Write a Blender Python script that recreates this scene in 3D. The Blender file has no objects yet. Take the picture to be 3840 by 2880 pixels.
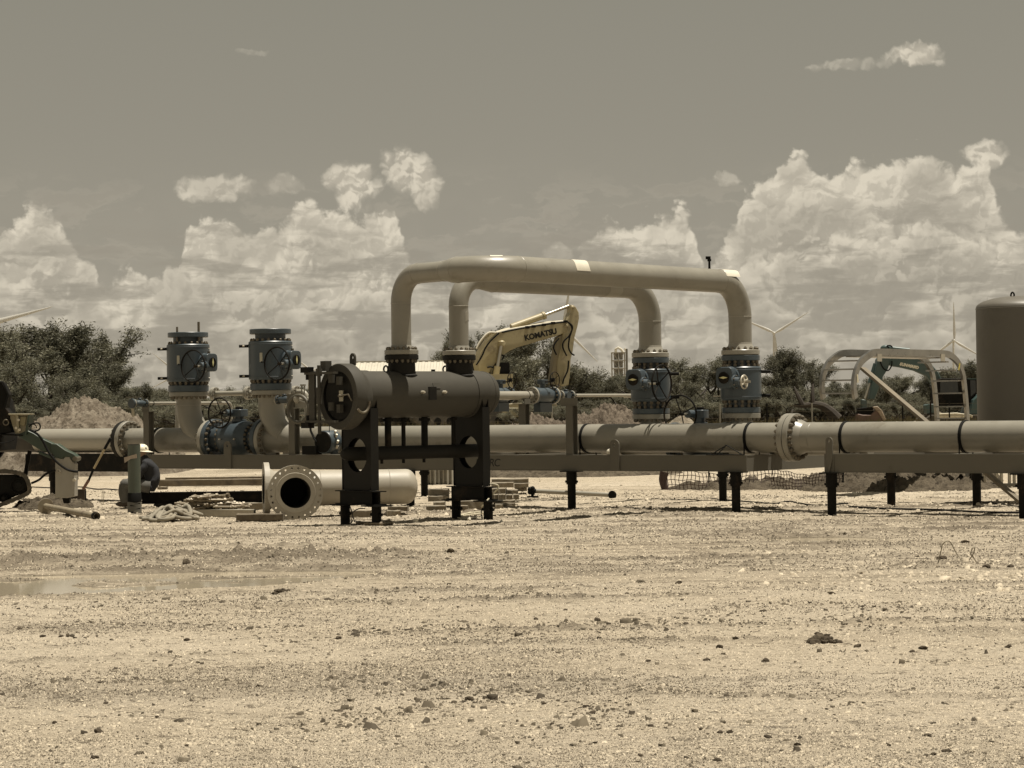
import bpy, math, random
import numpy as np
from mathutils import Vector, Matrix
random.seed(7); RNG = np.random.default_rng(11)
SC = bpy.context.scene; COL = SC.collection
R = math.radians

# ------------------------------------------------------------------ camera
FPX = 8540.0; PITCH = math.atan(108/8540); ROLL = 0.0125; EYE = 1.75
fwd = Vector((0, math.cos(PITCH), math.sin(PITCH)))
r0 = Vector((1, 0, 0)); u0 = Vector((0, -math.sin(PITCH), math.cos(PITCH)))
cr, sr = math.cos(ROLL), math.sin(ROLL)
camR = r0*cr - u0*sr; camU = u0*cr + r0*sr
cam = bpy.data.objects.new('camera', bpy.data.cameras.new('camera')); COL.objects.link(cam)
m = Matrix.Identity(4)
for i in range(3):
    m[i][0] = camR[i]; m[i][1] = camU[i]; m[i][2] = -fwd[i]
m[2][3] = EYE
cam.matrix_world = m
cam.data.sensor_width = 36; cam.data.lens = FPX/3840*36
cam.data.clip_start = 0.5; cam.data.clip_end = 20000
SC.camera = cam

# ------------------------------------------------------------------ exposure, sun, sky
SC.view_settings.view_transform = 'Standard'; SC.view_settings.look = 'None'
SC.view_settings.gamma = 1; SC.view_settings.use_curve_mapping = False
SC.view_settings.exposure = 0.38
SUN_EL, SUN_AZ = 78.5, 86.0      # azimuth measured clockwise from +Y
sd = Vector((math.cos(R(SUN_EL))*math.sin(R(SUN_AZ)), math.cos(R(SUN_EL))*math.cos(R(SUN_AZ)), math.sin(R(SUN_EL))))
sl = bpy.data.lights.new('sun', 'SUN'); sl.energy = 5.0; sl.angle = R(0.53); sl.color = (1, .925, .80)
so = bpy.data.objects.new('sun', sl); COL.objects.link(so); so.location = (20, 20, 60)
so.rotation_euler = (-sd).to_track_quat('-Z', 'Y').to_euler()

world = bpy.data.worlds.new('World'); SC.world = world; world.use_nodes = True
def build_world():
    nt = world.node_tree; N = nt.nodes; L = nt.links; N.clear()
    out = N.new('ShaderNodeOutputWorld'); bg = N.new('ShaderNodeBackground'); L.new(bg.outputs[0], out.inputs[0])
    bg.inputs[1].default_value = 0.0735
    def val(x):
        n = N.new('ShaderNodeValue'); n.outputs[0].default_value = x; return n.outputs[0]
    def M(op, a, b=None, c=None, clamp=False):
        n = N.new('ShaderNodeMath'); n.operation = op; n.use_clamp = clamp
        for i, x in enumerate((a, b, c)):
            if x is None: continue
            if isinstance(x, (int, float)): n.inputs[i].default_value = x
            else: L.new(x, n.inputs[i])
        return n.outputs[0]
    def mapr(x, a, b, c=0., d=1., smooth=True):
        n = N.new('ShaderNodeMapRange'); n.interpolation_type = 'SMOOTHSTEP' if smooth else 'LINEAR'; n.clamp = True
        L.new(x, n.inputs[0])
        for i, q in enumerate((a, b, c, d)):
            if isinstance(q, (int, float)): n.inputs[i+1].default_value = q
            else: L.new(q, n.inputs[i+1])
        return n.outputs[0]
    def mixc(f, a, b):
        n = N.new('ShaderNodeMix'); n.data_type = 'RGBA'
        if isinstance(f, float): n.inputs[0].default_value = f
        else: L.new(f, n.inputs[0])
        for i, q in ((6, a), (7, b)):
            if isinstance(q, tuple): n.inputs[i].default_value = (*q, 1)
            else: L.new(q, n.inputs[i])
        return n.outputs[2]
    tc = N.new('ShaderNodeTexCoord'); sep = N.new('ShaderNodeSeparateXYZ'); L.new(tc.outputs['Generated'], sep.inputs[0])
    X, Y, Z = sep.outputs
    # degrees of azimuth (0 = +Y, + = right) and of elevation
    az = M('MULTIPLY', M('ARCTAN2', X, Y), 57.2958)
    el = M('MULTIPLY', M('ARCSINE', Z), 57.2958)
    sky = N.new('ShaderNodeTexSky'); sky.sky_type = 'NISHITA'; sky.sun_disc = False
    sky.sun_elevation = R(SUN_EL); sky.sun_rotation = R(SUN_AZ); sky.altitude = 300; sky.dust_density = 1.5
    bw = N.new('ShaderNodeRGBToBW'); L.new(sky.outputs[0], bw.inputs[0])
    # the photograph's toned blue sky: even, a little darker overhead
    lum = M('MINIMUM', M('MULTIPLY', bw.outputs[0], SKY_GAIN), 3.4)
    hgt = mapr(el, 1., 12., 0, 1, False)
    n = N.new('ShaderNodeCombineXYZ')
    base = N.new('ShaderNodeVectorMath'); base.operation = 'SCALE'
    tint = mixc(hgt, (1.04, .95, .765), (.80, .76, .62))
    L.new(tint, base.inputs[0]); L.new(lum, base.inputs['Scale'])
    skycol = base.outputs[0]
    # --- cumulus banks: each bank has a skyline (height over azimuth) roughened by billows; it is lit from
    # above, so every bank is bright along its tops and grey towards its flat base
    def vec(x, y, z=0.):
        c = N.new('ShaderNodeCombineXYZ')
        for i, q in enumerate((x, y, z)):
            if isinstance(q, (int, float)): c.inputs[i].default_value = q
            else: L.new(q, c.inputs[i])
        return c.outputs[0]
    def noise(v, scale, det=4, rough=.55, dim='2D', w=0.):
        t = N.new('ShaderNodeTexNoise'); t.noise_dimensions = dim; t.inputs['Scale'].default_value = scale; t.inputs['Detail'].default_value = det
        t.inputs['Roughness'].default_value = rough
        if dim == '1D': L.new(v, t.inputs['W'])
        else: L.new(v, t.inputs['Vector'])
        return t
    def billow(v, scale, det=2.5, rough=.5):
        t = N.new('ShaderNodeTexVoronoi'); t.voronoi_dimensions = '2D'; t.feature = 'F1'; t.inputs['Scale'].default_value = scale
        t.inputs['Detail'].default_value = det; t.inputs['Roughness'].default_value = rough; L.new(v, t.inputs['Vector'])
        return M('SUBTRACT', .5, t.outputs['Distance'])
    def shift(v, d):
        n = N.new('ShaderNodeVectorMath'); n.operation = 'ADD'; L.new(v, n.inputs[0]); n.inputs[1].default_value = d; return n.outputs[0]
    P0 = vec(az, el)
    w1 = noise(P0, .9, 3, .55); w2 = noise(P0, 4.5, 3, .6)
    def warp(v, tex, k):
        a = N.new('ShaderNodeVectorMath'); a.operation = 'SUBTRACT'; L.new(tex.outputs['Color'], a.inputs[0]); a.inputs[1].default_value = (.5, .5, .5)
        b = N.new('ShaderNodeVectorMath'); b.operation = 'SCALE'; L.new(a.outputs[0], b.inputs[0]); b.inputs['Scale'].default_value = k
        c = N.new('ShaderNodeVectorMath'); c.operation = 'ADD'; L.new(v, c.inputs[0]); L.new(b.outputs[0], c.inputs[1]); return c.outputs[0]
    PW = warp(warp(P0, w1, .55), w2, .13)
    PW1 = shift(PW, (-.05, .10, 0)); 
    sepw = N.new('ShaderNodeSeparateXYZ'); L.new(PW, sepw.inputs[0]); AW, EW = sepw.outputs[0], sepw.outputs[1]
    b0 = billow(PW, 1.25, 3.2, .5); b1 = billow(PW1, 1.25, 3.2, .5)
    relief = M('SUBTRACT', b0, b1)                  # positive where the puff faces up
    puff = mapr(relief, -.17, .17)
    PS = N.new('ShaderNodeVectorMath'); PS.operation = 'MULTIPLY'; L.new(PW, PS.inputs[0]); PS.inputs[1].default_value = (.7, 1.5, 1); PS = PS.outputs[0]
    c0 = billow(PS, 1.0, 2.2, .42); c1_ = billow(shift(PS, (-.04, .13, 0)), 1.0, 2.2, .42); puff2 = mapr(M('SUBTRACT', c0, c1_), -.2, .20)
    dens = noise(warp(P0, w2, .05), .8, 3, .5).outputs['Fac']
    azmix = M('ADD', M('MULTIPLY', az, .45), M('MULTIPLY', AW, .55))
    def curve(pts):
        c = N.new('ShaderNodeFloatCurve'); cm = c.mapping; cv = cm.curves[0]
        q = [((a+16)/32, e/10) for a, e in pts]
        q = [(0, q[0][1])]+q+[(1, q[-1][1])]
        cv.points[0].location = q[0]; cv.points[1].location = q[-1]
        for p in q[1:-1]: cv.points.new(*p)
        for p in cv.points: p.handle_type = 'VECTOR'
        cm.update()
        L.new(M('DIVIDE', M('ADD', azmix, 16.), 32.), c.inputs['Value']); return M('MULTIPLY', c.outputs[0], 10.)
    def bank(col, top, lit, dark, amp, edge, reach, op, kpuff=.55, dens_lo=.36, base=None, low=False):
        b0_, puff_ = (c0, puff2) if low else (b0, puff)
        """top: skyline in degrees (socket); reach: degrees over which the light fades downwards"""
        h = M('SUBTRACT', M('ADD', top, M('MULTIPLY', b0_, amp)), el)
        h = M('ADD', h, M('MULTIPLY', M('SUBTRACT', w2.outputs['Fac'], .5), amp*.5))
        m = mapr(h, 0., edge, 0., op)
        if base is not None: m = M('MULTIPLY', m, base)
        fall = mapr(h, 0., reach, 1., .0)
        s = M('ADD', M('MULTIPLY', fall, 1-kpuff), M('MULTIPLY', puff_, kpuff))
        s = M('MULTIPLY', s, mapr(dens, dens_lo, .60, .55, 1.2), clamp=True)
        return mixc(m, col, mixc(s, dark, lit))
    C = (1.0, .905, .725)
    def col(v): return tuple(v*c for c in C)
    def sky1d(scale, seed, lo, hi):
        n_ = noise(M('ADD', azmix, seed), scale, 3, .6, '1D').outputs['Fac']; return mapr(n_, .3, .7, lo, hi, False)
    # thin veil behind everything, thickening to the horizon
    veil = M('MULTIPLY', mapr(el, 7.5, 1., 0., 1.), mapr(w1.outputs['Fac'], .3, .62, .45, 1.))
    c1 = mixc(M('MULTIPLY', veil, .6), skycol, col(4.0))
    # beyond the frame: scattered cumulus over the rest of the sky
    nf = noise(vec(M('MULTIPLY', az, .06), M('MULTIPLY', el, .1)), 1.1, 5, .6).outputs['Fac']
    fm = M('MULTIPLY', M('MULTIPLY', mapr(nf, .50, .60, 0, .9), mapr(M('ABSOLUTE', az), 14, 19)), mapr(el, 75, 20, .3, 1.))
    c1 = mixc(fm, c1, col(4.6))
    # loose puffs that stand clear of the banks
    pm = None
    for (x, y, rx, ry, q) in PUFFS:
        ca, ce = AE(x, y)
        dx = M('DIVIDE', M('SUBTRACT', AW, ca), rx/149.); dy = M('DIVIDE', M('SUBTRACT', EW, ce), ry/149.)
        g = M('MULTIPLY', mapr(M('ADD', M('SUBTRACT', 1.35, M('ADD', M('MULTIPLY', dx, dx), M('MULTIPLY', dy, dy))), M('MULTIPLY', b0, .9)), .05, .9), q)
        pm = g if pm is None else M('MAXIMUM', pm, g)
    c1 = mixc(pm, c1, mixc(M('MULTIPLY', puff, mapr(dens, .3, .6, .5, 1.)), col(4.9), col(7.4)))
    c1 = bank(c1, curve([AE(x, y) for x, y in SKY_A]), col(7.6), col(4.0), .60, .30, 2.1, .95, .40)
    # flat grey undersides and gaps inside the high bank
    gp_ = noise(vec(M('MULTIPLY', AW, .42), M('MULTIPLY', EW, 1.35)), 1.0, 5, .6).outputs['Fac']
    c1 = mixc(M('MULTIPLY', M('MULTIPLY', mapr(gp_, .50, .64), mapr(el, 6.4, 5.0)), .7), c1, mixc(mapr(gp_, .55, .68), col(4.2), col(3.6)))
    c1 = bank(c1, curve([AE(x, y) for x, y in SKY_B]), col(7.1), col(3.9), .85, .34, 1.4, .9, .40)
    c1 = bank(c1, sky1d(.42, 31., 1.9, 3.7), col(6.5), col(3.5), .8, .22, 1.1, .88, .45, low=True)
    # grey flat-bottomed streaks, then the low far banks
    st = noise(vec(M('MULTIPLY', az, .28), M('MULTIPLY', el, 1.5)), 1.0, 5, .58).outputs['Fac']
    c1 = mixc(M('MULTIPLY', M('MULTIPLY', mapr(st, .48, .62), mapr(el, 5.4, 3.8)), .75), c1, col(3.35))
    c1 = bank(c1, sky1d(.6, 77., .9, 2.3), col(6.1), col(3.8), .7, .26, .9, .8, .45, low=True)
    c1 = bank(c1, sky1d(.8, 12., .3, 1.1), col(5.4), col(4.1), .5, .3, .7, .7, .4, low=True)
    c1 = mixc(M('MULTIPLY', M('MULTIPLY', mapr(st, .50, .62), mapr(el, 3.2, 1.6)), .6), c1, col(3.7))
    L.new(c1, bg.inputs[0])
    try:
        world.cycles.sampling_method = 'MANUAL'; world.cycles.sample_map_resolution = 512
    except Exception: pass
SKY_GAIN = 1.0
def AE(x, y):   # picture column/row -> degrees of azimuth and elevation
    return (math.degrees(math.atan((x-1920)/FPX)), math.degrees(math.atan((1548-.0125*(x-1920)-y)/FPX)))
PUFFS = [(1335, 695, 110, 95, 1.), (1520, 620, 105, 85, .97), (1575, 690, 105, 85, .97), (1600, 750, 60, 60, .9), (3700, 600, 90, 60, .9), (3465, 228, 125, 50, .95), (3180, 255, 150, 24, .35), (810, 705, 170, 60, .85), (3655, 715, 75, 75, .95),
         (2735, 665, 55, 30, .5), (960, 215, 60, 12, .18), (1080, 700, 80, 40, .5)]
SKY_A = [(-60, 850), (0, 850), (60, 820), (120, 760), (185, 750), (235, 790), (262, 860), (300, 930), (345, 960), (390, 1050), (430, 1030), (470, 990), (520, 980), (565, 1040), (610, 980), (650, 950), (690, 930),
         (705, 800), (760, 770), (850, 800), (900, 800), (960, 830), (1040, 830), (1090, 760), (1150, 715), (1210, 720), (1290, 780), (1360, 790), (1420, 770), (1490, 760), (1515, 850), (1545, 940), (1600, 980), (1700, 1030), (1900, 1030), (1990, 960), (2050, 870),
         (2110, 840), (2160, 900), (2230, 850), (2290, 800), (2380, 790), (2450, 760), (2520, 730), (2575, 720), (2605, 780), (2620, 880), (2650, 960), (2700, 900), (2760, 820), (2800, 690), (2850, 660), (2900, 630), (2945, 570), (3000, 555), (3060, 590), (3130, 620),
         (3220, 600), (3330, 570), (3430, 545), (3490, 545), (3540, 610), (3610, 620), (3650, 575), (3710, 570), (3730, 650), (3760, 760), (3810, 850), (3900, 850)]
SKY_B = [(-60, 1000), (0, 1000), (100, 960), (200, 1000), (330, 1060), (420, 1130), (520, 1090), (640, 1010), (760, 960), (860, 930), (960, 960), (1060, 900), (1180, 950), (1300, 1000), (1450, 960), (1560, 1040), (1700, 1100), (1900, 1100), (2100, 980),
         (2250, 930), (2400, 980), (2520, 930), (2640, 1010), (2750, 920), (2860, 880), (3000, 900), (3100, 840), (3230, 830), (3350, 800), (3470, 770), (3600, 830), (3740, 900), (3900, 930)]
build_world()

# ------------------------------------------------------------------ picture -> place
def ray(px, py):
    d = fwd*FPX + camR*(px-1920) + camU*(1440-py)
    return d
ORG = Vector((0, 0, EYE))
def W(px, py, Y):
    d = ray(px, py); return ORG + d*(Y/d.y)
def G(px, py, z=0.):
    d = ray(px, py); return ORG + d*((z-EYE)/d.z)
class Frame:
    def __init__(s, x, y, deg):
        s.o = Vector((x, y, 0)); s.deg = deg; s.yaw = R(deg)
        s.ex = Vector((math.cos(s.yaw), math.sin(s.yaw), 0)); s.ey = Vector((-math.sin(s.yaw), math.cos(s.yaw), 0))
    def world(s, a, b, z=0.): return s.o + s.ex*a + s.ey*b + Vector((0, 0, z))
    def local(s, p):
        q = Vector((p[0], p[1], 0)) - s.o; return (q.dot(s.ex), q.dot(s.ey))
    def hit(s, px, py, t=0.):
        d = ray(px, py); n = s.ey
        k = (t - (ORG - s.o).dot(n))/d.dot(n); p = ORG + d*k
        return ((p - s.o).dot(s.ex), p.z)
WF = Frame(0, 0, 0)

# ------------------------------------------------------------------ terrain
def sstep(a, b, x):
    t = np.clip((x-a)/(b-a), 0, 1); return t*t*(3-2*t)
def tz(x, y):
    x = np.asarray(x, float); y = np.asarray(y, float)
    return 1.15*sstep(62, 104, y) + .35*sstep(150, 600, y)
def tzf(x, y): return float(tz(x, y))

# ------------------------------------------------------------------ mesh helpers
class MB:
    def __init__(s): s.v = []; s.f = []
    def add(s, v, f):
        n = len(s.v); s.v += [tuple(q) for q in v]; s.f += [tuple(i+n for i in g) for g in f]; return s
    def box(s, c, size, rot=None, taper=1.0):
        hx, hy, hz = (q/2 for q in size); c = Vector(c); v = []
        for z in (-hz, hz):
            k = taper if z > 0 else 1.0
            for x, y in ((-hx, -hy), (hx, -hy), (hx, hy), (-hx, hy)):
                p = Vector((x*k, y*k, z))
                if rot is not None: p = rot @ p
                v.append(p+c)
        return s.add(v, [(3, 2, 1, 0), (4, 5, 6, 7), (0, 1, 5, 4), (1, 2, 6, 5), (2, 3, 7, 6), (3, 0, 4, 7)])
    def bar(s, p0, p1, w, h, up=(0, 0, 1)):
        p0 = Vector(p0); p1 = Vector(p1); d = p1-p0; L = d.length; z = d.normalized(); u = Vector(up)
        x = u.cross(z)
        if x.length < 1e-4: x = Vector((1, 0, 0)).cross(z)
        x.normalize(); y = z.cross(x)
        rot = Matrix((x, y, z)).transposed()
        return s.box((p0+p1)/2, (w, h, L), rot)
    def lathe(s, prof, p0, axis, seg=32):
        p0 = Vector(p0); z = Vector(axis).normalized(); x = z.orthogonal().normalized(); y = z.cross(x); v = []; f = []; rings = []
        for a, r in prof:
            if r < 1e-6: rings.append([len(v)]); v.append(p0+z*a)
            else:
                b = len(v); rings.append(list(range(b, b+seg)))
                for i in range(seg):
                    t = 2*math.pi*i/seg; v.append(p0+z*a+(x*math.cos(t)+y*math.sin(t))*r)
        for A, B in zip(rings, rings[1:]):
            if len(A) == 1 and len(B) == 1: continue
            for i in range(seg):
                j = (i+1) % seg
                if len(A) == 1: f.append((A[0], B[j], B[i])[::-1] if False else (A[0], B[j], B[i]))
                elif len(B) == 1: f.append((A[i], A[j], B[0]))
                else: f.append((A[i], A[j], B[j], B[i]))
        return s.add(v, f)
    def cyl(s, p0, p1, r, r1=None, seg=20, cap=True):
        p0 = Vector(p0); p1 = Vector(p1); L = (p1-p0).length; r1 = r if r1 is None else r1
        pr = [(0, r), (L, r1)]
        if cap: pr = [(0, 0)]+pr+[(L, 0)]
        return s.lathe(pr, p0, p1-p0, seg)
    def disc(s, c, axis, r, th, b=.008, seg=40):
        return s.lathe([(0, 0), (0, r-b), (b, r), (th-b, r), (th, r-b), (th, 0)], c, axis, seg)
    def tube(s, pts, r, seg=12, cap=True):
        pts = [Vector(p) for p in pts]; n = len(pts); v = []; f = []
        t0 = (pts[1]-pts[0]).normalized(); x = t0.orthogonal().normalized()
        for i, p in enumerate(pts):
            t = (pts[min(i+1, n-1)]-pts[max(i-1, 0)]).normalized()
            x = (x - t*x.dot(t)); x = x.normalized() if x.length > 1e-6 else t.orthogonal().normalized()
            y = t.cross(x); rr = r[i] if isinstance(r, (list, tuple)) else r
            for k in range(seg):
                a = 2*math.pi*k/seg; v.append(p+(x*math.cos(a)+y*math.sin(a))*rr)
        for i in range(n-1):
            for k in range(seg):
                j = (k+1) % seg; f.append((i*seg+k, i*seg+j, (i+1)*seg+j, (i+1)*seg+k))
        if cap:
            f.append(tuple(range(seg))[::-1]); f.append(tuple((n-1)*seg+k for k in range(seg)))
        return s.add(v, f)
    def torus(s, c, axis, Rr, r, seg=48, sg=10, a0=0., a1=2*math.pi, ref=None):
        c = Vector(c); z = Vector(axis).normalized(); x = z.orthogonal().normalized() if ref is None else Vector(ref).normalized(); y = z.cross(x)
        full = abs(a1-a0-2*math.pi) < 1e-6; n = seg if full else seg+1; v = []; f = []
        for i in range(n):
            a = a0+(a1-a0)*i/seg; d = x*math.cos(a)+y*math.sin(a)
            for k in range(sg):
                b = 2*math.pi*k/sg; v.append(c+d*(Rr+r*math.cos(b))+z*(r*math.sin(b)))
        for i in range(seg):
            i2 = (i+1) % n
            for k in range(sg):
                j = (k+1) % sg; f.append((i*sg+k, i2*sg+k, i2*sg+j, i*sg+j))
        return s.add(v, f)
    def prism(s, poly, ext):
        poly = [Vector(p) for p in poly]; e = Vector(ext); n = len(poly)
        v = poly+[p+e for p in poly]
        f = [tuple(range(n))[::-1], tuple(range(n, 2*n))]+[(i, (i+1) % n, n+(i+1) % n, n+i) for i in range(n)]
        return s.add(v, f)
    def ball(s, c, r, sx=1, sy=1, sz=1, seg=14, rings=8):
        v = []; f = []; c = Vector(c)
        v.append(c+Vector((0, 0, r*sz)))
        for i in range(1, rings):
            a = math.pi*i/rings
            for k in range(seg):
                b = 2*math.pi*k/seg; v.append(c+Vector((r*sx*math.sin(a)*math.cos(b), r*sy*math.sin(a)*math.sin(b), r*sz*math.cos(a))))
        v.append(c+Vector((0, 0, -r*sz))); n = len(v)
        for k in range(seg):
            j = (k+1) % seg; f.append((0, 1+k, 1+j)); f.append((n-1, n-1-seg+j, n-1-seg+k))
        for i in range(rings-2):
            for k in range(seg):
                j = (k+1) % seg; f.append((1+i*seg+k, 1+(i+1)*seg+k, 1+(i+1)*seg+j, 1+i*seg+j))
        return s.add(v, f)
    def mesh(s, name, org=(0, 0, 0), smooth=32):
        me = bpy.data.meshes.new(name); o = Vector(org)
        me.from_pydata([(a-o.x, b-o.y, c-o.z) for a, b, c in s.v], [], s.f)
        if smooth:
            me.polygons.foreach_set('use_smooth', [True]*len(me.polygons)); me.set_sharp_from_angle(angle=R(smooth))
        me.update(); return me
def link(name, me, mat, parent=None, loc=None):
    o = bpy.data.objects.new(name, me); COL.objects.link(o)
    if mat is not None and len(me.materials) == 0: me.materials.append(mat)
    if parent is not None: o.parent = parent
    if loc is not None: o.location = loc
    return o
def tag(o, label=None, cat=None, group=None, kind=None):
    if label: o['label'] = label
    if cat: o['category'] = cat
    if group: o['group'] = group
    if kind: o['kind'] = kind
    return o
class Thing:
    """an Empty at the thing's base; its parts are given in the coordinates of a frame"""
    def __init__(s, name, label, cat, fr=WF, a=0., b=0., z=0., group=None):
        s.o = bpy.data.objects.new(name, None); COL.objects.link(s.o); s.o.empty_display_size = .1
        s.fr = fr; s.org = Vector((a, b, z)); s.o.location = fr.world(a, b, z); s.o.rotation_euler = (0, 0, fr.yaw)
        tag(s.o, label, cat, group)
    def part(s, name, mb, mat, parent=None, label=None, smooth=32, kind=None):
        o = link(name, mb.mesh(name, s.org, smooth), mat, parent or s.o)
        tag(o, label=label, kind=kind); return o
    def put(s, name, me, mat, p, axis=(0, 0, 1), scale=1., parent=None, spin=0.):
        """a shared mesh (drawn along +Z) set at p pointing along axis"""
        o = link(name, me, mat, parent or s.o)
        q = Vector(axis).to_track_quat('Z', 'Y').to_matrix().to_4x4()
        sc = Matrix.Diagonal((scale, scale, scale, 1)) if isinstance(scale, (int, float)) else Matrix.Diagonal((*scale, 1))
        o.matrix_local = Matrix.Translation(Vector(p)-s.org) @ q @ Matrix.Rotation(spin, 4, 'Z') @ sc
        return o
    def flange(s, c, axis, r, th, mat, nuts=20, nc=None, nr=.032, side=1, parent=None, nutmat=None, name='flange', label=None, seg=48, b=.008):
        """disc from c along axis; nuts on the far side (side=1), the near side (-1) or none (0)"""
        ax = Vector(axis).normalized(); fl = s.part(name, MB().disc(c, ax, r, th, b, seg), mat, parent, label)
        if side and nuts:
            bolts(s, c, ax, th, r, nuts, nc, nr, side, fl, nutmat)
        return fl
def bolts(T, c, ax, th, r, nuts, nc, nr, side, parent, nutmat):
    nc = nc or r-nr*1.6; x = ax.orthogonal().normalized(); y = ax.cross(x)
    for i in range(nuts):
        a = 2*math.pi*(i+.5)/nuts; d = x*math.cos(a)+y*math.sin(a)
        p = Vector(c)+d*nc+ax*(th if side > 0 else 0)
        T.put('nut', NUT, nutmat or M_nut, p, ax*side, nr, parent, random.random())

# ------------------------------------------------------------------ materials
def lk(nt, a, b): nt.links.new(a, b)
def mat(name, c, rough=.5, metal=0., var=.18, vs=3., bump=.0, bs=40., c2=None, c2s=1.2, c2t=(.5, .7), spec=.5, streak=1.0, fine=0.):
    """principled paint / metal / soil with grain, blotches of a second colour and fine relief"""
    M_ = bpy.data.materials.new(name); M_.use_nodes = True; nt = M_.node_tree; P = nt.nodes['Principled BSDF']
    P.inputs['Roughness'].default_value = rough; P.inputs['Metallic'].default_value = metal; P.inputs['Specular IOR Level'].default_value = spec
    tc = nt.nodes.new('ShaderNodeTexCoord'); mp = nt.nodes.new('ShaderNodeMapping'); lk(nt, tc.outputs['Object'], mp.inputs[0]); mp.inputs['Scale'].default_value = (1, 1, 1/streak)
    n1 = nt.nodes.new('ShaderNodeTexNoise'); n1.inputs['Scale'].default_value = vs; n1.inputs['Detail'].default_value = 8; n1.inputs['Roughness'].default_value = .6; lk(nt, mp.outputs[0], n1.inputs['Vector'])
    mr = nt.nodes.new('ShaderNodeMapRange'); lk(nt, n1.outputs['Fac'], mr.inputs[0]); mr.inputs[1].default_value = .3; mr.inputs[2].default_value = .7
    mr.inputs[3].default_value = 1-var; mr.inputs[4].default_value = 1+var
    hs = nt.nodes.new('ShaderNodeVectorMath'); hs.operation = 'SCALE'; hs.inputs[0].default_value = c; lk(nt, mr.outputs[0], hs.inputs['Scale'])
    colo = hs.outputs[0]
    if c2 is not None:
        n2 = nt.nodes.new('ShaderNodeTexNoise'); n2.inputs['Scale'].default_value = c2s; n2.inputs['Detail'].default_value = 9; n2.inputs['Roughness'].default_value = .68; lk(nt, mp.outputs[0], n2.inputs['Vector'])
        m2 = nt.nodes.new('ShaderNodeMapRange'); m2.interpolation_type = 'SMOOTHSTEP'; lk(nt, n2.outputs['Fac'], m2.inputs[0]); m2.inputs[1].default_value = c2t[0]; m2.inputs[2].default_value = c2t[1]
        mx = nt.nodes.new('ShaderNodeMix'); mx.data_type = 'RGBA'; lk(nt, m2.outputs[0], mx.inputs[0]); lk(nt, colo, mx.inputs[6]); mx.inputs[7].default_value = (*c2, 1); colo = mx.outputs[2]
    lk(nt, colo, P.inputs['Base Color'])
    mr2 = nt.nodes.new('ShaderNodeMapRange'); lk(nt, n1.outputs['Fac'], mr2.inputs[0]); mr2.inputs[3].default_value = max(.05, rough-.12); mr2.inputs[4].default_value = min(1, rough+.15); lk(nt, mr2.outputs[0], P.inputs['Roughness'])
    if bump:
        n3 = nt.nodes.new('ShaderNodeTexNoise'); n3.inputs['Scale'].default_value = bs; n3.inputs['Detail'].default_value = 6; lk(nt, tc.outputs['Object'], n3.inputs['Vector'])
        bp = nt.nodes.new('ShaderNodeBump'); bp.inputs['Strength'].default_value = 1; bp.inputs['Distance'].default_value = bump; lk(nt, n3.outputs['Fac'], bp.inputs['Height']); lk(nt, bp.outputs[0], P.inputs['Normal'])
    return M_
M_pipe = mat('beige_pipe_paint', (.232, .218, .180), .36, var=.09, vs=1.6, c2=(.165, .148, .115), c2s=2.2, c2t=(.53, .74), bump=.0012, bs=25)
M_pipel = mat('pale_pipe_paint', (.29, .272, .225), .34, var=.07, vs=1.2, c2=(.24, .215, .17), c2s=1.5, c2t=(.56, .85), bump=.0006, bs=60)
M_beam = mat('beige_beam_paint', (.122, .113, .091), .55, spec=.25, var=.07, vs=.9, c2=(.07, .062, .048), c2s=1.1, c2t=(.58, .85), bump=.0008, bs=30)
M_dark = mat('dark_primer', (.017, .016, .0135), .6, spec=.12, var=.12, vs=2., c2=(.026, .024, .020), c2s=1.1, bump=.0006, bs=50)
M_vess = mat('vessel_primer', (.064, .060, .050), .6, spec=.12, var=.08, vs=1.6, c2=(.076, .070, .058), c2s=.9, bump=.0006, bs=50)
M_black = mat('black_steel', (.010, .0095, .008), .65, spec=.10, var=.25, vs=5., c2=(.035, .026, .018), c2s=3., bump=.001, bs=60)
M_rub = mat('black_rubber', (.009, .009, .008), .65, spec=.12, var=.2, vs=6.)
M_blue = mat('blue_valve_paint', (.050, .066, .077), .38, var=.10, vs=2., c2=(.082, .105, .11), c2s=1.3, c2t=(.55, .8), bump=.0006, bs=50)
M_blued = mat('blue_valve_paint_dull', (.040, .052, .060), .45, var=.1, vs=3.)
M_nut = mat('galvanised_nut', (.50, .46, .37), .45, metal=.1, var=.25, vs=8., c2=(.15, .12, .09), c2s=6., c2t=(.55, .7))
M_nutd = mat('weathered_stud', (.15, .13, .095), .5, metal=.4, var=.3, vs=9., c2=(.07, .045, .03), c2s=6., c2t=(.5, .7))
M_white = mat('white_primer', (.60, .56, .46), .55, var=.06, vs=4.)
M_alu = mat('mill_aluminium', (.30, .29, .265), .30, metal=.9, var=.12, vs=3., c2=(.20, .19, .165), c2s=2.)
M_steel = mat('bright_steel', (.5, .47, .4), .3, metal=.9, var=.1)
M_gasket = mat('gasket', (.01, .01, .009), .7, var=.1)
def bevel_obj(o, w, seg=2):
    b = o.modifiers.new('bevel', 'BEVEL'); b.width = w; b.segments = seg; b.limit_method = 'ANGLE'; b.angle_limit = R(40); b.harden_normals = False
NUT = MB().lathe([(0, 0), (0, 1.0), (1.25, 1.0), (1.4, .82), (1.4, .55), (1.8, .55), (1.85, .45), (1.85, 0)], (0, 0, 0), (0, 0, 1), 6).mesh('nut', smooth=0)

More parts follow.
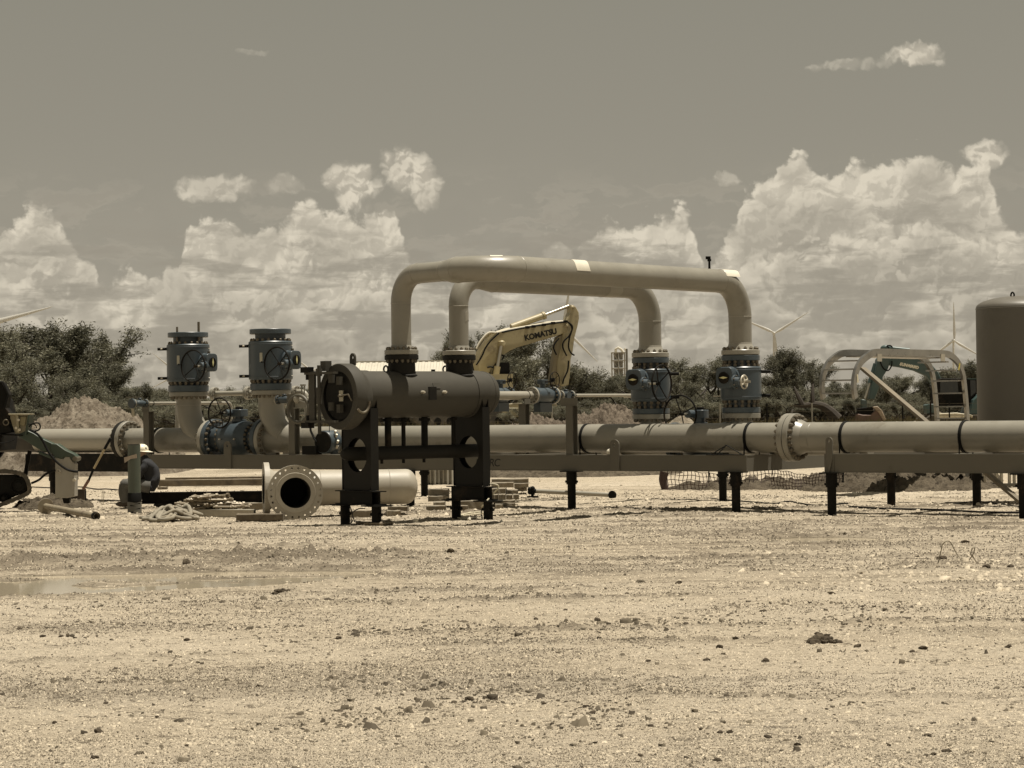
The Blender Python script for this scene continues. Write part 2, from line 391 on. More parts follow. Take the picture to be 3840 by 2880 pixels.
# pipe runs made of straight lengths and bends
def arc_corner(A, B, C, rb, n=14):
    a = (A-B).normalized(); c = (C-B).normalized(); ang = math.acos(max(-1, min(1, a.dot(c)))); d = rb/math.tan(ang/2)
    bis = (a+c).normalized(); O = B+bis*(rb/math.sin(ang/2)); s0 = B+a*d; s1 = B+c*d
    v0 = s0-O; v1 = s1-O; tot = math.pi-ang; pts = []
    for i in range(n+1):
        k = i/n; pts.append(O+(v0*math.sin((1-k)*tot)+v1*math.sin(k*tot))/math.sin(tot))
    return s0, s1, pts
def run_pipe(T, pts, rb, r, mt, seg=40, weld=True, parent=None, n=14):
    pts = [Vector(p) for p in pts]; cur = pts[0]
    for i in range(1, len(pts)-1):
        s0, s1, arc = arc_corner(pts[i-1], pts[i], pts[i+1], rb, n)
        if (s0-cur).length > .02: T.part('pipe', MB().tube([cur, s0], r, seg), mt, parent)
        T.part('elbow', MB().tube(arc, r*1.004, seg), mt, parent)
        if weld:
            for q, dd in ((s0, pts[i]-pts[i-1]), (s1, pts[i+1]-pts[i])):
                T.part('weld_seam', MB().torus(q, dd, r*1.0, r*.022, seg, 6), mt, parent)
        cur = s1
    if (pts[-1]-cur).length > .01: T.part('pipe', MB().tube([cur, pts[-1]], r, seg), mt, parent)
# ------------------------------------------------------------------ frames of the site
SK = Frame(0, 42.3, -35.3)         # along the main header, y away from the camera
VS = Frame(-1.78, 36.8, 40.0)      # along the dark vessel
PZ, PR = 1.27, .255                # header height and radius
def sx(px, t=0., py=1640): return SK.hit(px, py, t)[0]
U, V_, ZZ = Vector((1, 0, 0)), Vector((0, 1, 0)), Vector((0, 0, 1))

# ------------------------------------------------------------------ ground
def vnoise(x, y, s, seed):
    r = np.random.default_rng(seed); g = r.random((256, 256)); x = x*s; y = y*s
    xi = np.floor(x).astype(int); yi = np.floor(y).astype(int); fx = x-xi; fy = y-yi; fx = fx*fx*(3-2*fx); fy = fy*fy*(3-2*fy)
    a = g[xi % 256, yi % 256]; b = g[(xi+1) % 256, yi % 256]; c = g[xi % 256, (yi+1) % 256]; d = g[(xi+1) % 256, (yi+1) % 256]
    return (a*(1-fx)+b*fx)*(1-fy)+(c*(1-fx)+d*fx)*fy-.5
def churn(XX, YY):
    """0..1: where wheels and buckets have broken the crust"""
    q = vnoise(XX*.30, YY, .9, 5)*2.2-.62
    q = q+.9*np.exp(-((YY-33.0-vnoise(XX, YY*0, .25, 15)*3)/1.5)**2)*sstep(-2., 2., XX)+.5*np.exp(-((YY-29.5-vnoise(XX, YY*0, .3, 16)*3)/1.3)**2)*sstep(2., 6., XX)
    # wheel and crawler tracks sweeping across the pad
    for a0, b0, c0, w0, k0 in ((21.3, .10, .012, .16, .8), (22.6, .10, .012, .16, .7), (17.2, .16, -.02, .14, .6), (18.3, .16, -.02, .14, .6), (28.6, -.04, .006, .22, .9), (30.4, -.04, .006, .22, .8), (14.2, -.22, .02, .11, .5), (15.0, -.22, .02, .11, .5), (34.6, .05, 0, .3, .9), (25.2, .24, .0, .16, .6)):
        dl = (YY-(a0+b0*XX+c0*XX*XX))/w0; q = np.maximum(q, k0*1.35*np.exp(-dl*dl)*np.clip(.45+1.5*vnoise(XX, YY, .7, int(a0*10)), 0, 1)*(.75+.25*np.sin(XX*21+YY*3)))
    q = np.maximum(q, .95*np.exp(-((YY-27.6-(XX+3)*.08)/.55)**2)*sstep(-7.4, -6.2, XX)*(1-sstep(-1.8, -.2, XX)))
    # long shallow scrapes drawn across the pad, strongest in the middle distance
    sc = vnoise(XX*.07+YY*.01, YY+.06*XX, 1.7, 51)+.6*vnoise(XX*.16, YY-.05*XX, 4.2, 52)+.35*vnoise(XX*.5, YY, 7., 53)
    q = np.maximum(q, np.clip(sc*2.4-.42, 0, .9)*sstep(12, 24, YY)*(.35+.65*sstep(20, 28, YY)))
    return np.clip(q, 0, 1)*sstep(10, 14, YY)*(1-sstep(40, 60, YY))
def ground_z(XX, YY):
    Z = tz(XX, YY)
    small = vnoise(XX, YY, 7., 1)*.010+vnoise(XX, YY, 17., 2)*.012+vnoise(XX, YY, 33., 12)*.008+vnoise(XX, YY, 2.2, 3)*.014+vnoise(XX, YY, .6, 4)*.02
    rough = churn(XX, YY)
    small = small+rough*(np.abs(vnoise(XX, YY, 5., 6))*.08+np.abs(vnoise(XX, YY, 13., 7))*.08+np.abs(vnoise(XX, YY, 24., 17))*.05)
    small = small*(1-sstep(45, 75, YY))
    ax = (XX+5.3)/4.0; ay = (YY-24.5-(XX+4)*.28)/1.75; hollow = np.clip(1-(ax*ax+ay*ay), 0, 1)
    pud = -.10*np.sqrt(hollow)*(hollow > 0)+hollow*(vnoise(XX*.5, YY*1.3, 1.8, 8)*.27+vnoise(XX, YY*1.3, 4., 18)*.05)
    ax2 = (XX-4.15)/.85; ay2 = (YY-30.9)/.75; hol2 = np.clip(1-(ax2*ax2+ay2*ay2), 0, 1); pud = pud-.08*np.sqrt(hol2)
    ridge = np.exp(-((YY-27.6-(XX+3)*.08)/.42)**2)*sstep(-7.2, -6., XX)*(1-sstep(-1.6, -.6, XX))
    small = small+ridge*(.04+np.abs(vnoise(XX, YY, 6., 9))*.16+np.abs(vnoise(XX, YY, 15., 19))*.08)
    calm = 1-.75*np.clip(hollow*4, 0, 1)
    hx, hy = G(3520, 2120)[:2]
    hole = np.exp(-(((XX-hx)/.14)**2+((YY-hy)/.26)**2)); rim = np.exp(-(((XX-hx)/.34)**2+((YY-hy)/.6)**2))
    return Z+small*calm+pud-.30*hole+.05*rim
def build_ground():
    ys = np.concatenate([np.linspace(5, 9, 10), 9*np.exp(np.linspace(0.02, math.log(70/9), 760)), 70*np.exp(np.linspace(.01, math.log(9000/70), 110))])
    us = np.concatenate([np.linspace(-3.2, -.31, 24), np.linspace(-.30, .30, 560), np.linspace(.31, 3.2, 24)])
    YY, UU = np.meshgrid(ys, us, indexing='ij'); XX = UU*YY
    Z = ground_z(XX, YY); ny, nx = XX.shape
    v = np.stack([XX, YY, Z], -1).reshape(-1, 3)
    i = np.arange(ny-1)[:, None]*nx+np.arange(nx-1)[None, :]
    f = np.stack([i, i+1, i+nx+1, i+nx], -1).reshape(-1, 4)
    me = bpy.data.meshes.new('ground'); me.vertices.add(len(v)); me.vertices.foreach_set('co', v.ravel())
    me.loops.add(f.size); me.loops.foreach_set('vertex_index', f.ravel().astype(np.int32)); me.polygons.add(len(f))
    me.polygons.foreach_set('loop_start', np.arange(0, f.size, 4, dtype=np.int32)); me.polygons.foreach_set('use_smooth', np.ones(len(f), bool))
    at = me.attributes.new('churn', 'FLOAT', 'POINT'); at.data.foreach_set('value', churn(XX, YY).astype(np.float32).ravel())
    me.update(); me.validate()
    M_ = bpy.data.materials.new('caliche_ground'); M_.use_nodes = True; nt = M_.node_tree; P = nt.nodes['Principled BSDF']; P.inputs['Roughness'].default_value = .92; P.inputs['Specular IOR Level'].default_value = .15
    geo = nt.nodes.new('ShaderNodeNewGeometry')
    def nz(sc, det, ro, strx=1., dist=0., off=0.):
        mp = nt.nodes.new('ShaderNodeMapping'); lk(nt, geo.outputs['Position'], mp.inputs[0]); mp.inputs['Scale'].default_value = (strx, 1, 1); mp.inputs['Location'].default_value = (off, off, 0)
        n = nt.nodes.new('ShaderNodeTexNoise'); n.inputs['Scale'].default_value = sc; n.inputs['Detail'].default_value = det; n.inputs['Roughness'].default_value = ro; n.inputs['Distortion'].default_value = dist; lk(nt, mp.outputs[0], n.inputs['Vector']); return n.outputs['Fac']
    def mr(x, a, b, c=0., d=1.):
        n = nt.nodes.new('ShaderNodeMapRange'); n.interpolation_type = 'SMOOTHSTEP'; lk(nt, x, n.inputs[0])
        for k, q in enumerate((a, b, c, d)): n.inputs[k+1].default_value = q
        return n.outputs[0]
    def mx(f_, a, b):
        n = nt.nodes.new('ShaderNodeMix'); n.data_type = 'RGBA'; lk(nt, f_, n.inputs[0])
        for k, q in ((6, a), (7, b)):
            if isinstance(q, tuple): n.inputs[k].default_value = (*q, 1)
            else: lk(nt, q, n.inputs[k])
        return n.outputs[2]
    def mu(a, b, op='MULTIPLY'):
        n = nt.nodes.new('ShaderNodeMath'); n.operation = op; n.use_clamp = True
        for k, q in enumerate((a, b)):
            if isinstance(q, float): n.inputs[k].default_value = q
            else: lk(nt, q, n.inputs[k])
        return n.outputs[0]
    pale = (.56, .487, .377); mid = (.42, .356, .262); dk = (.070, .056, .040)
    big = mr(nz(.16, 5, .6, .55, .4), .42, .62)
    c = mx(big, pale, (.49, .42, .315))
    c = mx(mr(nz(1.1, 8, .68, .45, .6, 3.), .46, .66, 0, .55), c, mid)
    crumb = nz(9., 9, .75, .55, .3, 7.)
    c = mx(mr(crumb, .545, .61, 0, .85), c, (.13, .106, .076))
    fine = nz(42., 6, .7, .6, 0, 1.)
    c = mx(mr(fine, .545, .63, 0, .7), c, (.14, .115, .083)); c = mx(mr(fine, .26, .42, .6, 0.), c, (.64, .56, .425)); grit = nz(120., 4, .7, .6, 0, 2.); c = mx(mr(grit, .54, .63, 0, .7), c, (.13, .107, .077))
    spot = mu(mr(nz(.55, 7, .72, .35, .8, 11.), .55, .68), mr(nz(6., 6, .75, .5, 0, 5.), .46, .62)); c = mx(mu(spot, .85), c, dk)
    vor = nt.nodes.new('ShaderNodeTexVoronoi'); vor.inputs['Scale'].default_value = 26; lk(nt, geo.outputs['Position'], vor.inputs['Vector'])
    peb = mu(mr(vor.outputs['Distance'], .25, .42, 1., 0.), mr(nz(.8, 4, .6, 1, 0, 21.), .44, .60)); c = mx(mu(peb, .55), c, (.56, .505, .40))
    sp0 = nt.nodes.new('ShaderNodeSeparateXYZ'); lk(nt, geo.outputs['Position'], sp0.inputs[0])
    atn = nt.nodes.new('ShaderNodeAttribute'); atn.attribute_name = 'churn'
    c = mx(mu(atn.outputs['Fac'], mr(nz(4.2, 7, .75, .35, 0, 41.), .30, .52)), c, (.145, .12, .088)); midw = mu(mr(sp0.outputs[1], 18., 26.), mr(sp0.outputs[1], 46., 37., 0., 1.)); c = mx(mu(midw, .24), c, (.23, .195, .145)); c = mx(mu(midw, mr(nz(2.6, 7, .74, .22, .3, 47.), .50, .58, 0, .62)), c, (.16, .132, .096))
    # damp, darker soil round the puddles, and dark earth away beyond the pad
    sp = nt.nodes.new('ShaderNodeSeparateXYZ'); lk(nt, geo.outputs['Position'], sp.inputs[0])
    c = mx(mu(mr(sp.outputs[1], 60., 78.), mr(nz(.25, 6, .7, 1, 0, 31.), .38, .58)), c, (.14, .115, .075))
    wet = mr(sp.outputs[2], -.034, -.008, 1., 0.); c = mx(mu(wet, .7), c, (.15, .125, .09))
    lk(nt, c, P.inputs['Base Color'])
    bp = nt.nodes.new('ShaderNodeBump'); bp.inputs['Distance'].default_value = .06; bp.inputs['Strength'].default_value = 1.
    h = mu(crumb, mu(fine, .45), 'ADD'); lk(nt, h, bp.inputs['Height']); lk(nt, bp.outputs[0], P.inputs['Normal'])
    o = link('ground', me, M_); tag(o, 'pale crushed caliche ground of the construction pad, with ruts and clods', kind='structure')
    wm = bpy.data.materials.new('muddy_water'); wm.use_nodes = True; p = wm.node_tree.nodes['Principled BSDF']; p.inputs['Base Color'].default_value = (.36, .31, .225, 1); p.inputs['Roughness'].default_value = .06; p.inputs['IOR'].default_value = 1.33
    for nm, cx, cy, rx, ry, lab in (('puddle', -4.9, 24.4, 4.2, 2.8, 'broad shallow muddy puddle in the ruts'), ('puddle', 4.15, 30.9, .9, .8, 'small round puddle')):
        n = 60; b = MB(); b.add([(cx+rx*math.cos(2*math.pi*k/n), cy+ry*math.sin(2*math.pi*k/n), -.030) for k in range(n)], [tuple(range(n))])
        tag(link(nm, b.mesh(nm, (0, 0, 0), 0), wm), lab, kind='structure')
build_ground()

# ------------------------------------------------------------------ handwheel, gearbox, valves
def handwheel(T, c, ax, rad, hub_back, parent, mt=None, r=.017, spokes=4, a0=.5, knob=True, name='handwheel'):
    """rim centred on c in the plane square to ax; hub set back by hub_back"""
    mt = mt or M_black; ax = Vector(ax).normalized(); c = Vector(c); ref = ZZ
    w = T.part(name, MB().torus(c, ax, rad, r, 56, 8, ref=ref), mt, parent)
    y = ax.cross(ref); hub = c-ax*hub_back
    b = MB(); 
    for k in range(spokes):
        a = a0+2*math.pi*k/spokes+(.12 if k % 2 else 0); b.tube([hub, hub+(c+(ref*math.cos(a)+y*math.sin(a))*rad-hub)*.5, c+(ref*math.cos(a)+y*math.sin(a))*rad], r*.62, 7)
    T.part('spoke', b, mt, w if parent is None else parent)
    T.part('hub', MB().cyl(hub-ax*.04, hub+ax*.03, .03, seg=14), mt, w if parent is None else parent)
    if knob:
        a = a0+.9; p = c+(ref*math.cos(a)+y*math.sin(a))*rad; T.part('crank_knob', MB().cyl(p, p+ax*.08, .013, seg=8).ball(p+ax*.09, .018, seg=8, rings=6), mt, w if parent is None else parent)
    return hub
def gearbox(T, c, stem, worm, wheel=True, wr=.30, off=.46, drop=.17, ind='v'):
    """c: centre; stem: direction out of the valve body; worm: direction of the wheel shaft"""
    c = Vector(c); s_ = Vector(stem).normalized(); w_ = Vector(worm).normalized()
    hb = MB()
    # housing: a rounded square casting with its cover facing outwards along the stem
    pts = []
    for k in range(24):
        a = 2*math.pi*k/24; q = 1/(abs(math.cos(a))**5+abs(math.sin(a))**5)**.2
        pts.append(c-s_*.07+(w_*math.cos(a)*.165+ZZ*math.sin(a)*.185)*q)
    hb.prism(pts, s_*.16)
    g = T.part('gearbox', hb, M_blue); bevel_obj(g, .012)
    T.part('cover', MB().disc(c+s_*.092, s_, .105, .018, .005, 28), M_black, g)
    d = ZZ if ind == 'v' else s_.cross(ZZ); e = s_.cross(d)
    q = c+s_*.111; T.part('indicator', MB().prism([q+d*.085, q+e*.022, q-d*.085, q-e*.022], s_*.006), mat_once('pointer_paint', (.62, .58, .30)), g, smooth=0)
    T.part('mounting_flange', MB().disc(c-s_*.12, s_, .2, .05, .006, 36), M_blue)
    wl = c-ZZ*drop*.45
    T.part('worm_housing', MB().cyl(wl+w_*.1, wl+w_*.27, .105, .075, 24).disc(wl+w_*.15, w_, .125, .04, .006, 28), M_blue, g)
    T.part('plug', MB().cyl(c+ZZ*.18, c+ZZ*.23, .03, seg=8), M_nutd, g)
    for k in range(6):
        a = k*math.pi/3; y = w_.cross(ZZ); T.put('nut', NUT, M_steel, wl+w_*.19+(ZZ*math.cos(a)+y*math.sin(a))*.105, w_, .013, g)
    T.part('shaft', MB().cyl(wl+w_*.2, wl+w_*(off+.0), .024, seg=12), M_steel, g)
    if wheel:
        handwheel(T, wl+w_*(off+.07)+ZZ*0.0, w_, wr, .07, None, a0=.55)
    return g
_mc = {}
def mat_once(n, c, rough=.5, metal=0., **k):
    if n not in _mc: _mc[n] = mat(n, c, rough, metal, **k)
    return _mc[n]
def stand_valve(fr, a, b, label, z0, z1, zb0, zb1, r, rf, rn, fth, stem, worm, wheel=True, top_open=False, group=None, wr=.3, goff=.56, gz=.0, nn=20, ind='v', drains=-1, off=.46, extras=True):
    """ball valve with its bore upright: z0 lower joint, z1 upper joint (or rim), body zb0..zb1"""
    T = Thing('ball_valve', label, 'valve', fr, a, b, z0, group); c = Vector((a, b, 0))
    body = T.part('body', MB().lathe([(0, 0), (0, r-.02), (.02, r), (zb1-zb0-.02, r), (zb1-zb0, r-.02), (zb1-zb0, 0)], c+ZZ*zb0, ZZ, 64), M_blue)
    for q_ in (zb0+.06, zb1-.06): T.part('seam_ring', MB().torus(c+ZZ*q_, ZZ, r, .006, 64, 6), M_blued, body)
    for zz, sd_ in ((zb1, 1), (zb0, -1)):
        bolts(T, c+ZZ*zz, ZZ*sd_, 0, r-.02, nn, r-.055, .032, 1, body, M_blued if not top_open or sd_ < 0 else M_nut)
    T.part('neck', MB().cyl(c+ZZ*(z0+.02), c+ZZ*(zb0+.01), rn, seg=48), M_blued)
    fb = T.flange(c+ZZ*z0, ZZ, rf, fth, M_blue, nn, None, .032, 1)
    T.part('gasket', MB().disc(c+ZZ*(z0-.006), ZZ, rf-.03, .012, .002, 48), M_gasket, fb)
    if top_open:
        T.part('neck', MB().lathe([(0, rn), (z1-fth-zb1, rn), (z1-fth-zb1+.05, rn)], c+ZZ*zb1, ZZ, 48), M_blued)
        fth = .10
        T.part('flange', MB().lathe([(0, rn-.06), (0, rf-.008), (.008, rf), (fth-.008, rf), (fth, rf-.008), (fth, rn-.06), (fth-.3, rn-.06)], c+ZZ*(z1-fth), ZZ, 64), M_blue)
    else:
        T.part('neck', MB().cyl(c+ZZ*(zb1-.01), c+ZZ*(z1-.02), rn, seg=48), M_blued)
        fb = T.flange(c+ZZ*(z1-fth), ZZ, rf, fth, M_blue, nn, None, .032, -1)
        T.part('gasket', MB().disc(c+ZZ*(z1-.006), ZZ, rf-.03, .012, .002, 48), M_gasket, fb)
    s_ = Vector(stem); w_ = Vector(worm); zc = (zb0+zb1)/2+gz
    T.part('stem_housing', MB().cyl(c+ZZ*zc+s_*(r-.06), c+ZZ*zc+s_*(goff-.10), .13, seg=28), M_blue)
    gearbox(T, c+ZZ*zc+s_*goff, s_, w_, wheel, wr, off, ind=ind)
    if not wheel:
        wl = c+ZZ*(zc-.08)+s_*goff+w_*.33
        y = w_.cross(ZZ); b2 = MB().cyl(wl, wl+w_*.05, .05, seg=14)
        for k in range(4):
            an = .5+k*math.pi/2; b2.bar(wl+w_*.03, wl+w_*.03+(ZZ*math.cos(an)+y*math.sin(an))*.11, .025, .02)
        T.part('square_drive', b2.torus(wl+w_*.02, w_, .115, .014, 32, 8), M_nut)
    dr = Vector((.816, .578, 0))*drains
    for zz in (zb0+.08, zb1-.09):
        y0 = -V_*.03
        T.part('drain_nipple', MB().cyl(c+ZZ*zz+dr*(r-.03)+y0, c+ZZ*zz+dr*(r+.17)+y0, .030, seg=12), M_black, body)
        T.part('grease_fitting', MB().cyl(c+ZZ*zz-dr*(r-.05)-V_*.1, c+ZZ*zz-dr*(r+.08)-V_*.1, .007, seg=6), M_steel, body)
        q = c+ZZ*zz+dr*(r*.78)-V_*(r*.62); T.part('fitting', MB().cyl(q, q+(q-c-ZZ*zz).normalized()*.035, .016, seg=6), M_nut, body)
    nrm = (-V_*.96+U*.28).normalized(); q = c+ZZ*(zc+.06)+nrm*(r+.002); t_ = nrm.cross(ZZ)
    T.part('name_plate', MB().prism([q-t_*.03-ZZ*.09, q+t_*.03-ZZ*.09, q+t_*.03+ZZ*.09, q-t_*.03+ZZ*.09], nrm*.004), mat_once('plate_metal', (.40, .38, .30), .5), body, smooth=0)
    return T
def line_valve(fr, a, b, z, label, L, r, rf, rp, fth, wheel_at, mtf, group=None, wr=.3, nn=20, nr=.032, stem_h=.2, worm=(0, -1, 0), gdir=1., small=False, name='ball_valve'):
    """ball valve lying in a horizontal line along the frame's x axis, centred at a"""
    T = Thing(name, label, 'valve', fr, a, b, z-rf, group); c = Vector((a, b, z)); h = L/2
    bl_ = h*.52
    body = T.part('body', MB().lathe([(0, 0), (0, r*.86), (.03, r*.93), (bl_*.5, r), (bl_*1.5, r), (2*bl_-.03, r*.93), (2*bl_, r*.86), (2*bl_, 0)], c-U*bl_, U, 56), M_blue)
    for sd_ in (-1, 1):
        T.part('neck', MB().cyl(c+U*sd_*bl_*.98, c+U*sd_*(h-.02), r*.72, seg=40), M_blued)
        T.flange(c+U*sd_*h-(U*fth if sd_ > 0 else Vector()), U, rf, fth, M_blue, nn, None, nr, -sd_)
        T.part('gasket', MB().disc(c+U*(sd_*h)-U*.006, U, rf-.03, .012, .002, 40), M_gasket)
        bolts(T, c+U*sd_*bl_, U*sd_, 0, r*.86, nn, r*.8, nr*.9, 1, body, M_blued)
    T.part('stem_housing', MB().cyl(c+ZZ*(r-.05), c+ZZ*(r+stem_h), r*.28, seg=24).disc(c+ZZ*(r-.01), ZZ, r*.42, .05, .005, 28), M_blue)
    g = c+ZZ*(r+stem_h+.07); w_ = Vector(worm).normalized(); side = w_.cross(ZZ)*gdir
    gb = MB(); pts = []
    for k in range(20):
        an = 2*math.pi*k/20; q = 1/(abs(math.cos(an))**4+abs(math.sin(an))**4)**.25
        pts.append(g-ZZ*.08+(w_*math.cos(an)+side*math.sin(an))*r*.42*q)
    gb.prism(pts, ZZ*.15); go = T.part('gearbox', gb, M_blue); bevel_obj(go, .012)
    T.part('cap', MB().disc(g+ZZ*.07, ZZ, r*.22, .05, .006, 20), M_black, go)
    wl = g+side*r*.30
    T.part('worm_housing', MB().cyl(wl, wl+w_*.30, .07, seg=20), M_blue, go)
    T.part('shaft', MB().cyl(wl+w_*.2, wl+w_*wheel_at, .022, seg=10), M_steel, go)
    handwheel(T, wl+w_*(wheel_at+.05), w_, wr, .05, None, a0=.3)
    q = c-ZZ*0-V_*(r+.001)+U*(-r*.55); T.part('fitting', MB().cyl(q, q-V_*.04, .018, seg=6), M_nut, body)
    q = c-ZZ*0-V_*(r+.001)+U*(r*.55); T.part('fitting', MB().cyl(q, q-V_*.04, .018, seg=6), M_nut, body)
    T.part('foot', MB().box(c-ZZ*(r+.02), (L*.3, .3, .08)), M_blued)
    return T

# ------------------------------------------------------------------ the header line and its fittings
sA = sx(478, 0, 1640)   # left flanged joint
sE1 = sx(708, 0, 1560); sE2 = sx(1017, 0, 1560)
sV0 = sx(800, 0, 1640); sV1 = sx(998, 0, 1640)
sD = sx(2972, 0, 1640)
def strap(T, s, r=PR, lab=None):
    T.part('strap', MB().lathe([(0, r+.001), (0, r+.016), (.05, r+.016), (.05, r+.001)], (s-.025, 0, PZ), U, 56), M_rub, label=lab)
    for y in (-r-.012, r+.012): T.part('strap_bolt', MB().cyl((s, y, .96), (s, y, PZ), .012, seg=8), M_rub)
# left length
s_l = sx(150, 0, 1650)
T = Thing('pipe_spool', 'long beige pipe length with open end, left of the first bolted joint', 'pipe', SK, (s_l+sA)/2, 0, PZ-PR, None)
T.part('pipe', MB().lathe([(.0, PR*.9), (0, PR*.985), (.03, PR), (sA-s_l-.02, PR), (sA-s_l-.02, PR*.5)], (s_l, 0, PZ), U, 56), M_pipel)
T.flange((sA-.105, 0, PZ), U, .41, .1, M_dark, 20, .355, .034, -1, nutmat=M_nutd, label='dark flange')
# between left joint and elbow 1 / valve
def header(name, label, segs, s0, s1, mt=M_pipe, group=None):
    T = Thing(name, label, 'pipe', SK, (s0+s1)/2, 0, PZ-PR, group)
    T.part('pipe', MB().cyl((s0, 0, PZ), (s1, 0, PZ), PR, seg=64), mt)
    return T
T = header('pipe_spool', 'beige header pipe with upswept branch elbow under the left upright valve', None, sA+.1, sV0-.1)
T.flange((sA+.005, 0, PZ), U, .41, .1, M_pipe, 20, .355, .036, 1)
strap(T, sx(600, 0, 1600))
def upelbow(T, s, zt):
    pts = [Vector((s, 0, zt)), Vector((s, 0, PZ)), Vector((s+1.0, 0, PZ))]
    s0, s1, arc = arc_corner(pts[0], pts[1], pts[2], .70, 20)
    T.part('riser', MB().tube([pts[0], s0], PR, 56), M_pipe)
    T.part('elbow', MB().tube(arc, PR*1.006, 56), M_pipe)
    T.part('weld_seam', MB().torus(s0+ZZ*.02, ZZ, PR, .006, 56, 6).torus(arc[14], arc[15]-arc[13], PR*1.006, .007, 56, 6), M_pipel)
    fl = T.flange((s, 0, zt-.09), ZZ, .40, .09, M_pipe, 20, None, .034, -1)
    T.part('neck', MB().lathe([(0, .255), (.06, .262), (.10, .30)], (s, 0, zt-.20), ZZ, 48), M_pipe)
upelbow(T, sE1, 2.262)
T.flange((sV0-.1, 0, PZ), U, .41, .09, M_pipel, 20, .355, .034, -1)
line_valve(SK, (sV0+sV1)/2, 0, PZ+.02, 'fat blue inline ball valve with black handwheel between the two left elbows', sV1-sV0, .36, .41, PR, .1, .42, None, wr=.30, stem_h=.10, gdir=1.)
T = header('pipe_spool', 'beige header pipe with branch elbow, running behind the dark vessel', None, sV1+.1, sx(2180, 0, 1640))
T.flange((sV1+.012, 0, PZ), U, .41, .09, M_pipel, 20, .355, .034, 1)
upelbow(T, sE2, 2.262)
strap(T, sx(2215, 0, 1640)-.06)
s_a = sx(2180, 0, 1640); s_b = sx(2807, 0, 1640)
T = header('pipe_spool', 'beige header pipe crossed by two wide shadows, between black straps', None, s_a, sD-.1)
strap(T, s_b+.06)
T.flange((sD-.108, 0, PZ), U, .41, .1, M_pipe, 20, .355, .034, -1)
T = header('pipe_spool', 'beige header pipe right of the big bolted joint, leaving the frame', None, sD+.1, sx(3840, 0, 1640)+4.0)
T.flange((sD+.004, 0, PZ), U, .41, .1, M_pipe, 20, .355, .038, 1)
T.part('neck', MB().lathe([(0, .33), (.16, PR)], (sD+.1, 0, PZ), U, 48), M_pipe)
strap(T, sx(3175, 0, 1640)); strap(T, sx(3622, 0, 1640))
T.part('weld_seam', MB().torus((sx(3050, 0, 1640), 0, PZ), U, PR, .006, 56, 6), M_pipe)

# ------------------------------------------------------------------ skids: beams, crossbeams, posts
def ibeam(T, p0, p1, h, w, mt, name='beam', tf=.018, tw=.012, parent=None, label=None):
    p0 = Vector(p0); p1 = Vector(p1)     # bottom centreline
    d = (p1-p0).normalized(); 
    b = MB()
    for z, hh, ww in ((tf/2, tf, w), (h/2, h-2*tf, tw), (h-tf/2, tf, w)):
        b.bar(p0+ZZ*z, p1+ZZ*z, ww, hh) if False else b.box(((p0+p1)/2)+ZZ*z, ((p1-p0).length, ww, hh), Matrix.Rotation(math.atan2(d.y, d.x), 3, 'Z'))
    o = T.part(name, b, mt, parent, label, smooth=0); return o
def channel(T, p0, p1, h, mt, name='beam', side=-1, depth=.1, label=None):
    """beam with a flush face on one side"""
    p0 = Vector(p0); p1 = Vector(p1); d = (p1-p0).normalized(); n = Vector((-d.y, d.x, 0))*side; rot = Matrix.Rotation(math.atan2(d.y, d.x), 3, 'Z'); L = (p1-p0).length; c = (p0+p1)/2
    b = MB().box(c+ZZ*h/2, (L, .014, h-.03), rot).box(c+ZZ*(h-.0075)-n*depth*.5+n*.012, (L, depth, .015), rot).box(c+ZZ*.0075-n*depth*.5+n*.012, (L, depth, .015), rot)
    return T.part(name, b, mt, label=label, smooth=0)
def post(T, p, h, r=.075, mt=None, collar=.35, parent=None, name='leg', ears=True):
    p = Vector(p); b = MB().cyl(p-ZZ*.12, p+ZZ*h, r, seg=20).cyl(p+ZZ*(h*(1-collar)), p+ZZ*(h-.02), r*1.28, seg=20).box(p+ZZ*(h-.01), (.34, .26, .02))
    if ears: b.cyl(p+ZZ*h*.72-U*r*1.7, p+ZZ*h*.72+U*r*1.7, .022, seg=10)
    return T.part(name, b, mt or M_black, parent)
def pad_eye(T, s, t, z, h=.36, w=.20, name='lifting_lug', mt=None, hole_r=.028, ax=(0, 1, 0), th=.03):
    """plate with rounded top and a hole"""
    ax = Vector(ax).normalized(); x = ax.cross(ZZ); n = 20; outer = []; cz = h-w/2
    for k in range(n+1):
        a = math.pi*k/n; outer.append((w/2*math.cos(a), cz+w/2*math.sin(a)))
    outer += [(-w/2, 0), (w/2, 0)]
    inner = [(hole_r*math.cos(2*math.pi*k/16), cz+hole_r*math.sin(2*math.pi*k/16)) for k in range(16)]
    b = MB(); c = Vector((s, t, z))
    P_ = lambda q, d: c+x*q[0]+ZZ*q[1]+ax*d
    # ring of quads between hole and outline by angle
    m_ = 32; vo = []; vi = []
    for k in range(m_):
        a = 2*math.pi*k/m_; dx, dz = math.cos(a), math.sin(a)
        if dz >= 0: o_ = (w/2*dx, cz+w/2*dz)
        else:
            tt = min(w/2/max(abs(dx), 1e-6), cz/max(-dz, 1e-6)); o_ = (dx*tt, cz+dz*tt)
        vo.append(o_); vi.append((hole_r*dx, cz+hole_r*dz))
    v = []
    for d in (-th/2, th/2):
        v += [P_(q, d) for q in vo]+[P_(q, d) for q in vi]
    f = []
    for k in range(m_):
        j = (k+1) % m_
        f += [(k, j, m_+j, m_+k), (2*m_+k, 3*m_+k, 3*m_+j, 2*m_+j), (k, 2*m_+k, 2*m_+j, j), (m_+k, m_+j, 3*m_+j, 3*m_+k)]
    b.add(v, f); return T.part(name, b, mt or M_beam)
BT, BH = .98, .284
tb = -.56
s0 = sx(545, tb, 1730); s1 = sx(2800, tb, 1730); WD = 4.3
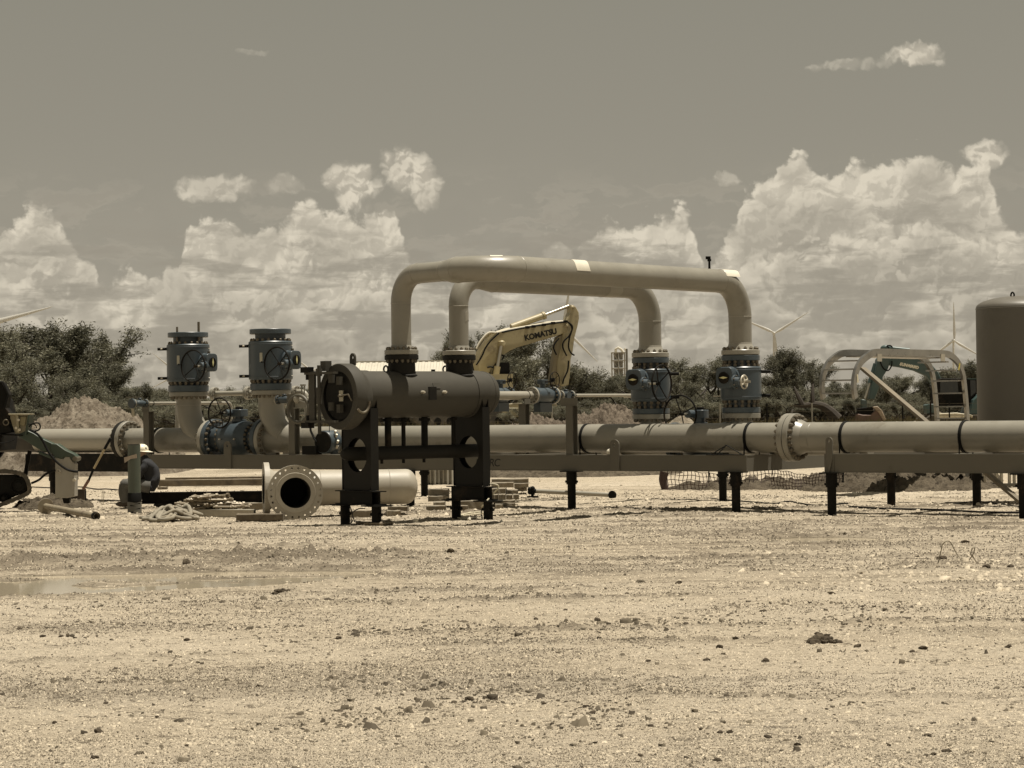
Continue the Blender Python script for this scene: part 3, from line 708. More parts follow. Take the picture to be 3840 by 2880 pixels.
T = Thing('pipe_skid', 'long beige steel skid frame on black posts under the header pipe', 'skid', SK, (s0+s1)/2, tb, 0)
channel(T, (s0, tb, BT-BH), (s1, tb, BT-BH), BH, M_beam, side=-1)
channel(T, (s0, tb+WD, BT-BH), (s1, tb+WD, BT-BH), BH, M_beam, side=1)
channel(T, (s1-.01, tb+.008, BT-BH-.001), (s1-.01, tb+WD-.01, BT-BH-.001), BH, M_beam, name='end_beam', side=-1)
for k in range(1, 9):
    s = s0+(s1-s0)*k/9; T.part('crossbeam', MB().box((s, tb+WD/2, BT-BH/2-.02), (.12, WD-.03, BH-.05)), M_beam, smooth=0)
for px, t in ((1540, tb+.05), (2144, tb+.05), (2760, tb+.05)): post(T, (sx(px, t, 1850), t, 0), BT-BH)
for px, t in ((1592, tb+WD), (2711, tb+WD-.1)): post(T, (sx(px, t, 1850), t, 0), BT-BH)
for px in (857, 2308):
    s = sx(px, tb, 1700); pad_eye(T, s, tb-.022, BT-BH+.005, BH+.27, .19); T.part('doubler_plate', MB().box((s+.09, tb-.016, BT-BH/2), (.02, .02, BH-.02)), M_beam, smooth=0)
# support posts standing on the beam
def hpost(T, s, t, z0, z1, w=.15, name='support_post', mt=None):
    b = MB().box((s, t, (z0+z1)/2), (.012, w, z1-z0)).box((s, t-w/2, (z0+z1)/2), (w, .012, z1-z0)).box((s, t+w/2, (z0+z1)/2), (w, .012, z1-z0))
    return T.part(name, b, mt or M_beam, smooth=0)
sp1 = sx(558, tb+.1, 1640); hpost(T, sp1, tb+.1, BT+.002, W(558, 1545, 48).z)
sp2 = sx(1103, tb+.1, 1600); hpost(T, sp2, tb+.1, BT+.002, 2.03)
sp3 = sx(2144, tb+.1, 1600); zp3 = 1.75-(1520-1545)/8540*40.2
hpost(T, sp3, tb+.1, BT+.002, 1.86)
for s, z in ((sp1, W(558, 1545, 48).z), (sp2, 2.03), (sp3, 1.86)): T.part('pipe_shoe', MB().box((s, tb+.1, z+.005), (.36 if s > 0 else .2, .2, .012)).box((s, tb+.02, z+.07), (.36 if s > 0 else .2, .012, .14)), M_beam, smooth=0)
# stencilled letters on the front beam
FONT_M = mat_once('stencil_black', (.012, .011, .009), .7)
def letters(parent, txt, p, ex, ez, size, mt, depth=.002, shear=0., name='lettering', spacing=1.0, bold=0.):
    cu = bpy.data.curves.new(name, 'FONT'); cu.body = txt; cu.size = size; cu.extrude = depth; cu.shear = shear; cu.space_character = spacing; cu.offset = bold
    cu.materials.append(mt); o = bpy.data.objects.new(name, cu); COL.objects.link(o); o.parent = parent
    bpy.context.view_layer.update(); me = bpy.data.meshes.new_from_object(o.evaluated_get(bpy.context.evaluated_depsgraph_get())); bpy.data.objects.remove(o); me.materials.clear(); me.materials.append(mt); o = bpy.data.objects.new(name, me); COL.objects.link(o); o.parent = parent
    ex = Vector(ex).normalized(); ez = Vector(ez).normalized(); n = ex.cross(ez)
    m4 = Matrix.Identity(4)
    for i in range(3): m4[i][0] = ex[i]; m4[i][1] = ez[i]; m4[i][2] = n[i]; m4[i][3] = p[i]
    o.matrix_local = m4; return o
for ch, px in (('P', 1782), ('A', 1806), ('R', 1833), ('C', 1851)):
    q = Vector((sx(px, tb-.01, 1740), tb-.0105, BT-BH+.075))-T.org; letters(T.o, ch, q, (1, 0, 0), (0, 0, 1), .20, FONT_M, .001, .18)
# second skid
tb2 = -.9; BT2, BH2 = 1.008, .305
s2 = sx(3092, tb2, 1730); s3 = sx(3840, tb2, 1730)+4.
T = Thing('pipe_skid', 'nearer beige skid frame starting at the lifting lug by the bolted joint', 'skid', SK, (s2+s3)/2, tb2, 0)
channel(T, (s2, tb2, BT2-BH2), (s3, tb2, BT2-BH2), BH2, M_beam, side=-1)
channel(T, (s2, tb2+3.9, BT2-BH2), (s3, tb2+3.9, BT2-BH2), BH2, M_beam, side=1)
T.part('end_beam', MB().box((s2+.008, tb2+1.95, BT2-BH2/2), (.014, 3.86, BH2-.01)), M_beam, smooth=0)
for k in range(1, 6): T.part('crossbeam', MB().box((s2+(s3-s2)*k/6, tb2+1.95, BT2-BH2/2-.02), (.12, 3.85, BH2-.06)), M_beam, smooth=0)
for px, t in ((3107, tb2+.06), (3838, tb2+.06)): post(T, (sx(px, t, 1850)+(.06 if px < 3200 else 0), t, 0), BT2-BH2)
for px, t in ((3342, 3.0), (3663, 3.0)): post(T, (sx(px, t, 1850), t, 0), BT2-BH2)
pad_eye(T, sx(3108, tb2, 1680)+.02, tb2-.022, BT2-BH2+.005, BH2+.27, .12, hole_r=.025); 
T.part('doubler_plate', MB().box((s2+.17, tb2-.014, BT2-BH2/2), (.02, .02, BH2-.02)), M_beam, smooth=0)
# support beam below the left pipe length, its shade painted in as black
sb0 = sx(112, -.1, 1730); sb1 = sx(500, -.1, 1730)
T = Thing('steel_beam', 'steel support beam painted as dark as its shade, on black legs beneath the left pipe end', 'beam', SK, (sb0+sb1)/2, -.1, 0)
T.part('beam', MB().box(((sb0+sb1)/2, .02, .80), (sb1-sb0, .5, .37)), M_black, smooth=0)
post(T, (sx(200, -.1, 1780), -.1, 0), .62); post(T, (sx(200, -.1, 1780), .5, 0), .62); post(T, (sb1-.3, .5, 0), .62)

# ------------------------------------------------------------------ upright valves on the header elbows
stand_valve(SK, sE1, 0, 'tall blue upright valve with two bolts standing out of its open top flange', 2.268, 3.49, 2.47, 3.245, .44, .415, .305, .13, U, -V_, top_open=True, wr=.325, group='blue valves on the header elbows', off=.40, goff=.58)
stand_valve(SK, sE2, 0, 'tall blue upright valve with bare open top flange, nearer the dark vessel', 2.268, 3.49, 2.47, 3.245, .44, .415, .305, .13, U, -V_, top_open=True, wr=.325, group='blue valves on the header elbows', off=.40, goff=.58)
T = Thing('stud_bolt', 'long stud left standing in the left open valve flange, far side of its rim', 'bolt', SK, sE1+.02, .2, 3.36)
T.part('rod', MB().cyl((sE1+.02, -.34, 3.30), (sE1+.02, -.34, 3.60), .022, seg=12), M_nutd)
T = Thing('stud_bolt', 'taller stud standing in the left open valve flange, right edge of its rim', 'bolt', SK, sE1+.33, .02, 3.36)
T.part('rod', MB().cyl((sE1+.34, -.04, 3.30), (sE1+.34, -.04, 3.70), .026, seg=12), M_nutd)
R1w = (2.51, 41.2); R2w = (4.03, 40.1)
r1 = SK.local(R1w); r2 = SK.local(R2w)
for (a, b), lab, wh in ((r1, 'blue upright valve with black handwheel, on the left of the right-hand pair', True), (r2, 'blue upright valve without handwheel, at the right end of the near crossover pipe', False)):
    stand_valve(SK, a, b, lab, 1.70, 2.712, 1.92, 2.51, .36, .338, .25, .095, -V_, U, wheel=wh, wr=.325, goff=.50, gz=.10, ind='h', drains=1, group='blue valves under the crossover pipes', nn=16, off=.47)
# far header below them
fh = (r1[1]+r2[1])/2
T = Thing('pipe_spool', 'rear beige header pipe carrying the right-hand pair of upright valves', 'pipe', SK, r1[0], fh, 1.0)
T.part('pipe', MB().cyl((r1[0]-1.0, fh, 1.15), (r1[0]+.55, fh, 1.15), .2, seg=40), M_pipe)
T.part('pipe', MB().cyl((r2[0]-.2, fh, 1.15), (r2[0]+2.5, fh, 1.15), .2, seg=40), M_pipe)
for a, b in (r1, r2):
    T.part('riser', MB().cyl((a, b, 1.15), (a, b, 1.62), .2, seg=40), M_pipe)
    T.flange((a, b, 1.605), ZZ, .338, .09, M_pipe, 16, None, .03, -1)
line_valve(SK, (r1[0]+r2[0])/2+.1, fh, 1.20, 'blue inline valve half hidden behind the header, handwheel above the pipe', 1.15, .30, .34, .2, .09, .50, None, wr=.33, stem_h=.12, nn=16, gdir=1.)
# ------------------------------------------------------------------ crossover pipes (the two loops)
L1w = VS.o; L2w = VS.world(1.19, .02)
L2w = Vector((-.867, 37.57, 0))
LZ = 4.0
d2 = (Vector((R2w[0], R2w[1], 0)) - Vector((-.37, 35.1, 0))).normalized()
def patch(T, mt, c, axis, r, w, a0, a1, name='paint_band', wob=.03, ref=ZZ):
    """thin sleeve part way round a pipe with uneven ends; angles from ref"""
    ax = Vector(axis).normalized(); ref = Vector(ref); ref = (ref-ax*ref.dot(ax)).normalized(); y = ax.cross(ref); n = 28; v = []; f = []
    for k in range(n+1):
        a = a0+(a1-a0)*k/n; d = ref*math.cos(a)+y*math.sin(a); q = wob*math.sin(a*3.1+1)
        for s_, rr in ((-w/2+q, r+.001), (-w/2+q, r+.004), (w/2+q, r+.004), (w/2+q, r+.001)): v.append(Vector(c)+ax*s_+d*rr)
    for k in range(n):
        for j in range(3): f.append((k*4+j, k*4+4+j, k*4+5+j, k*4+1+j))
    return T.part(name, MB().add(v, f), mt)
# near loop, from the vessel's left nozzle
T = Thing('crossover_pipe', 'near crossover pipe arching from the vessel to the far right blue valve, two white bands', 'pipe', WF, L1w.x, L1w.y, 2.7, 'beige crossover pipes')
B0 = Vector((L1w.x, L1w.y, 2.72)); B1 = Vector((L1w.x, L1w.y, LZ)); wv = Vector((.643, -.766, 0)); B2 = Vector((-.37, 35.1, LZ)); wv = (B2-B1).normalized()
B3 = Vector((R2w[0], R2w[1], LZ)); B4 = Vector((R2w[0], R2w[1], 2.80))
ra, rb_ = .162, .203
s0_, s1_, arc = arc_corner(B0, B1, B2, .46, 16)
T.part('riser', MB().tube([B0+ZZ*.08, s0_], ra, 40), M_pipe); T.part('elbow', MB().tube(arc, ra*1.006, 40), M_pipe)
s2_, s3_, arc2 = arc_corner(B1, B2, B3, .61, 18)
rd0 = s2_-wv*.33
T.part('pipe', MB().tube([s1_, rd0], ra, 40), M_pipe)
T.part('reducer', MB().tube([rd0, rd0+wv*.06, rd0+wv*.20, rd0+wv*.33], [ra, ra*1.02, rb_*.97, rb_], 40), M_pipe)
T.part('elbow', MB().tube(arc2, rb_*1.006, 44), M_pipe)
s4_, s5_, arc3 = arc_corner(B2, B3, B4, .61, 18)
T.part('pipe', MB().tube([s3_, s4_], rb_, 44), M_pipe); T.part('elbow', MB().tube(arc3, rb_*1.006, 44), M_pipe)
T.part('riser', MB().tube([s5_, B4-ZZ*.0], rb_, 44), M_pipe)
b = MB()
for q, dd, rr in ((s0_, ZZ, ra), (s1_, wv, ra), (rd0, wv, ra), (s2_, wv, rb_), (s3_, d2, rb_), (s4_, d2, rb_), (s5_, ZZ, rb_), (B4+ZZ*.12, ZZ, rb_)): b.torus(q, dd, rr, .006, 44, 6)
T.part('weld_seam', b, M_pipel)
def atx(P0, P1, px, py):      # point on the level line P0-P1 seen in picture column px
    r_ = ray(px, py); k = None; best = 1e9
    for i in range(2001):
        q = P0+(P1-P0)*(i/2000); dd = (q-ORG); v = abs((dd.dot(camR)/dd.dot(fwd))*FPX+1920-px)
        if v < best: best = v; k = q
    return k
patch(T, M_white, atx(s3_, s4_, 2156, 1025), d2, rb_, .34, -2.1, 1.5)
patch(T, M_white, atx(s3_, B3, 2722, 1050), d2, rb_, .40, -2.3, 1.2)
qa = arc2[int(len(arc2)*.62)]; qd = arc2[int(len(arc2)*.62)+1]-arc2[int(len(arc2)*.62)-1]; patch(T, M_white, qa, qd, rb_*1.008, .20, -.30, .50, wob=.02)
# thermowell on top
q = atx(s3_, s4_, 2661, 1010)
T.part('thermowell', MB().cyl(q+ZZ*rb_, q+ZZ*(rb_+.13), .022, .018, 12).cyl(q+ZZ*(rb_+.13), q+ZZ*(rb_+.17), .034, seg=14).box(q+ZZ*(rb_+.19)-Vector((.02, 0, 0)), (.085, .05, .05)), M_black)
T.flange((R2w[0], R2w[1], 2.72), ZZ, .338, .085, M_pipel, 16, None, .03, 1)
T.part('neck', MB().lathe([(0, .27), (.09, .215), (.13, .203)], (R2w[0], R2w[1], 2.80), ZZ, 44), M_pipel)
T.flange((L1w.x, L1w.y, 2.712), ZZ, .275, .075, M_pipe, 16, None, .028, 1)
T.part('neck', MB().lathe([(0, .20), (.08, .165)], (L1w.x, L1w.y, 2.785), ZZ, 40), M_pipe)
# far loop
T = Thing('crossover_pipe', 'rear crossover pipe arching from the vessel to the blue valve with the handwheel', 'pipe', WF, L2w.x, L2w.y, 2.7, 'beige crossover pipes')
B0 = Vector((L2w.x, L2w.y, 2.72)); B1 = Vector((L2w.x, L2w.y, LZ-.02)); B3 = Vector((R1w[0], R1w[1], LZ-.02)); B4 = Vector((R1w[0], R1w[1], 2.80)); d3 = (B3-B1).normalized()
s0_, s1_, arc = arc_corner(B0, B1, B3, .46, 16); s4_, s5_, arc3 = arc_corner(B1, B3, B4, .61, 18)
T.part('riser', MB().tube([B0+ZZ*.08, s0_], ra, 40), M_pipe); T.part('elbow', MB().tube(arc, ra*1.006, 40), M_pipe)
T.part('reducer', MB().tube([s1_, s1_+d3*.06, s1_+d3*.28, s1_+d3*.36], [ra, ra*1.02, rb_*.97, rb_], 40), M_pipe)
T.part('pipe', MB().tube([s1_+d3*.36, s4_], rb_, 44), M_pipe); T.part('elbow', MB().tube(arc3, rb_*1.006, 44), M_pipe)
T.part('riser', MB().tube([s5_, B4], rb_, 44), M_pipe)
b = MB()
for q, dd, rr in ((s0_, ZZ, ra), (s1_, d3, ra), (s1_+d3*.36, d3, rb_), (s4_, d3, rb_), (s5_, ZZ, rb_), (B4+ZZ*.12, ZZ, rb_)): b.torus(q, dd, rr, .006, 44, 6)
T.part('weld_seam', b, M_pipel)
patch(T, M_pipel, atx(s1_, s4_, 2280, 1090), d3, rb_, .34, 1.4, 4.2)
patch(T, M_pipel, B0+ZZ*.62, ZZ, ra, .16, -2.4, -1.2, 'pale_patch', ref=Vector((0, 1, 0)))  # paler sleeve part way round the riser
T.flange((R1w[0], R1w[1], 2.72), ZZ, .338, .085, M_pipel, 16, None, .03, 1)
T.part('neck', MB().lathe([(0, .27), (.09, .215), (.13, .203)], (R1w[0], R1w[1], 2.80), ZZ, 44), M_pipel)
T.flange((L2w.x, L2w.y, 2.712), ZZ, .275, .075, M_pipel, 16, None, .028, 1)
T.part('neck', MB().lathe([(0, .20), (.08, .165)], (L2w.x, L2w.y, 2.785), ZZ, 40), M_pipe)

# ------------------------------------------------------------------ the dark separator vessel
VZ, VR = 2.07, .375
a2, b2 = VS.local(L2w)
aL = VS.local((-2.74, 35.97))[0]      # hub ring
aR = VS.local((-.30, 38.03))[0]-.26
b1 = -.0
T = Thing('separator_vessel', 'dark horizontal separator vessel with hinged end closure on two tall saddles', 'vessel', VS, (aL+aR)/2, 0, 0)
Lb = aR-(aL+.42)
sh = T.part('shell', MB().lathe([(0, VR), (Lb, VR)]+[(Lb+.24*math.sin(k*math.pi/16), VR*math.cos(k*math.pi/16)) for k in range(1, 9)], (aL+.42, 0, VZ), U, 72), M_vess)
T.part('seam', MB().torus((aR, 0, VZ), U, VR, .006, 64, 6).torus((aL+.45, 0, VZ), U, VR, .006, 64, 6), M_vess, sh)
hub = T.part('closure_hub', MB().lathe([(0, .40), (-.0, .515), (.02, .525), (.20, .525), (.42, VR)], (aL, 0, VZ-.03), U, 72), M_vess)
T.part('closure_bore', MB().lathe([(0, .40), (.14, .395), (.14, 0)], (aL, 0, VZ-.03), U, 64), M_black, hub)
# door, ajar inside its ring
dd_ = T.part('door', MB().disc((aL+.02, 0, VZ-.03), U, .385, .10, .02, 64), M_dark)
T.part('clamp_band', MB().torus((aL+.02, 0, VZ-.03), U, .395, .022, 64, 8, .5, 5.6), M_black, dd_)
T.part('hinge_post', MB().cyl((aL-.20, .23, VZ-.62), (aL-.20, .23, VZ+.47), .03, seg=16).cyl((aL-.20, .23, VZ-.14), (aL-.20, .23, VZ+.12), .045, seg=16), M_vess, dd_)
T.part('hinge_panel', MB().box((aL-.16, .47, VZ-.02), (.04, .16, .80)), M_vess, dd_)
for z in (VZ+.345, VZ-.42):
    T.part('hinge_arm', MB().box((aL-.17, .22, z), (.09, .80, .035)), M_vess, dd_)
    T.part('hinge_block', MB().box((aL-.17, .60, z+(.06 if z > VZ else -.06)), (.12, .20, .09)).cyl((aL-.17, .58, z-.10), (aL-.17, .58, z+.10), .035, seg=14), M_black, dd_)
T.part('hinge_bracket', MB().box((aL-.02, .29, VZ+.46), (.12, .14, .16)).cyl((aL-.20, .23, VZ+.30), (aL-.20, .23, VZ+.42), .05, seg=14), M_vess, hub)
for z in (.22, -.22):
    T.part('clamp_screw', MB().cyl((aL-.07, .07, VZ+z-.03), (aL-.07, .07, VZ+z+.10), .055, seg=12).box((aL-.05, -.12, VZ+z), (.07, .09, .13)), M_vess, dd_)
T.part('tag_plate', MB().box((aL-.045, -.15, VZ-.02), (.012, .10, .17)), mat_once('tag_metal', (.42, .39, .3), .45, .3), dd_, smooth=0)
T.part('pressure_lock', MB().cyl((aL-.11, -.17, VZ-.02), (aL-.02, -.17, VZ-.02), .022, seg=10).tube([(aL-.1, -.2, VZ-.02), (aL-.06, -.36, VZ), (aL-.02, -.40, VZ-.1)], .014, 8), M_nutd, dd_)
# hook on the shell and lifting eyes
hk = [(aL+.25-.0*math.cos(a), -.53, 0) for a in (0,)]
T.part('hook', MB().tube([(aL+.10+.14*math.sin(a)*.9, -.50-.03, VZ-.13-.16*math.cos(a)) for a in np.linspace(-.9, 1.7, 12)], .02, 8), M_nutd, hub)
pad_eye(T, aL+.30, 0, VZ+.46, .20, .14, mt=M_vess, ax=(1, 0, 0), hole_r=.03, name='lifting_eye')
for s in (aL+.95, a2-.30):
    T.part('lifting_eye', MB().torus((s, 0, VZ+VR+.03), U, .055, .014, 24, 8), M_dark, sh)
T.part('handle_loop', MB().torus((aL+1.25, -.02, VZ+VR-.06), V_, .18, .012, 24, 6, 0, math.pi, ref=U) if False else MB().tube([(aL+1.25+.19*math.cos(a), -.02, VZ+VR-.03+.15*math.sin(a)) for a in np.linspace(0, math.pi, 14)], .012, 8), M_black, sh)
for k, s in enumerate((aL+1.5, a2-.55)): T.part('plug', MB().cyl((s, 0, VZ+VR-.02), (s, 0, VZ+VR+.03), .035, seg=10), M_dark, sh)
# nozzles
for a in (0., a2):
    bb = 0. if a == 0. else b2
    nz_ = T.part('nozzle', MB().lathe([(0, .27), (.03, .225), (.30, .215)], (a, bb, VZ+VR-.07), ZZ, 44), M_dark)
    T.flange((a, bb, 2.628), ZZ, .275, .078, M_dark, 16, None, .028, -1, parent=nz_, nutmat=M_nut)
    T.part('gasket', MB().disc((a, bb, 2.705), ZZ, .24, .010, .002, 40), M_gasket, nz_)
# small fittings on the near side
for s in (VS.hit(1582, 1486, -VR)[0], VS.hit(1663, 1486, -VR)[0]):
    T.part('sample_fitting', MB().cyl((s, -VR*.97, VZ+.03), (s, -VR-.06, VZ+.03), .024, seg=8).cyl((s, -VR-.05, VZ+.03), (s, -VR-.08, VZ+.03), .018, seg=8), M_nut, sh)
s = VS.hit(1622, 1480, -VR)[0]
T.part('name_plate_bracket', MB().box((s, -VR*.99, VZ+.01), (.15, .035, .21)), M_dark, sh, smooth=0)
T.part('name_plate', MB().box((s+.10, -VR*.93, VZ+.13), (.14, .02, .09), Matrix.Rotation(R(-20), 3, 'X')), M_vess, sh, smooth=0)
T.part('repair_pad', MB().lathe([(0, VR+.004), (.18, VR+.004)], (aR-.02, 0, VZ-.0), U, 8), M_vess, sh) if False else None
# lower boot
zb_ = 1.13; ab0 = VS.hit(1300, 1697, 0)[0]; ab1 = VS.hit(1815, 1697, 0)[0]
boot = T.part('lower_drum', MB().lathe([(-.10, 0), (-.085, .06), (-.03, .10), (0, .112), (ab1-ab0, .112), (ab1-ab0+.03, .10), (ab1-ab0+.085, .06), (ab1-ab0+.10, 0)], (ab0, 0, zb_), U, 40), M_dark)
for px in (1455, 1513, 1592, 1700):
    s = VS.hit(px, 1630, 0)[0]; w_ = .055 if px in (1455, 1592) else .035
    T.part('downcomer', MB().cyl((s, 0, zb_+.05), (s, 0, VZ-VR+.05), w_, seg=20).disc((s, 0, VZ-VR-.06), ZZ, w_*1.7, .05, .004, 24), M_black)
for px in (1432, 1513, 1590):
    s = VS.hit(px, 1730, 0)[0]; T.part('drain_stub', MB().cyl((s, 0, zb_-.17), (s, 0, zb_-.08), .025, seg=10), M_black, boot)
# saddles: tall box uprights with a round port, on an I-beam, on screw posts
def saddle(a, wid=.76, thk=.13):
    zt = VZ-.05; z0 = .55; n = 40; b = MB(); hy = wid/2; cz = 1.11; hr = .270
    for sg_, x in ((-1, a-thk/2), (1, a+thk/2-.012)):
        v = []; f = []; vo = []; vi = []
        for k in range(n):
            an = 2*math.pi*(k+.5)/n; dy, dz = math.cos(an), math.sin(an)
            lim = (zt-cz) if dz > 0 else (cz-z0); tt = min(hy/max(abs(dy), 1e-6), lim/max(abs(dz), 1e-6))
            vo.append((dy*tt, cz+dz*tt)); vi.append((hr*dy, cz+hr*dz))
        # square corners
        for xx in (x, x+.012): v += [(xx, y, z) for y, z in vo]+[(xx, y, z) for y, z in vi]
        for k in range(n):
            j = (k+1) % n; f += [(k, n+k, n+j, j), (2*n+k, 2*n+j, 3*n+j, 3*n+k), (n+k, 3*n+k, 3*n+j, n+j)]
        b.add(v, f)
    o = T.part('saddle', b, M_dark, smooth=0)
    T.part('saddle_side', MB().box((a, -hy-.007, (z0+VZ-.22)/2), (thk+.02, .014, VZ-.22-z0)).box((a, hy+.007, (z0+VZ-.22)/2), (thk+.02, .014, VZ-.22-z0)), M_dark, o, smooth=0)
    T.part('wear_plate', MB().torus((a, 0, VZ), U, VR+.004, .006, 40, 4).lathe([(-.12, VR+.003), (-.12, VR+.012), (.12, VR+.012), (.12, VR+.003)], (a, 0, VZ), U, 56), M_vess, o)
    ib = T.part('base_beam', MB().box((a, 0, .535), (.24, 1.06, .016)).box((a, 0, .33), (.24, 1.06, .016)).box((a, 0, .433), (.03, 1.02, .19)).box((a-.09, .0, .433), (.008, .86, .19)), M_black, smooth=0)
    for sgn in (-1, 1):
        y = sgn*.42; p = Vector((a, y, 0)); T.part('screw_post', MB().cyl(p-ZZ*.1, p+ZZ*.30, .078, seg=20).box(p+ZZ*.308, (.34, .36, .02)).cyl(p+ZZ*.17-V_*.14, p+ZZ*.17+V_*.14, .026, seg=10), M_black)
saddle(VS.local((-2.43, 36.25))[0]); saddle(VS.local((-.68, 37.71))[0])

# ------------------------------------------------------------------ the flanged tee lying on timbers
def holed_flange(T, c, ax, r, bore, th, n, hc, hr, mt, face=None):
    """annulus with n real bolt holes"""
    ax = Vector(ax).normalized(); x = ax.orthogonal().normalized(); x = (ZZ-ax*ZZ.dot(ax)).normalized(); y = ax.cross(x); v = []; f = []; c = Vector(c)
    for k in range(n):
        a = 2*math.pi*(k+.5)/n; da = math.pi/n
        outs = []
        for (aa, rr) in ((a-da, bore), (a-da, hc), (a-da, r), (a, r), (a+da, r), (a+da, hc), (a+da, bore), (a, bore)): outs.append((rr*math.cos(aa), rr*math.sin(aa)))
        hx, hy = hc*math.cos(a), hc*math.sin(a); ins = []
        for (ox, oy) in outs:
            q = math.atan2(oy-hy, ox-hx); ins.append((hx+hr*math.cos(q), hy+hr*math.sin(q)))
        b0 = len(v)
        for d in (0, th):
            v += [c+x*p+y*q+ax*d for p, q in outs]+[c+x*p+y*q+ax*d for p, q in ins]
        for i in range(8):
            j = (i+1) % 8
            f += [(b0+i, b0+j, b0+8+j, b0+8+i), (b0+16+i, b0+24+i, b0+24+j, b0+16+j), (b0+8+i, b0+8+j, b0+24+j, b0+24+i)]
            if i in (2, 3, 6, 7): f.append((b0+i, b0+16+i, b0+16+j, b0+j))
    return T.part('flange', MB().add(v, f), mt, smooth=30)
cF = W(1108, 1848, 37.85); TF = Frame(cF.x, cF.y, 10)
M_tee = mat('tee_fitting_paint', (.34, .31, .25), .52, var=.10, vs=1.5, c2=(.28, .25, .19), c2s=1.4, c2t=(.55, .8), bump=.0006, bs=60)
fz = cF.z
T = Thing('flanged_tee', 'pale capped pipe tee lying on timbers, its open bolt-holed flange facing forward', 'pipe fitting', TF, .9, 1.2, 0)
yb = 1.62     # run axis behind the branch flange
holed_flange(T, (0, 0, fz), V_, .46, .255, .09, 24, .408, .021, M_tee)
T.part('raised_face', MB().lathe([(0, .255), (0, .33), (.012, .335)], (0, -.012, fz), V_, 60), M_tee)
T.part('bore', MB().lathe([(0, .255), (.06, .245), (1.2, .245), (1.2, 0)], (0, -.005, fz), V_, 56), mat_once('bore_dark', (.02, .018, .014), .8))
T.part('branch_neck', MB().lathe([(0, .37), (.10, .315), (.18, .305), (1.3, .305)], (0, .085, fz), V_, 60), M_tee)
runL, runR = -.30, 2.06; zr = fz+.02
T.part('run', MB().lathe([(0, .305), (runR-runL, .305)]+[(runR-runL+.20*math.sin(k*math.pi/16), .305*math.cos(k*math.pi/16)) for k in range(1, 9)], (runL, yb, zr), U, 60), M_tee)
holed_flange(T, (runL-.12, yb, zr), U, .46, .255, .09, 24, .408, .021, M_tee)
T.part('branch_neck', MB().lathe([(0, .37), (.10, .305)], (runL-.035, yb, zr), U, 56), M_tee)
T.part('bore', MB().lathe([(0, .255), (.5, .25), (.5, 0)], (runL-.125, yb, zr), U, 48), mat_once('bore_dark', (.02, .018, .014), .8))
for s in (.55, 1.75): T.part('weld_seam', MB().torus((s, yb, zr), U, .305, .006, 48, 6), M_tee)
# ------------------------------------------------------------------ small piping behind the header
def small_valve(T, c, ax, r, L, mt=None, lever=None, nuts=8):
    """compact flanged valve along ax, as parts of T"""
    ax = Vector(ax).normalized(); c = Vector(c); mt = mt or M_blue
    b = T.part('valve_body', MB().lathe([(0, 0), (0, r*.55), (L*.2, r*.6), (L*.35, r*.8), (L*.65, r*.8), (L*.8, r*.6), (L, r*.55), (L, 0)], c, ax, 28), mt)
    for a in (0., L-.03): T.flange(c+ax*a, ax, r, .03, mt, nuts, r*.82, .012, 1 if a == 0. else -1, b, seg=28, b=.004)
    for a in (-.032, L+.002): T.part('flange', MB().disc(c+ax*a, ax, r, .03, .004, 28), M_pipel, b)
    T.part('bonnet', MB().cyl(c+ax*L/2, c+ax*L/2+ZZ*r*1.25, r*.3, seg=14).disc(c+ax*L/2+ZZ*r*.9, ZZ, r*.5, .03, .004, 16), mt, b)
    if lever: T.part('lever', MB().bar(c+ax*L/2+ZZ*r*1.45, c+ax*L/2+ZZ*r*1.45+Vector(lever), .035, .012), M_nutd, b)
    return b
# line 1: from the short post left of the first elbow, running back
t0 = tb+.1; s = sp1; z = W(553, 1512.6, 47.1).z
T = Thing('small_pipe', 'thin beige pipe with small blue lever valve on its end, behind the left elbow', 'pipe', SK, s, t0, z)
tE = 2.05
run_pipe(T, [(s, t0-.02, z), (s, tE, z), (s, tE, .95)], .10, .034, M_pipel, 20, False)
b = small_valve(T, (s, t0-.42, z), V_, .088, .34, lever=(0, -.40, 0)); T.part('flange', MB().disc((s, t0-.50, z), V_, .10, .045, .005, 28), M_blued, b)
T.part('tag', MB().box((s, t0-.45, z-.19), (.006, .075, .17)), mat_once('tag_card', (.55, .50, .38), .7), b, smooth=0)
T.part('pipe_strap', MB().torus((s, t0+.13, z), V_, .040, .006, 20, 6), M_rub)
# line 2: between the tall valves, running along behind them
z = 2.24; t2 = 1.7; sa = sx(780, t2, 1471); sb = sx(1150, t2, 1471)
T = Thing('small_pipe', 'beige pipe with two bolted joints passing behind the tall upright valves', 'pipe', SK, (sa+sb)/2, t2, z)
run_pipe(T, [(sa-.9, t2, .95), (sa-.9, t2, z), (sb, t2, z), (sb, t2, .9)], .14, .055, M_pipel, 24, False)
for px, rr in ((805, .14), (932, .14), (1108, .13)):
    s = sx(px, t2, 1471)
    for a, sd_ in ((-.045, -1), (.004, 1)): T.flange((s+a, t2, z), U, rr, .04, M_pipel, 8, rr*.78, .016, sd_, seg=32, b=.004)
z = 2.02; t2 = 2.4; sa = sx(1060, t2, 1487); sb = sx(1300, t2, 1487)
T = Thing('small_pipe', 'second beige pipe low behind the grey handwheel, ending behind the vessel door', 'pipe', SK, (sa+sb)/2, t2, z)
run_pipe(T, [(sa, t2, 1.0), (sa, t2, z), (sb, t2, z), (sb, t2, .95)], .12, .05, M_pipel, 24, False)
T.part('branch', MB().tube([(sa+.3, t2, z-.25), (sb, t2, z-.25)], .025, 14), M_pipel)
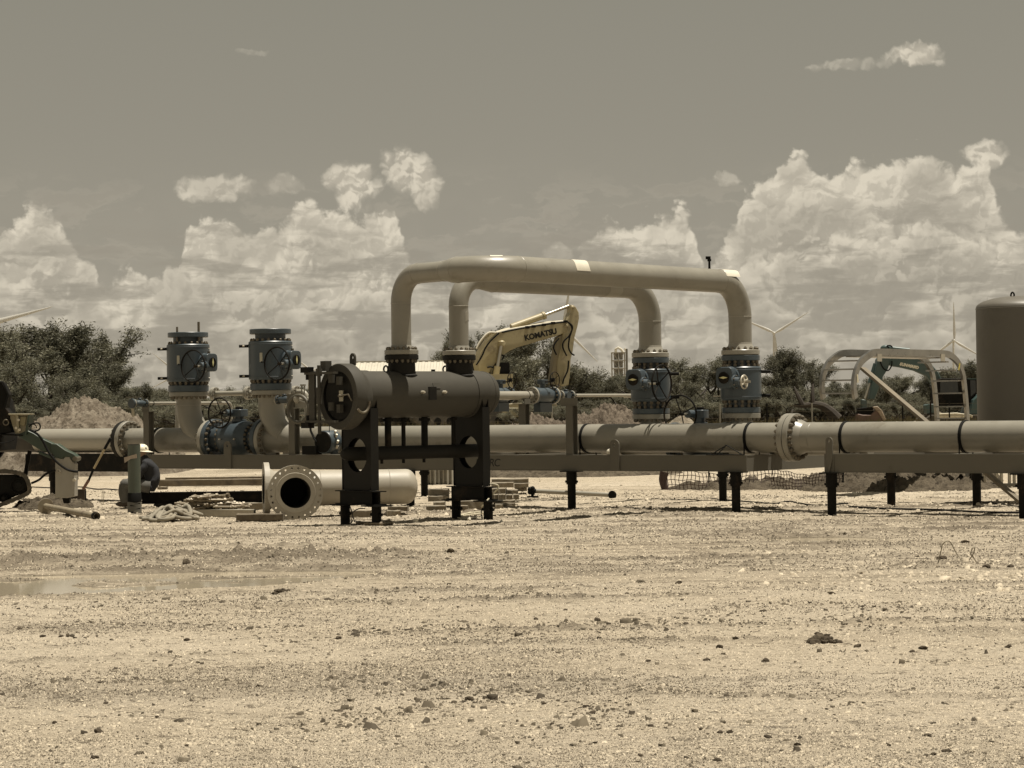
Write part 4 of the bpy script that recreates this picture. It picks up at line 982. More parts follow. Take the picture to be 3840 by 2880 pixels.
# the thick grey handwheel with its small valve, on the post
c = Vector((sx(1119, tb-.05, 1534), tb-.05, SK.hit(1119, 1534, tb-.05)[1]))
T = Thing('gate_valve', 'small valve on the post, with thick-rimmed grey handwheel and pale round hub', 'valve', SK, c.x, c.y, 1.3)
M_gw = mat_once('grey_wheel', (.085, .077, .058), .5)
T.part('handwheel', MB().torus(c, V_, .265, .034, 56, 12), M_gw)
hb = c+Vector((-.06, .02, .20))
T.part('hub', MB().ball(hb, .085, .8, .8, 1.0).cyl(hb, hb+V_*.35, .035, seg=14), M_pipel)
T.part('spoke', MB().bar(hb-ZZ*.02, c+Vector((.14, .03, .12)), .02, .02).bar(c+Vector((-.16, .05, .02)), c+Vector((.18, .05, .04)), .03, .02).box(c+Vector((0, .08, .09)), (.28, .02, .10)), M_pipe)
small_valve(T, (c.x-.75, c.y+.25, c.z+.19), U, .09, .34, M_blued); T.part('yoke', MB().cyl((c.x-.40, c.y+.25, c.z+.19), (c.x+.0, c.y+.25, c.z+.19), .045, seg=16).bar((c.x-.08, c.y+.2, c.z+.15), (c.x-.08, c.y+.2, c.z+.46), .02, .02).bar((c.x-.01, c.y+.2, c.z+.15), (c.x-.01, c.y+.2, c.z+.46), .02, .02).box((c.x-.045, c.y+.2, c.z+.47), (.11, .05, .03)), M_pipe)
# black closing disc on the beam, with hoses
c = Vector((sx(1214, tb-.02, 1658), tb-.02, SK.hit(1214, 1658, tb-.02)[1]))
T = Thing('valve_actuator', 'round black-faced actuator with blue rim sitting on the beam by the vessel door', 'actuator', SK, c.x, c.y, BT)
T.part('drum', MB().lathe([(0, 0), (0, .215), (.02, .225), (.30, .225), (.32, .2), (.32, 0)], c-V_*.02, V_, 48), M_blue)
T.part('face', MB().disc(c-V_*.035, V_, .205, .02, .006, 44), M_black)
T.part('control_box', MB().box((c.x-.30, c.y+.0, BT+.09), (.34, .2, .17)), M_black)
T.part('valve_neck', MB().cyl((c.x+.10, c.y+.20, BT+.01), (c.x+.10, c.y+.20, c.z+.16), .08, seg=18), M_blued)
b = MB()
for k, (dx, dz) in enumerate(((.18, .17), (.21, .10), (.24, -.02), (.22, -.12))): b.cyl((c.x+dx, c.y+.12, c.z+dz), (c.x+dx+.04, c.y+.10, c.z+dz+.05), .022, seg=10)
T.part('fittings', b, M_nut)
T.part('standpipe', MB().tube([(c.x-.33, c.y-.02, c.z+.92), (c.x-.33, c.y-.02, c.z+.40), (c.x-.31, c.y-.02, c.z+.22), (c.x-.22, c.y-.03, c.z+.08), (c.x-.14, c.y-.04, c.z+.0)], .022, 10), M_rub)
T.part('cable', MB().tube([(c.x-.30, c.y, c.z+.36), (c.x-.05, c.y+.02, c.z+.41), (c.x+.13, c.y+.03, c.z+.39), (c.x+.10, c.y+.05, c.z+.18)], .008, 6), M_rub)
# line 3: cross line right of the vessel
o3 = W(1990, 1483, 45.0); a3, b3 = SK.local(o3); z3 = o3.z
def tat(px, s): # t for picture column on the line s=const
    best = None
    for i in range(4001):
        t = -6+i*.005; q = SK.world(s, t, 1.9)-ORG; v = abs(q.dot(camR)/q.dot(fwd)*FPX+1920-px)
        if best is None or v < best[0]: best = (v, t)
    return best[1]
T = Thing('small_pipe', 'pale six-inch pipe coming out from behind the vessel, running back to a blue valve', 'pipe', SK, a3, b3, z3)
t_a = tat(1800, a3); t_b = tat(1998, a3); t_c = tat(2072, a3)
T.part('pipe', MB().cyl((a3, t_a, z3), (a3, t_b-.06, z3), .084, seg=32), M_pipel)
T.part('pipe_strap', MB().torus((a3, tat(1975, a3), z3), V_, .088, .007, 28, 6), M_rub)
T.flange((a3, t_b-.05, z3), V_, .172, .05, M_pipel, 12, .145, .018, -1, b=.004)
vL = t_c-t_b
def cross_valve(a, t0_, L, z, label, wheel_px):
    T = Thing('ball_valve', label, 'valve', SK, a, t0_, z, 'small blue valves with handwheels'); c = Vector((a, t0_+L/2, z))
    body = T.part('body', MB().lathe([(0, 0), (0, .11), (.06, .12), (L*.3, .155), (L*.7, .155), (L-.06, .12), (L, .11), (L, 0)], (a, t0_, z), V_, 40), M_blue)
    for q in (0., L-.045): T.flange((a, t0_+q, z), V_, .172, .045, M_blue, 12, .145, .018, 1 if q == 0. else -1, body, b=.004, nutmat=M_nutd)
    T.part('stem_housing', MB().cyl(c+ZZ*.12, c+ZZ*.24, .055, seg=18), M_blue)
    g = T.part('gearbox', MB().box(c+ZZ*.27, (.13, .20, .09)), M_blued); bevel_obj(g, .01)
    T.part('shaft', MB().cyl(c+ZZ*.27, c+ZZ*.27+U*.24, .014, seg=8), M_black)
    handwheel(T, c+ZZ*.30+U*.26+V_*.05, U, .165, .04, None, r=.010, spokes=4)
    T.part('foot', MB().box(c-ZZ*.24, (.16, L*.6, .18)), M_blued)
    return T
cross_valve(a3, t_b+.005, vL, z3, 'small blue valve with handwheel, in front of the yellow excavator arm', 2061)
T = Thing('gate_valve', 'compact dark blue double valve cluster on a beige post bracket', 'valve', SK, a3, t_c, z3)
T.flange((a3, t_c+.01, z3), V_, .172, .045, M_pipel, 12, .145, .018, 1, b=.004)
T.part('reducer', MB().lathe([(0, .09), (.10, .05), (.14, .04)], (a3, t_c+.05, z3), V_, 24), M_pipel)
small_valve(T, (a3, t_c+.30, z3), V_, .10, .36, M_blued)
T.part('tee_body', MB().cyl((a3, t_c+.16, z3), (a3, t_c+.30, z3), .06, seg=20).cyl((a3-.1, t_c+.42, z3), (a3+.12, t_c+.42, z3), .08, seg=20), M_blued)
T = Thing('small_pipe', 'thin pale pipe running from the valve cluster to behind the blue valve with handwheel', 'pipe', SK, a3, t_c+1., z3)
T.part('pipe', MB().cyl((a3, t_c+.68, z3+.0), (a3, t_c+4.2, z3), .034, seg=20), M_pipel)
T.part('pipe_strap', MB().torus((a3, t_c+.80, z3), V_, .040, .007, 20, 6), M_rub)
T = Thing('support_post', 'beige post with saddle plate holding the pipe behind the vessel', 'post', SK, a3, tat(1965, a3), BT)
hpost(T, a3, tat(1965, a3), BT-.1, z3-.17, .15); T.part('saddle_plate', MB().box((a3, tat(1965, a3), z3-.16), (.3, .36, .012)).box((a3+.08, tat(1965, a3), z3-.11), (.012, .2, .09)), M_beam, smooth=0)
s = a3-1.15; t_ = tat(1845, s)
cross_valve(s, t_, .60, z3+.02, 'small blue valve with handwheel, half hidden by the right end of the vessel', 1904)
T = Thing('small_pipe', 'short pale pipe length hidden behind the vessel end', 'pipe', SK, s, t_-1, z3); T.part('pipe', MB().cyl((s, t_-1.2, z3+.02), (s, t_-.01, z3+.02), .084, seg=24), M_pipel)
T = Thing('rod_frame', 'thin black rod tripod lying on the beam by the second black strap', 'rods', SK, sx(2720, tb, 1690), tb, BT)
q0 = sx(2668, tb-.05, 1698); q1 = sx(2782, tb-.05, 1698); qm = sx(2724, tb, 1668)
for A, B in (((q0, tb-.05, BT+.012), (qm, tb, BT+.17)), ((qm, tb, BT+.17), (q1, tb-.05, BT+.012)), ((q0+.14, tb-.1, BT+.012), (qm+.01, tb-.02, BT+.17)), ((q0-.1, tb-.06, BT+.008), (q1+.05, tb-.06, BT+.008))): T.part('rod', MB().cyl(A, B, .009, seg=8), M_rub)
T = Thing('drain_valve', 'small pale drain valve beside the right-hand lifting lug', 'valve', SK, sx(2288, tb, 1690), tb+.06, BT)
s = sx(2288, tb, 1690); T.part('body', MB().cyl((s, tb+.06, BT), (s, tb+.06, BT+.2), .03, seg=12).ball((s-.05, tb+.06, BT+.05), .06, seg=10, rings=6).cyl((s-.02, tb+.06, BT+.15), (s+.05, tb+.06, BT+.22), .018, seg=8), M_white)

# ------------------------------------------------------------------ upright tank at the right edge
TK = W(3826, 1575, 41.5); zt_ = W(3826, 1153, 41.5).z; TR = 158/8540*41.5
T = Thing('upright_tank', 'tall dark beige upright tank with domed top and lifting eye', 'tank', WF, TK.x, TK.y, 1.0)
ht = zt_-1.0
T.part('shell', MB().lathe([(0, TR*.8), (0, TR), (ht, TR)], (TK.x, TK.y, 1.0), ZZ, 80), mat_once('tank_paint', (.118, .108, .088), .5, var=.08, vs=1., c2=(.098, .088, .070), c2s=.8, bump=.0006, bs=40))
T.part('dome', MB().lathe([(.21*math.sin(k*math.pi/20), TR*math.cos(k*math.pi/20)) for k in range(0, 11)], (TK.x, TK.y, zt_), ZZ, 80), mat_once('tank_paint', (.1, .09, .07)))
T.part('weld_seam', MB().torus((TK.x, TK.y, zt_-.02), ZZ, TR, .006, 80, 6), M_beam)
q = W(3797, 1112, 41.3); T.part('lifting_eye', MB().torus(q+ZZ*.02, (1, .35, 0), .055, .016, 24, 8), M_black); T.part('lifting_eye', MB().torus(q+Vector((-.17, .1, -.05)), (.2, 1, 0), .03, .012, 20, 8), M_black)

# ------------------------------------------------------------------ arched aluminium crossover ladder
g0 = G(3631, 1832); AR = Frame(g0.x, g0.y, 54.7)
def ah(px, py): a, z = AR.hit(px, py, 0.); return a, z
LWD = .70
outer = [(3202, 1497), (3196, 1455), (3201, 1400), (3222, 1350), (3258, 1318), (3285, 1308), (3340, 1308), (3440, 1311), (3538, 1314), (3570, 1325), (3598, 1355), (3615, 1400), (3624, 1470), (3632, 1575), (3634, 1690), (3634, 1832)]
T = Thing('crossover_ladder', 'arched aluminium crossover ladder with curved rails and flat rungs, standing over the header', 'ladder', AR, 0, 0, 0)
O = [ah(*p) for p in outer]
def smooth(P, n=6):
    out = []
    for i in range(len(P)-1):
        p0 = P[max(i-1, 0)]; p1 = P[i]; p2 = P[i+1]; p3 = P[min(i+2, len(P)-1)]
        for k in range(n):
            t = k/n; out.append(tuple(.5*((2*b)+(-a+c)*t+(2*a-5*b+4*c-d)*t*t+(-a+3*b-3*c+d)*t**3) for a, b, c, d in zip(p0, p1, p2, p3)))
    out.append(P[-1]); return out
O = smooth(O); rw = .135
def rail(y):
    """C-shaped rail following the arch; web depth rw inwards"""
    n = len(O); v = []; f = []
    for i, (a, z) in enumerate(O):
        a0, z0 = O[max(i-1, 0)]; a1, z1 = O[min(i+1, n-1)]; d = Vector((a1-a0, 0, z1-z0)).normalized(); nn_ = Vector((-d.z, 0, d.x))*-1
        p = Vector((a, y, z)); 
        for (u_, w_) in ((0, -.03), (0, .03), (.010, .03), (.010, -.024), (rw-.010, -.024), (rw-.010, .03), (rw, .03), (rw, -.03)): v.append(p+nn_*u_+Vector((0, w_, 0)))
    for i in range(n-1):
        for k in range(8): f.append((i*8+k, i*8+(k+1) % 8, i*8+8+(k+1) % 8, i*8+8+k))
    f.append(tuple(range(8))); f.append(tuple((n-1)*8+k for k in range(8))[::-1]); return MB().add(v, f)
T.part('rail', rail(0.), M_alu, smooth=20); T.part('rail', rail(LWD), M_alu, smooth=20)
def onrail(px, py):
    a, z = ah(px, py); i = min(range(len(O)), key=lambda k: abs(O[k][0]-a)*.6+abs(O[k][1]-z)); return O[i]
for px, py in ((3222, 1352), (3204, 1384), (3198, 1425), (3199, 1474), (3560, 1357), (3590, 1388), (3606, 1427), (3614, 1474), (3620, 1524), (3626, 1568), (3634, 1700), (3634, 1770)):
    a, z = ah(px, py); left = px < 3400; T.part('rung', MB().box((a+(.05 if left else -.05), LWD/2, z), (.13, LWD-.04, .03)), M_alu, smooth=0)
for px in (3292, 3530):
    a, z = ah(px, 1345); T.part('splice_plate', MB().box((a, -.036, z+.02), (.2, .012, .15)), M_steel, smooth=0)
a0, z0 = ah(3285, 1330); a1, z1 = ah(3538, 1334); T.part('deck', MB().box(((a0+a1)/2, LWD/2, z0-.02), (a1-a0, LWD-.06, .03)), M_alu, smooth=0)
T.part('sticker', MB().box((ah(3592, 1375)[0], -.034, ah(3592, 1375)[1]), (.05, .004, .16), Matrix.Rotation(R(24), 3, 'Y')), mat_once('yellow_sticker', (.5, .42, .08), .5), smooth=0)
T.part('sticker', MB().box((ah(3205, 1420)[0]+.06, -.034, ah(3205, 1420)[1]), (.06, .004, .16), Matrix.Rotation(R(-10), 3, 'Y')), mat_once('pale_sticker', (.6, .55, .4), .5), smooth=0)
A_ = W(3235, 1381, 43.2); B_ = G(3834, 1893)
T = Thing('wooden_brace', 'long weathered board leaning from the arched ladder down to the ground', 'board', WF, B_.x, B_.y, 0)
T.part('board', MB().bar(A_, B_+ZZ*.03, .14, .05, up=(0, 0, 1)), mat_once('weathered_wood', (.17, .145, .105), .8, var=.25, vs=4., streak=1.), smooth=0)
# ladder lying behind the second skid
T = Thing('step_frame', 'pale slatted step frame standing on edge under the second skid', 'steps', WF, W(3740, 1850, 49).x, 49, 0)
for k, px in enumerate((3648, 3692, 3738, 3756, 3786, 3804, 3824, 3846)):
    p = W(px, 1845, 49+k*.05); p.z = 0; T.part('slat', MB().box((p.x, p.y, .32), (.05, .10, .62)), mat_once('pale_board', (.36, .33, .26), .7), smooth=0)
p0 = W(3640, 1840, 49); p1 = W(3900, 1846, 49.3); T.part('bottom_rail', MB().bar((p0.x, p0.y, .06), (p1.x, p1.y, .06), .12, .07), M_beam, smooth=0)

# ------------------------------------------------------------------ timbers
M_wood = mat('sawn_timber', (.22, .19, .14), .8, var=.28, vs=6., c2=(.17, .135, .09), c2s=4., c2t=(.5, .7), bump=.002, bs=40)
M_woodd = mat('dark_timber', (.13, .105, .07), .8, var=.3, vs=5., c2=(.07, .055, .04), c2s=3., bump=.002, bs=40)
M_rust = mat('rusty_steel', (.075, .058, .042), .7, var=.25, vs=5., c2=(.045, .033, .025), c2s=2.5)
def timber(x0, x1, ytop, ybot, Y, label, mt=None, yaw=0., dep=.2, group='timbers around the site', name='timber', z=None, cat='timber'):
    """squared baulk seen between two picture columns at depth Y"""
    p0 = W(x0, (ytop+ybot)/2, Y); p1 = W(x1, (ytop+ybot)/2, Y); L = (p1-p0).length; h = (ybot-ytop)/FPX*Y; zb = W((x0+x1)/2, ybot, Y).z if z is None else z
    zb = max(zb, 0.) if zb < .12 else zb
    c = (p0+p1)/2; n = 5; v = []; f = []
    for i in range(n+1):
        k = (i/n-.5)*L*1.0
        for (dy, dz) in ((-dep/2, 0), (dep/2, 0), (dep/2, h), (-dep/2, h)): v.append((k, dy+random.uniform(-.006, .006), dz+random.uniform(-.005, .005)))
    for i in range(n):
        for k in range(4): f.append((i*4+k, i*4+4+k, i*4+4+(k+1) % 4, i*4+(k+1) % 4))
    f += [(3, 2, 1, 0), (n*4, n*4+1, n*4+2, n*4+3)]
    me = MB().add(v, f).mesh(name, smooth=0); o = link(name, me, mt or M_wood); o.location = (c.x, c.y+dep/2, zb); o.rotation_euler = (0, 0, R(yaw))
    bevel_obj(o, .008, 1); tag(o, label, cat, group); return o
timber(595, 985, 1798, 1822, 57.0, 'long brown timber on the gravel behind the seated worker', M_woodd, -1, .25)
timber(620, 990, 1789, 1797, 60.0, 'thin long board on the gravel, farthest behind the seated worker', M_woodd, 1.5, .2)
timber(590, 625, 1826, 1836, 55.0, 'short offcut of timber beside the seated worker', M_woodd)
T = Thing('steel_beam', 'black steel beam lying on blocks, the seated worker on its end', 'beam', WF, -6., 43.9, 0)
pa = W(528, 1860, 43.6); pb = W(988, 1862, 43.6); T.part('beam', MB().box(((pa.x+pb.x)/2, 43.75, .30), (pb.x-pa.x, .22, .02)).box(((pa.x+pb.x)/2, 43.75, .10), (pb.x-pa.x, .22, .02)).box(((pa.x+pb.x)/2, 43.75, .2), (pb.x-pa.x, .04, .19)), M_black, smooth=0)
T.part('block', MB().box((W(625, 1890, 43.6).x, 43.75, .045), (.5, .3, .085)), M_black, smooth=0); T.part('block', MB().box((W(960, 1890, 43.6).x, 43.75, .045), (.4, .3, .085)), M_black, smooth=0)
timber(908, 1010, 1886, 1911, 41.5, 'timber end poking out left of the flanged tee', None, 4, .2)
timber(886, 1062, 1928, 1952, 37.6, 'dark split plank under the left of the bolt-holed flange', M_woodd, -2, .28)
timber(1060, 1160, 1900, 1918, 40.2, 'timber crosswise under the pale tee, left of the vessel legs', None, 0, .2)
timber(1288, 1392, 1915, 1940, 38.9, 'pale timber lying between the left pair of vessel posts', None, 2, .2)
timber(1448, 1500, 1917, 1937, 39.2, 'short square timber right of the left vessel saddle', None, 6, .25)
timber(1455, 1530, 1899, 1921, 40.6, 'timber end under the domed cap of the tee', None, -3, .25)
g_ = 'timber cribbing behind the right vessel saddle'
rows = [(1843, 1982, 1796, 1811, 49, 'longest top timber of the far crib', 0), (1843, 1925, 1810, 1829, 48.6, 'thick second-layer timber of the far crib', 2), (1928, 1982, 1812, 1829, 48.8, 'pair end timber at the right of the far crib', 0), (1930, 1976, 1830, 1842, 49, 'bottom timber of the far crib, mostly in shade', 0),
        (1838, 1898, 1832, 1852, 43.2, 'light timber with a broken end, top of the near crib', -2), (1896, 1938, 1837, 1852, 43.4, 'split block at the top right of the near crib', 6), (1838, 1868, 1854, 1874, 42.9, 'first end block in the second layer of the near crib', 0), (1869, 1896, 1854, 1874, 42.8, 'second end block in the second layer of the near crib', 0), (1897, 1922, 1855, 1874, 42.9, 'rounded log end in the second layer of the near crib', 0), (1924, 1946, 1855, 1874, 43.0, 'rightmost end block of the near crib', 0),
        (1850, 1932, 1876, 1891, 42.6, 'long timber in the third layer of the near crib', 0), (1856, 1931, 1892, 1906, 42.5, 'long timber in the fourth layer of the near crib', 1), (1857, 1887, 1908, 1924, 41.6, 'short ground timber under the near crib', 0),
        (1605, 1682, 1836, 1858, 42.6, 'sunlit top timber left of the right saddle', 0), (1605, 1682, 1860, 1881, 42.4, 'second timber from the top, left of the right saddle', 0), (1625, 1668, 1883, 1903, 41.9, 'short block under the left crib', 0), (1598, 1672, 1905, 1928, 40.6, 'long ground timber left of the front post', 0), (1700, 1755, 1906, 1930, 40.4, 'round-ended log block between the right pair of vessel posts', 0), (1712, 1822, 1878, 1908, 40.9, 'wide timber layer between the right pair of vessel posts', 0)]
for x0, x1, y0, y1, Yd, lab, yw in rows: timber(x0, x1, y0, y1, Yd, lab, None, yw, .25+random.random()*.5, g_)
# steel tray with the studs
M_stud = mat('rusty_stud', (.21, .175, .12), .5, metal=.25, var=.25, vs=8., c2=(.10, .07, .045), c2s=5., c2t=(.5, .68))
T = Thing('steel_channel', 'grey galvanised steel channel lying under the heap of studs', 'channel', WF, W(830, 1930, 39.6).x, 39.6, 0)
pa = W(704, 1915, 39.9); pb = W(955, 1930, 39.3)
T.part('channel', MB().bar((pa.x, 39.9, .13), (pb.x, 39.3, .13), .30, .012).bar((pa.x, 39.76, .07), (pb.x, 39.16, .07), .012, .13).bar((pa.x, 40.04, .07), (pb.x, 39.44, .07), .012, .13), mat_once('galvanised', (.40, .37, .30), .45, .6, var=.2, vs=5.), smooth=0)
def make_stud(p, d, L, label):
    T = Thing('stud_bolt', label, 'bolt', WF, p.x, p.y, p.z, 'heap of studs with nuts'); d = Vector(d).normalized()
    T.part('rod', MB().cyl(p-d*L/2, p+d*L/2, .021, seg=10), M_stud)
    for k in (-.38, .36): T.part('nut', MB().lathe([(0, .02), (0, .038), (.04, .038), (.04, .02)], p+d*L*k, d, 6), M_stud, smooth=0)
    return T
cx_ = W(790, 1880, 39.8)
for k in range(62):
    lay = 0 if k < 22 else 1 if k < 36 else 2 if k < 47 else 3
    w_ = (.58, .48, .34, .2)[lay]; x = cx_.x+random.uniform(-w_, w_); y = 39.75+random.uniform(-.16, .16); z = .16+lay*.062+random.uniform(0, .02)
    a = R(random.choice((6, -8, 12, 20, -20, 170, 35))+random.uniform(-8, 8)); make_stud(Vector((x, y, z)), (math.cos(a), math.sin(a), random.uniform(-.10, .14)), random.uniform(.34, .42), 'rusty double-nutted stud in the heap on the steel channel')
for k, (px, py, an) in enumerate(((1370, 1968, 12), (1400, 1972, -10), (1430, 1962, 5), (1450, 1970, 60))):
    p = G(px, py); o = make_stud(p+ZZ*.03, (math.cos(R(an)), math.sin(R(an)), 0), .30, 'loose stud with nuts on the ground in front of the vessel'); o.o['group'] = 'loose studs before the vessel'
# heap of lifting sling / fire hose
def loops(T, c, n, r, wx, wy, h, mt, seed, name='hose', seg=10, flat=1.):
    rr = random.Random(seed); pts = []; a = 0
    for i in range(n):
        a += rr.uniform(.35, .75); q = rr.uniform(.35, 1.); pts.append(Vector((c.x+wx*q*math.cos(a)+rr.uniform(-.06, .06), c.y+wy*q*math.sin(a), c.z+r+max(0, h*(1-q)*rr.uniform(.4, 1.2)))))
    P = [Vector(p) for p in smooth([tuple(p) for p in pts], 6)]
    return T.part(name, MB().tube(P, r, seg), mt)
c = G(640, 1950); T = Thing('fabric_sling', 'tangled heap of pale fabric lifting sling on the ground by the green post', 'sling', WF, c.x, c.y, 0)
M_sl = mat('sling_fabric', (.24, .215, .165), .9, var=.2, vs=6., c2=(.22, .185, .13), c2s=5., bump=.004, bs=50)
c.z = .0; loops(T, c, 46, .030, .52, .9, .26, M_sl, 3, 'sling'); loops(T, c+Vector((.1, .1, 0)), 34, .034, .44, .6, .30, M_sl, 9, 'sling'); loops(T, c+Vector((-.1, -.2, 0)), 20, .028, .5, .5, .12, M_sl, 14, 'sling')
# pale hose by the right saddle
T = Thing('air_hose', 'thin pale hose coiled on the ground, its end hung over the right vessel saddle', 'hose', WF, W(1760, 1925, 39).x, 39, 0)
P = [W(1835, 1815, 37.5), W(1858, 1816, 37.3), W(1869, 1824, 37.3), W(1862, 1838, 37.3), W(1840, 1862, 37.4), W(1820, 1884, 37.6), G(1800, 1908), G(1760, 1925), G(1715, 1938), G(1708, 1943), G(1740, 1930), G(1800, 1922), G(1825, 1925), G(1820, 1938), G(1760, 1947), G(1715, 1944), G(1740, 1936), G(1810, 1927), G(1832, 1920)]
P = [p+ZZ*(.012 if p.z < .05 else 0) for p in P]; T.part('hose', MB().tube(smooth([tuple(p) for p in P], 8), .012, 8), mat_once('hose_pale', (.5, .46, .34), .6))
# thin black cable under the left saddle
T = Thing('cable', 'thin black cable dangling in a loop under the left vessel base beam', 'cable', WF, W(1330, 1940, 37).x, 37, 0)
P = [W(1312, 1896, 36.9), W(1322, 1930, 36.9), G(1326, 1948)+ZZ*.01, G(1335, 1957)+ZZ*.01, G(1380, 1960)+ZZ*.01]; T.part('cable', MB().tube(smooth([tuple(p) for p in P], 8), .009, 6), M_rub)
P = [W(1368, 1906, 37), W(1345, 1908, 36.9), W(1325, 1920, 36.9), G(1322, 1940)+ZZ*.01, G(1335, 1952)+ZZ*.01]; T.part('cable', MB().tube(smooth([tuple(p) for p in P], 8), .009, 6), M_rub)
# pipe roller on the ground
T = Thing('pipe_roller', 'pale pipe on the ground with a black clamp and a black wheel at its ends', 'roller', WF, W(2150, 1860, 46.5).x, 46.5, 0)
pa = W(2000, 1841, 46.8); pb = W(2296, 1856, 46.3); T.part('shaft', MB().cyl(pa, pb, .045, seg=18), M_pipel)
T.part('wheel', MB().cyl(pb-Vector((0, .05, 0)), pb+Vector((0, .05, 0)), .085, seg=24).cyl(pb-Vector((0, .06, 0)), pb-Vector((0, .05, 0)), .035, seg=12), M_rub)
for k in range(5):
    an = k*1.26; T.part('clamp_lug', MB().ball(pa+Vector((.05*math.cos(an)-.03, -.03, .05*math.sin(an)+.005)), .05, seg=10, rings=6), M_rub)
T.part('foot', MB().box((pa.x-.02, pa.y, .02), (.25, .25, .03)).cyl((pa.x-.02, pa.y, .03), (pa.x-.02, pa.y, pa.z), .03, seg=8), M_black)
# bulk bags beyond the skid
M_bag = mat('bag_fabric', (.30, .28, .23), .8, var=.12, vs=3., c2=(.26, .235, .18), c2s=4.)
for x0, x1, lab in ((1476, 1520, 'narrow pleated pale sheet-wrapped stack seen left of a black skid leg'), (1603, 1700, 'wide pleated pale sheet-wrapped stack seen between the skid legs')):
    Yd = 56.; p0 = W(x0, 1825, Yd); p1 = W(x1, 1825, Yd); n = 36; v = []; f = []
    w_ = p1.x-p0.x
    for i in range(n+1):
        k = i/n; yy = Yd+.05*math.sin(k*w_*60)+.03*math.sin(k*w_*23)
        zb = random.uniform(.0, .10) if i % 2 else .0
        v += [(p0.x+w_*k, yy, zb), (p0.x+w_*k, yy+.02, 1.0), (p0.x+w_*k, Yd+.8, 1.0), (p0.x+w_*k, Yd+.8, 0)]
    for i in range(n):
        for k in range(4): f.append((i*4+k, i*4+4+k, i*4+4+(k+1) % 4, i*4+(k+1) % 4))
    f += [(3, 2, 1, 0), (n*4, n*4+1, n*4+2, n*4+3)]
    tag(link('wrapped_stack', MB().add(v, f).mesh('wrapped_stack', smooth=25), M_bag), lab, 'wrapped goods', 'pleated stacks behind the skid')
# ------------------------------------------------------------------ left foreground group
g = G(505, 1928); M_green = mat('green_coating', (.075, .088, .066), .45, var=.07, vs=2.5, c2=(.062, .075, .055), c2s=2.)
T = Thing('pipe_stub', 'upright green coated pipe stub, foot wrapped in black and grey tape', 'pipe', WF, g.x, g.y, 0); rr = 23.5/8540*g.y; c = Vector((g.x, g.y, 0))
zt = W(505, 1667, g.y).z; z1 = W(505, 1850, g.y).z; z2 = W(505, 1881, g.y).z; z3_ = W(505, 1919, g.y).z
T.part('pipe', MB().lathe([(-.2, rr), (zt, rr), (zt, rr*.92), (zt-.3, rr*.92)], c, ZZ, 48), M_green)
T.part('black_wrap', MB().lathe([(z2-.02, rr+.002), (z2, rr+.016), (z1, rr+.008), (z1+.01, rr+.002)], c, ZZ, 48), M_rub)
v = []; f = []; n = 48
for i in range(n):
    a = 2*math.pi*i/n
    for z in (z3_+.02*math.sin(a*3), z2+.015*math.sin(a*2+1)): v.append((c.x+math.cos(a)*(rr+.014), c.y+math.sin(a)*(rr+.014), z))
for i in range(n): j = (i+1) % n; f.append((2*i, 2*j, 2*j+1, 2*i+1))
T.part('grey_tape', MB().add(v, f), mat_once('grey_tape', (.13, .125, .105), .5))
T.part('black_wrap', MB().lathe([(-.02, rr+.004), (-.02, rr+.014), (z3_, rr+.012), (z3_, rr+.004)], c, ZZ, 48), M_rub)
for (px, py, s_) in ((526, 1890, -1), (488, 1898, 1), (526, 1909, -1)):
    q = W(px, py, g.y-rr-.02); T.part('tape_gap', MB().prism([q, q+Vector((s_*.11, .0, -.004)), q+Vector((0, .0, .022))], (0, -.004, 0)), M_rub, smooth=0)
T.part('rim', MB().torus((c.x, c.y, zt), ZZ, rr*.96, .006, 48, 6), M_black)
ft = mat_once('flagging_tape', (.38, .31, .24), .6)
q = W(465, 1716, g.y-rr-.03); T.part('flagging_tape', MB().prism([q, W(512, 1702, g.y-rr-.03), W(514, 1718, g.y-rr-.03), W(490, 1721, g.y-rr-.03), W(467, 1736, g.y-rr-.03)], (0, .004, 0)), ft, smooth=0)

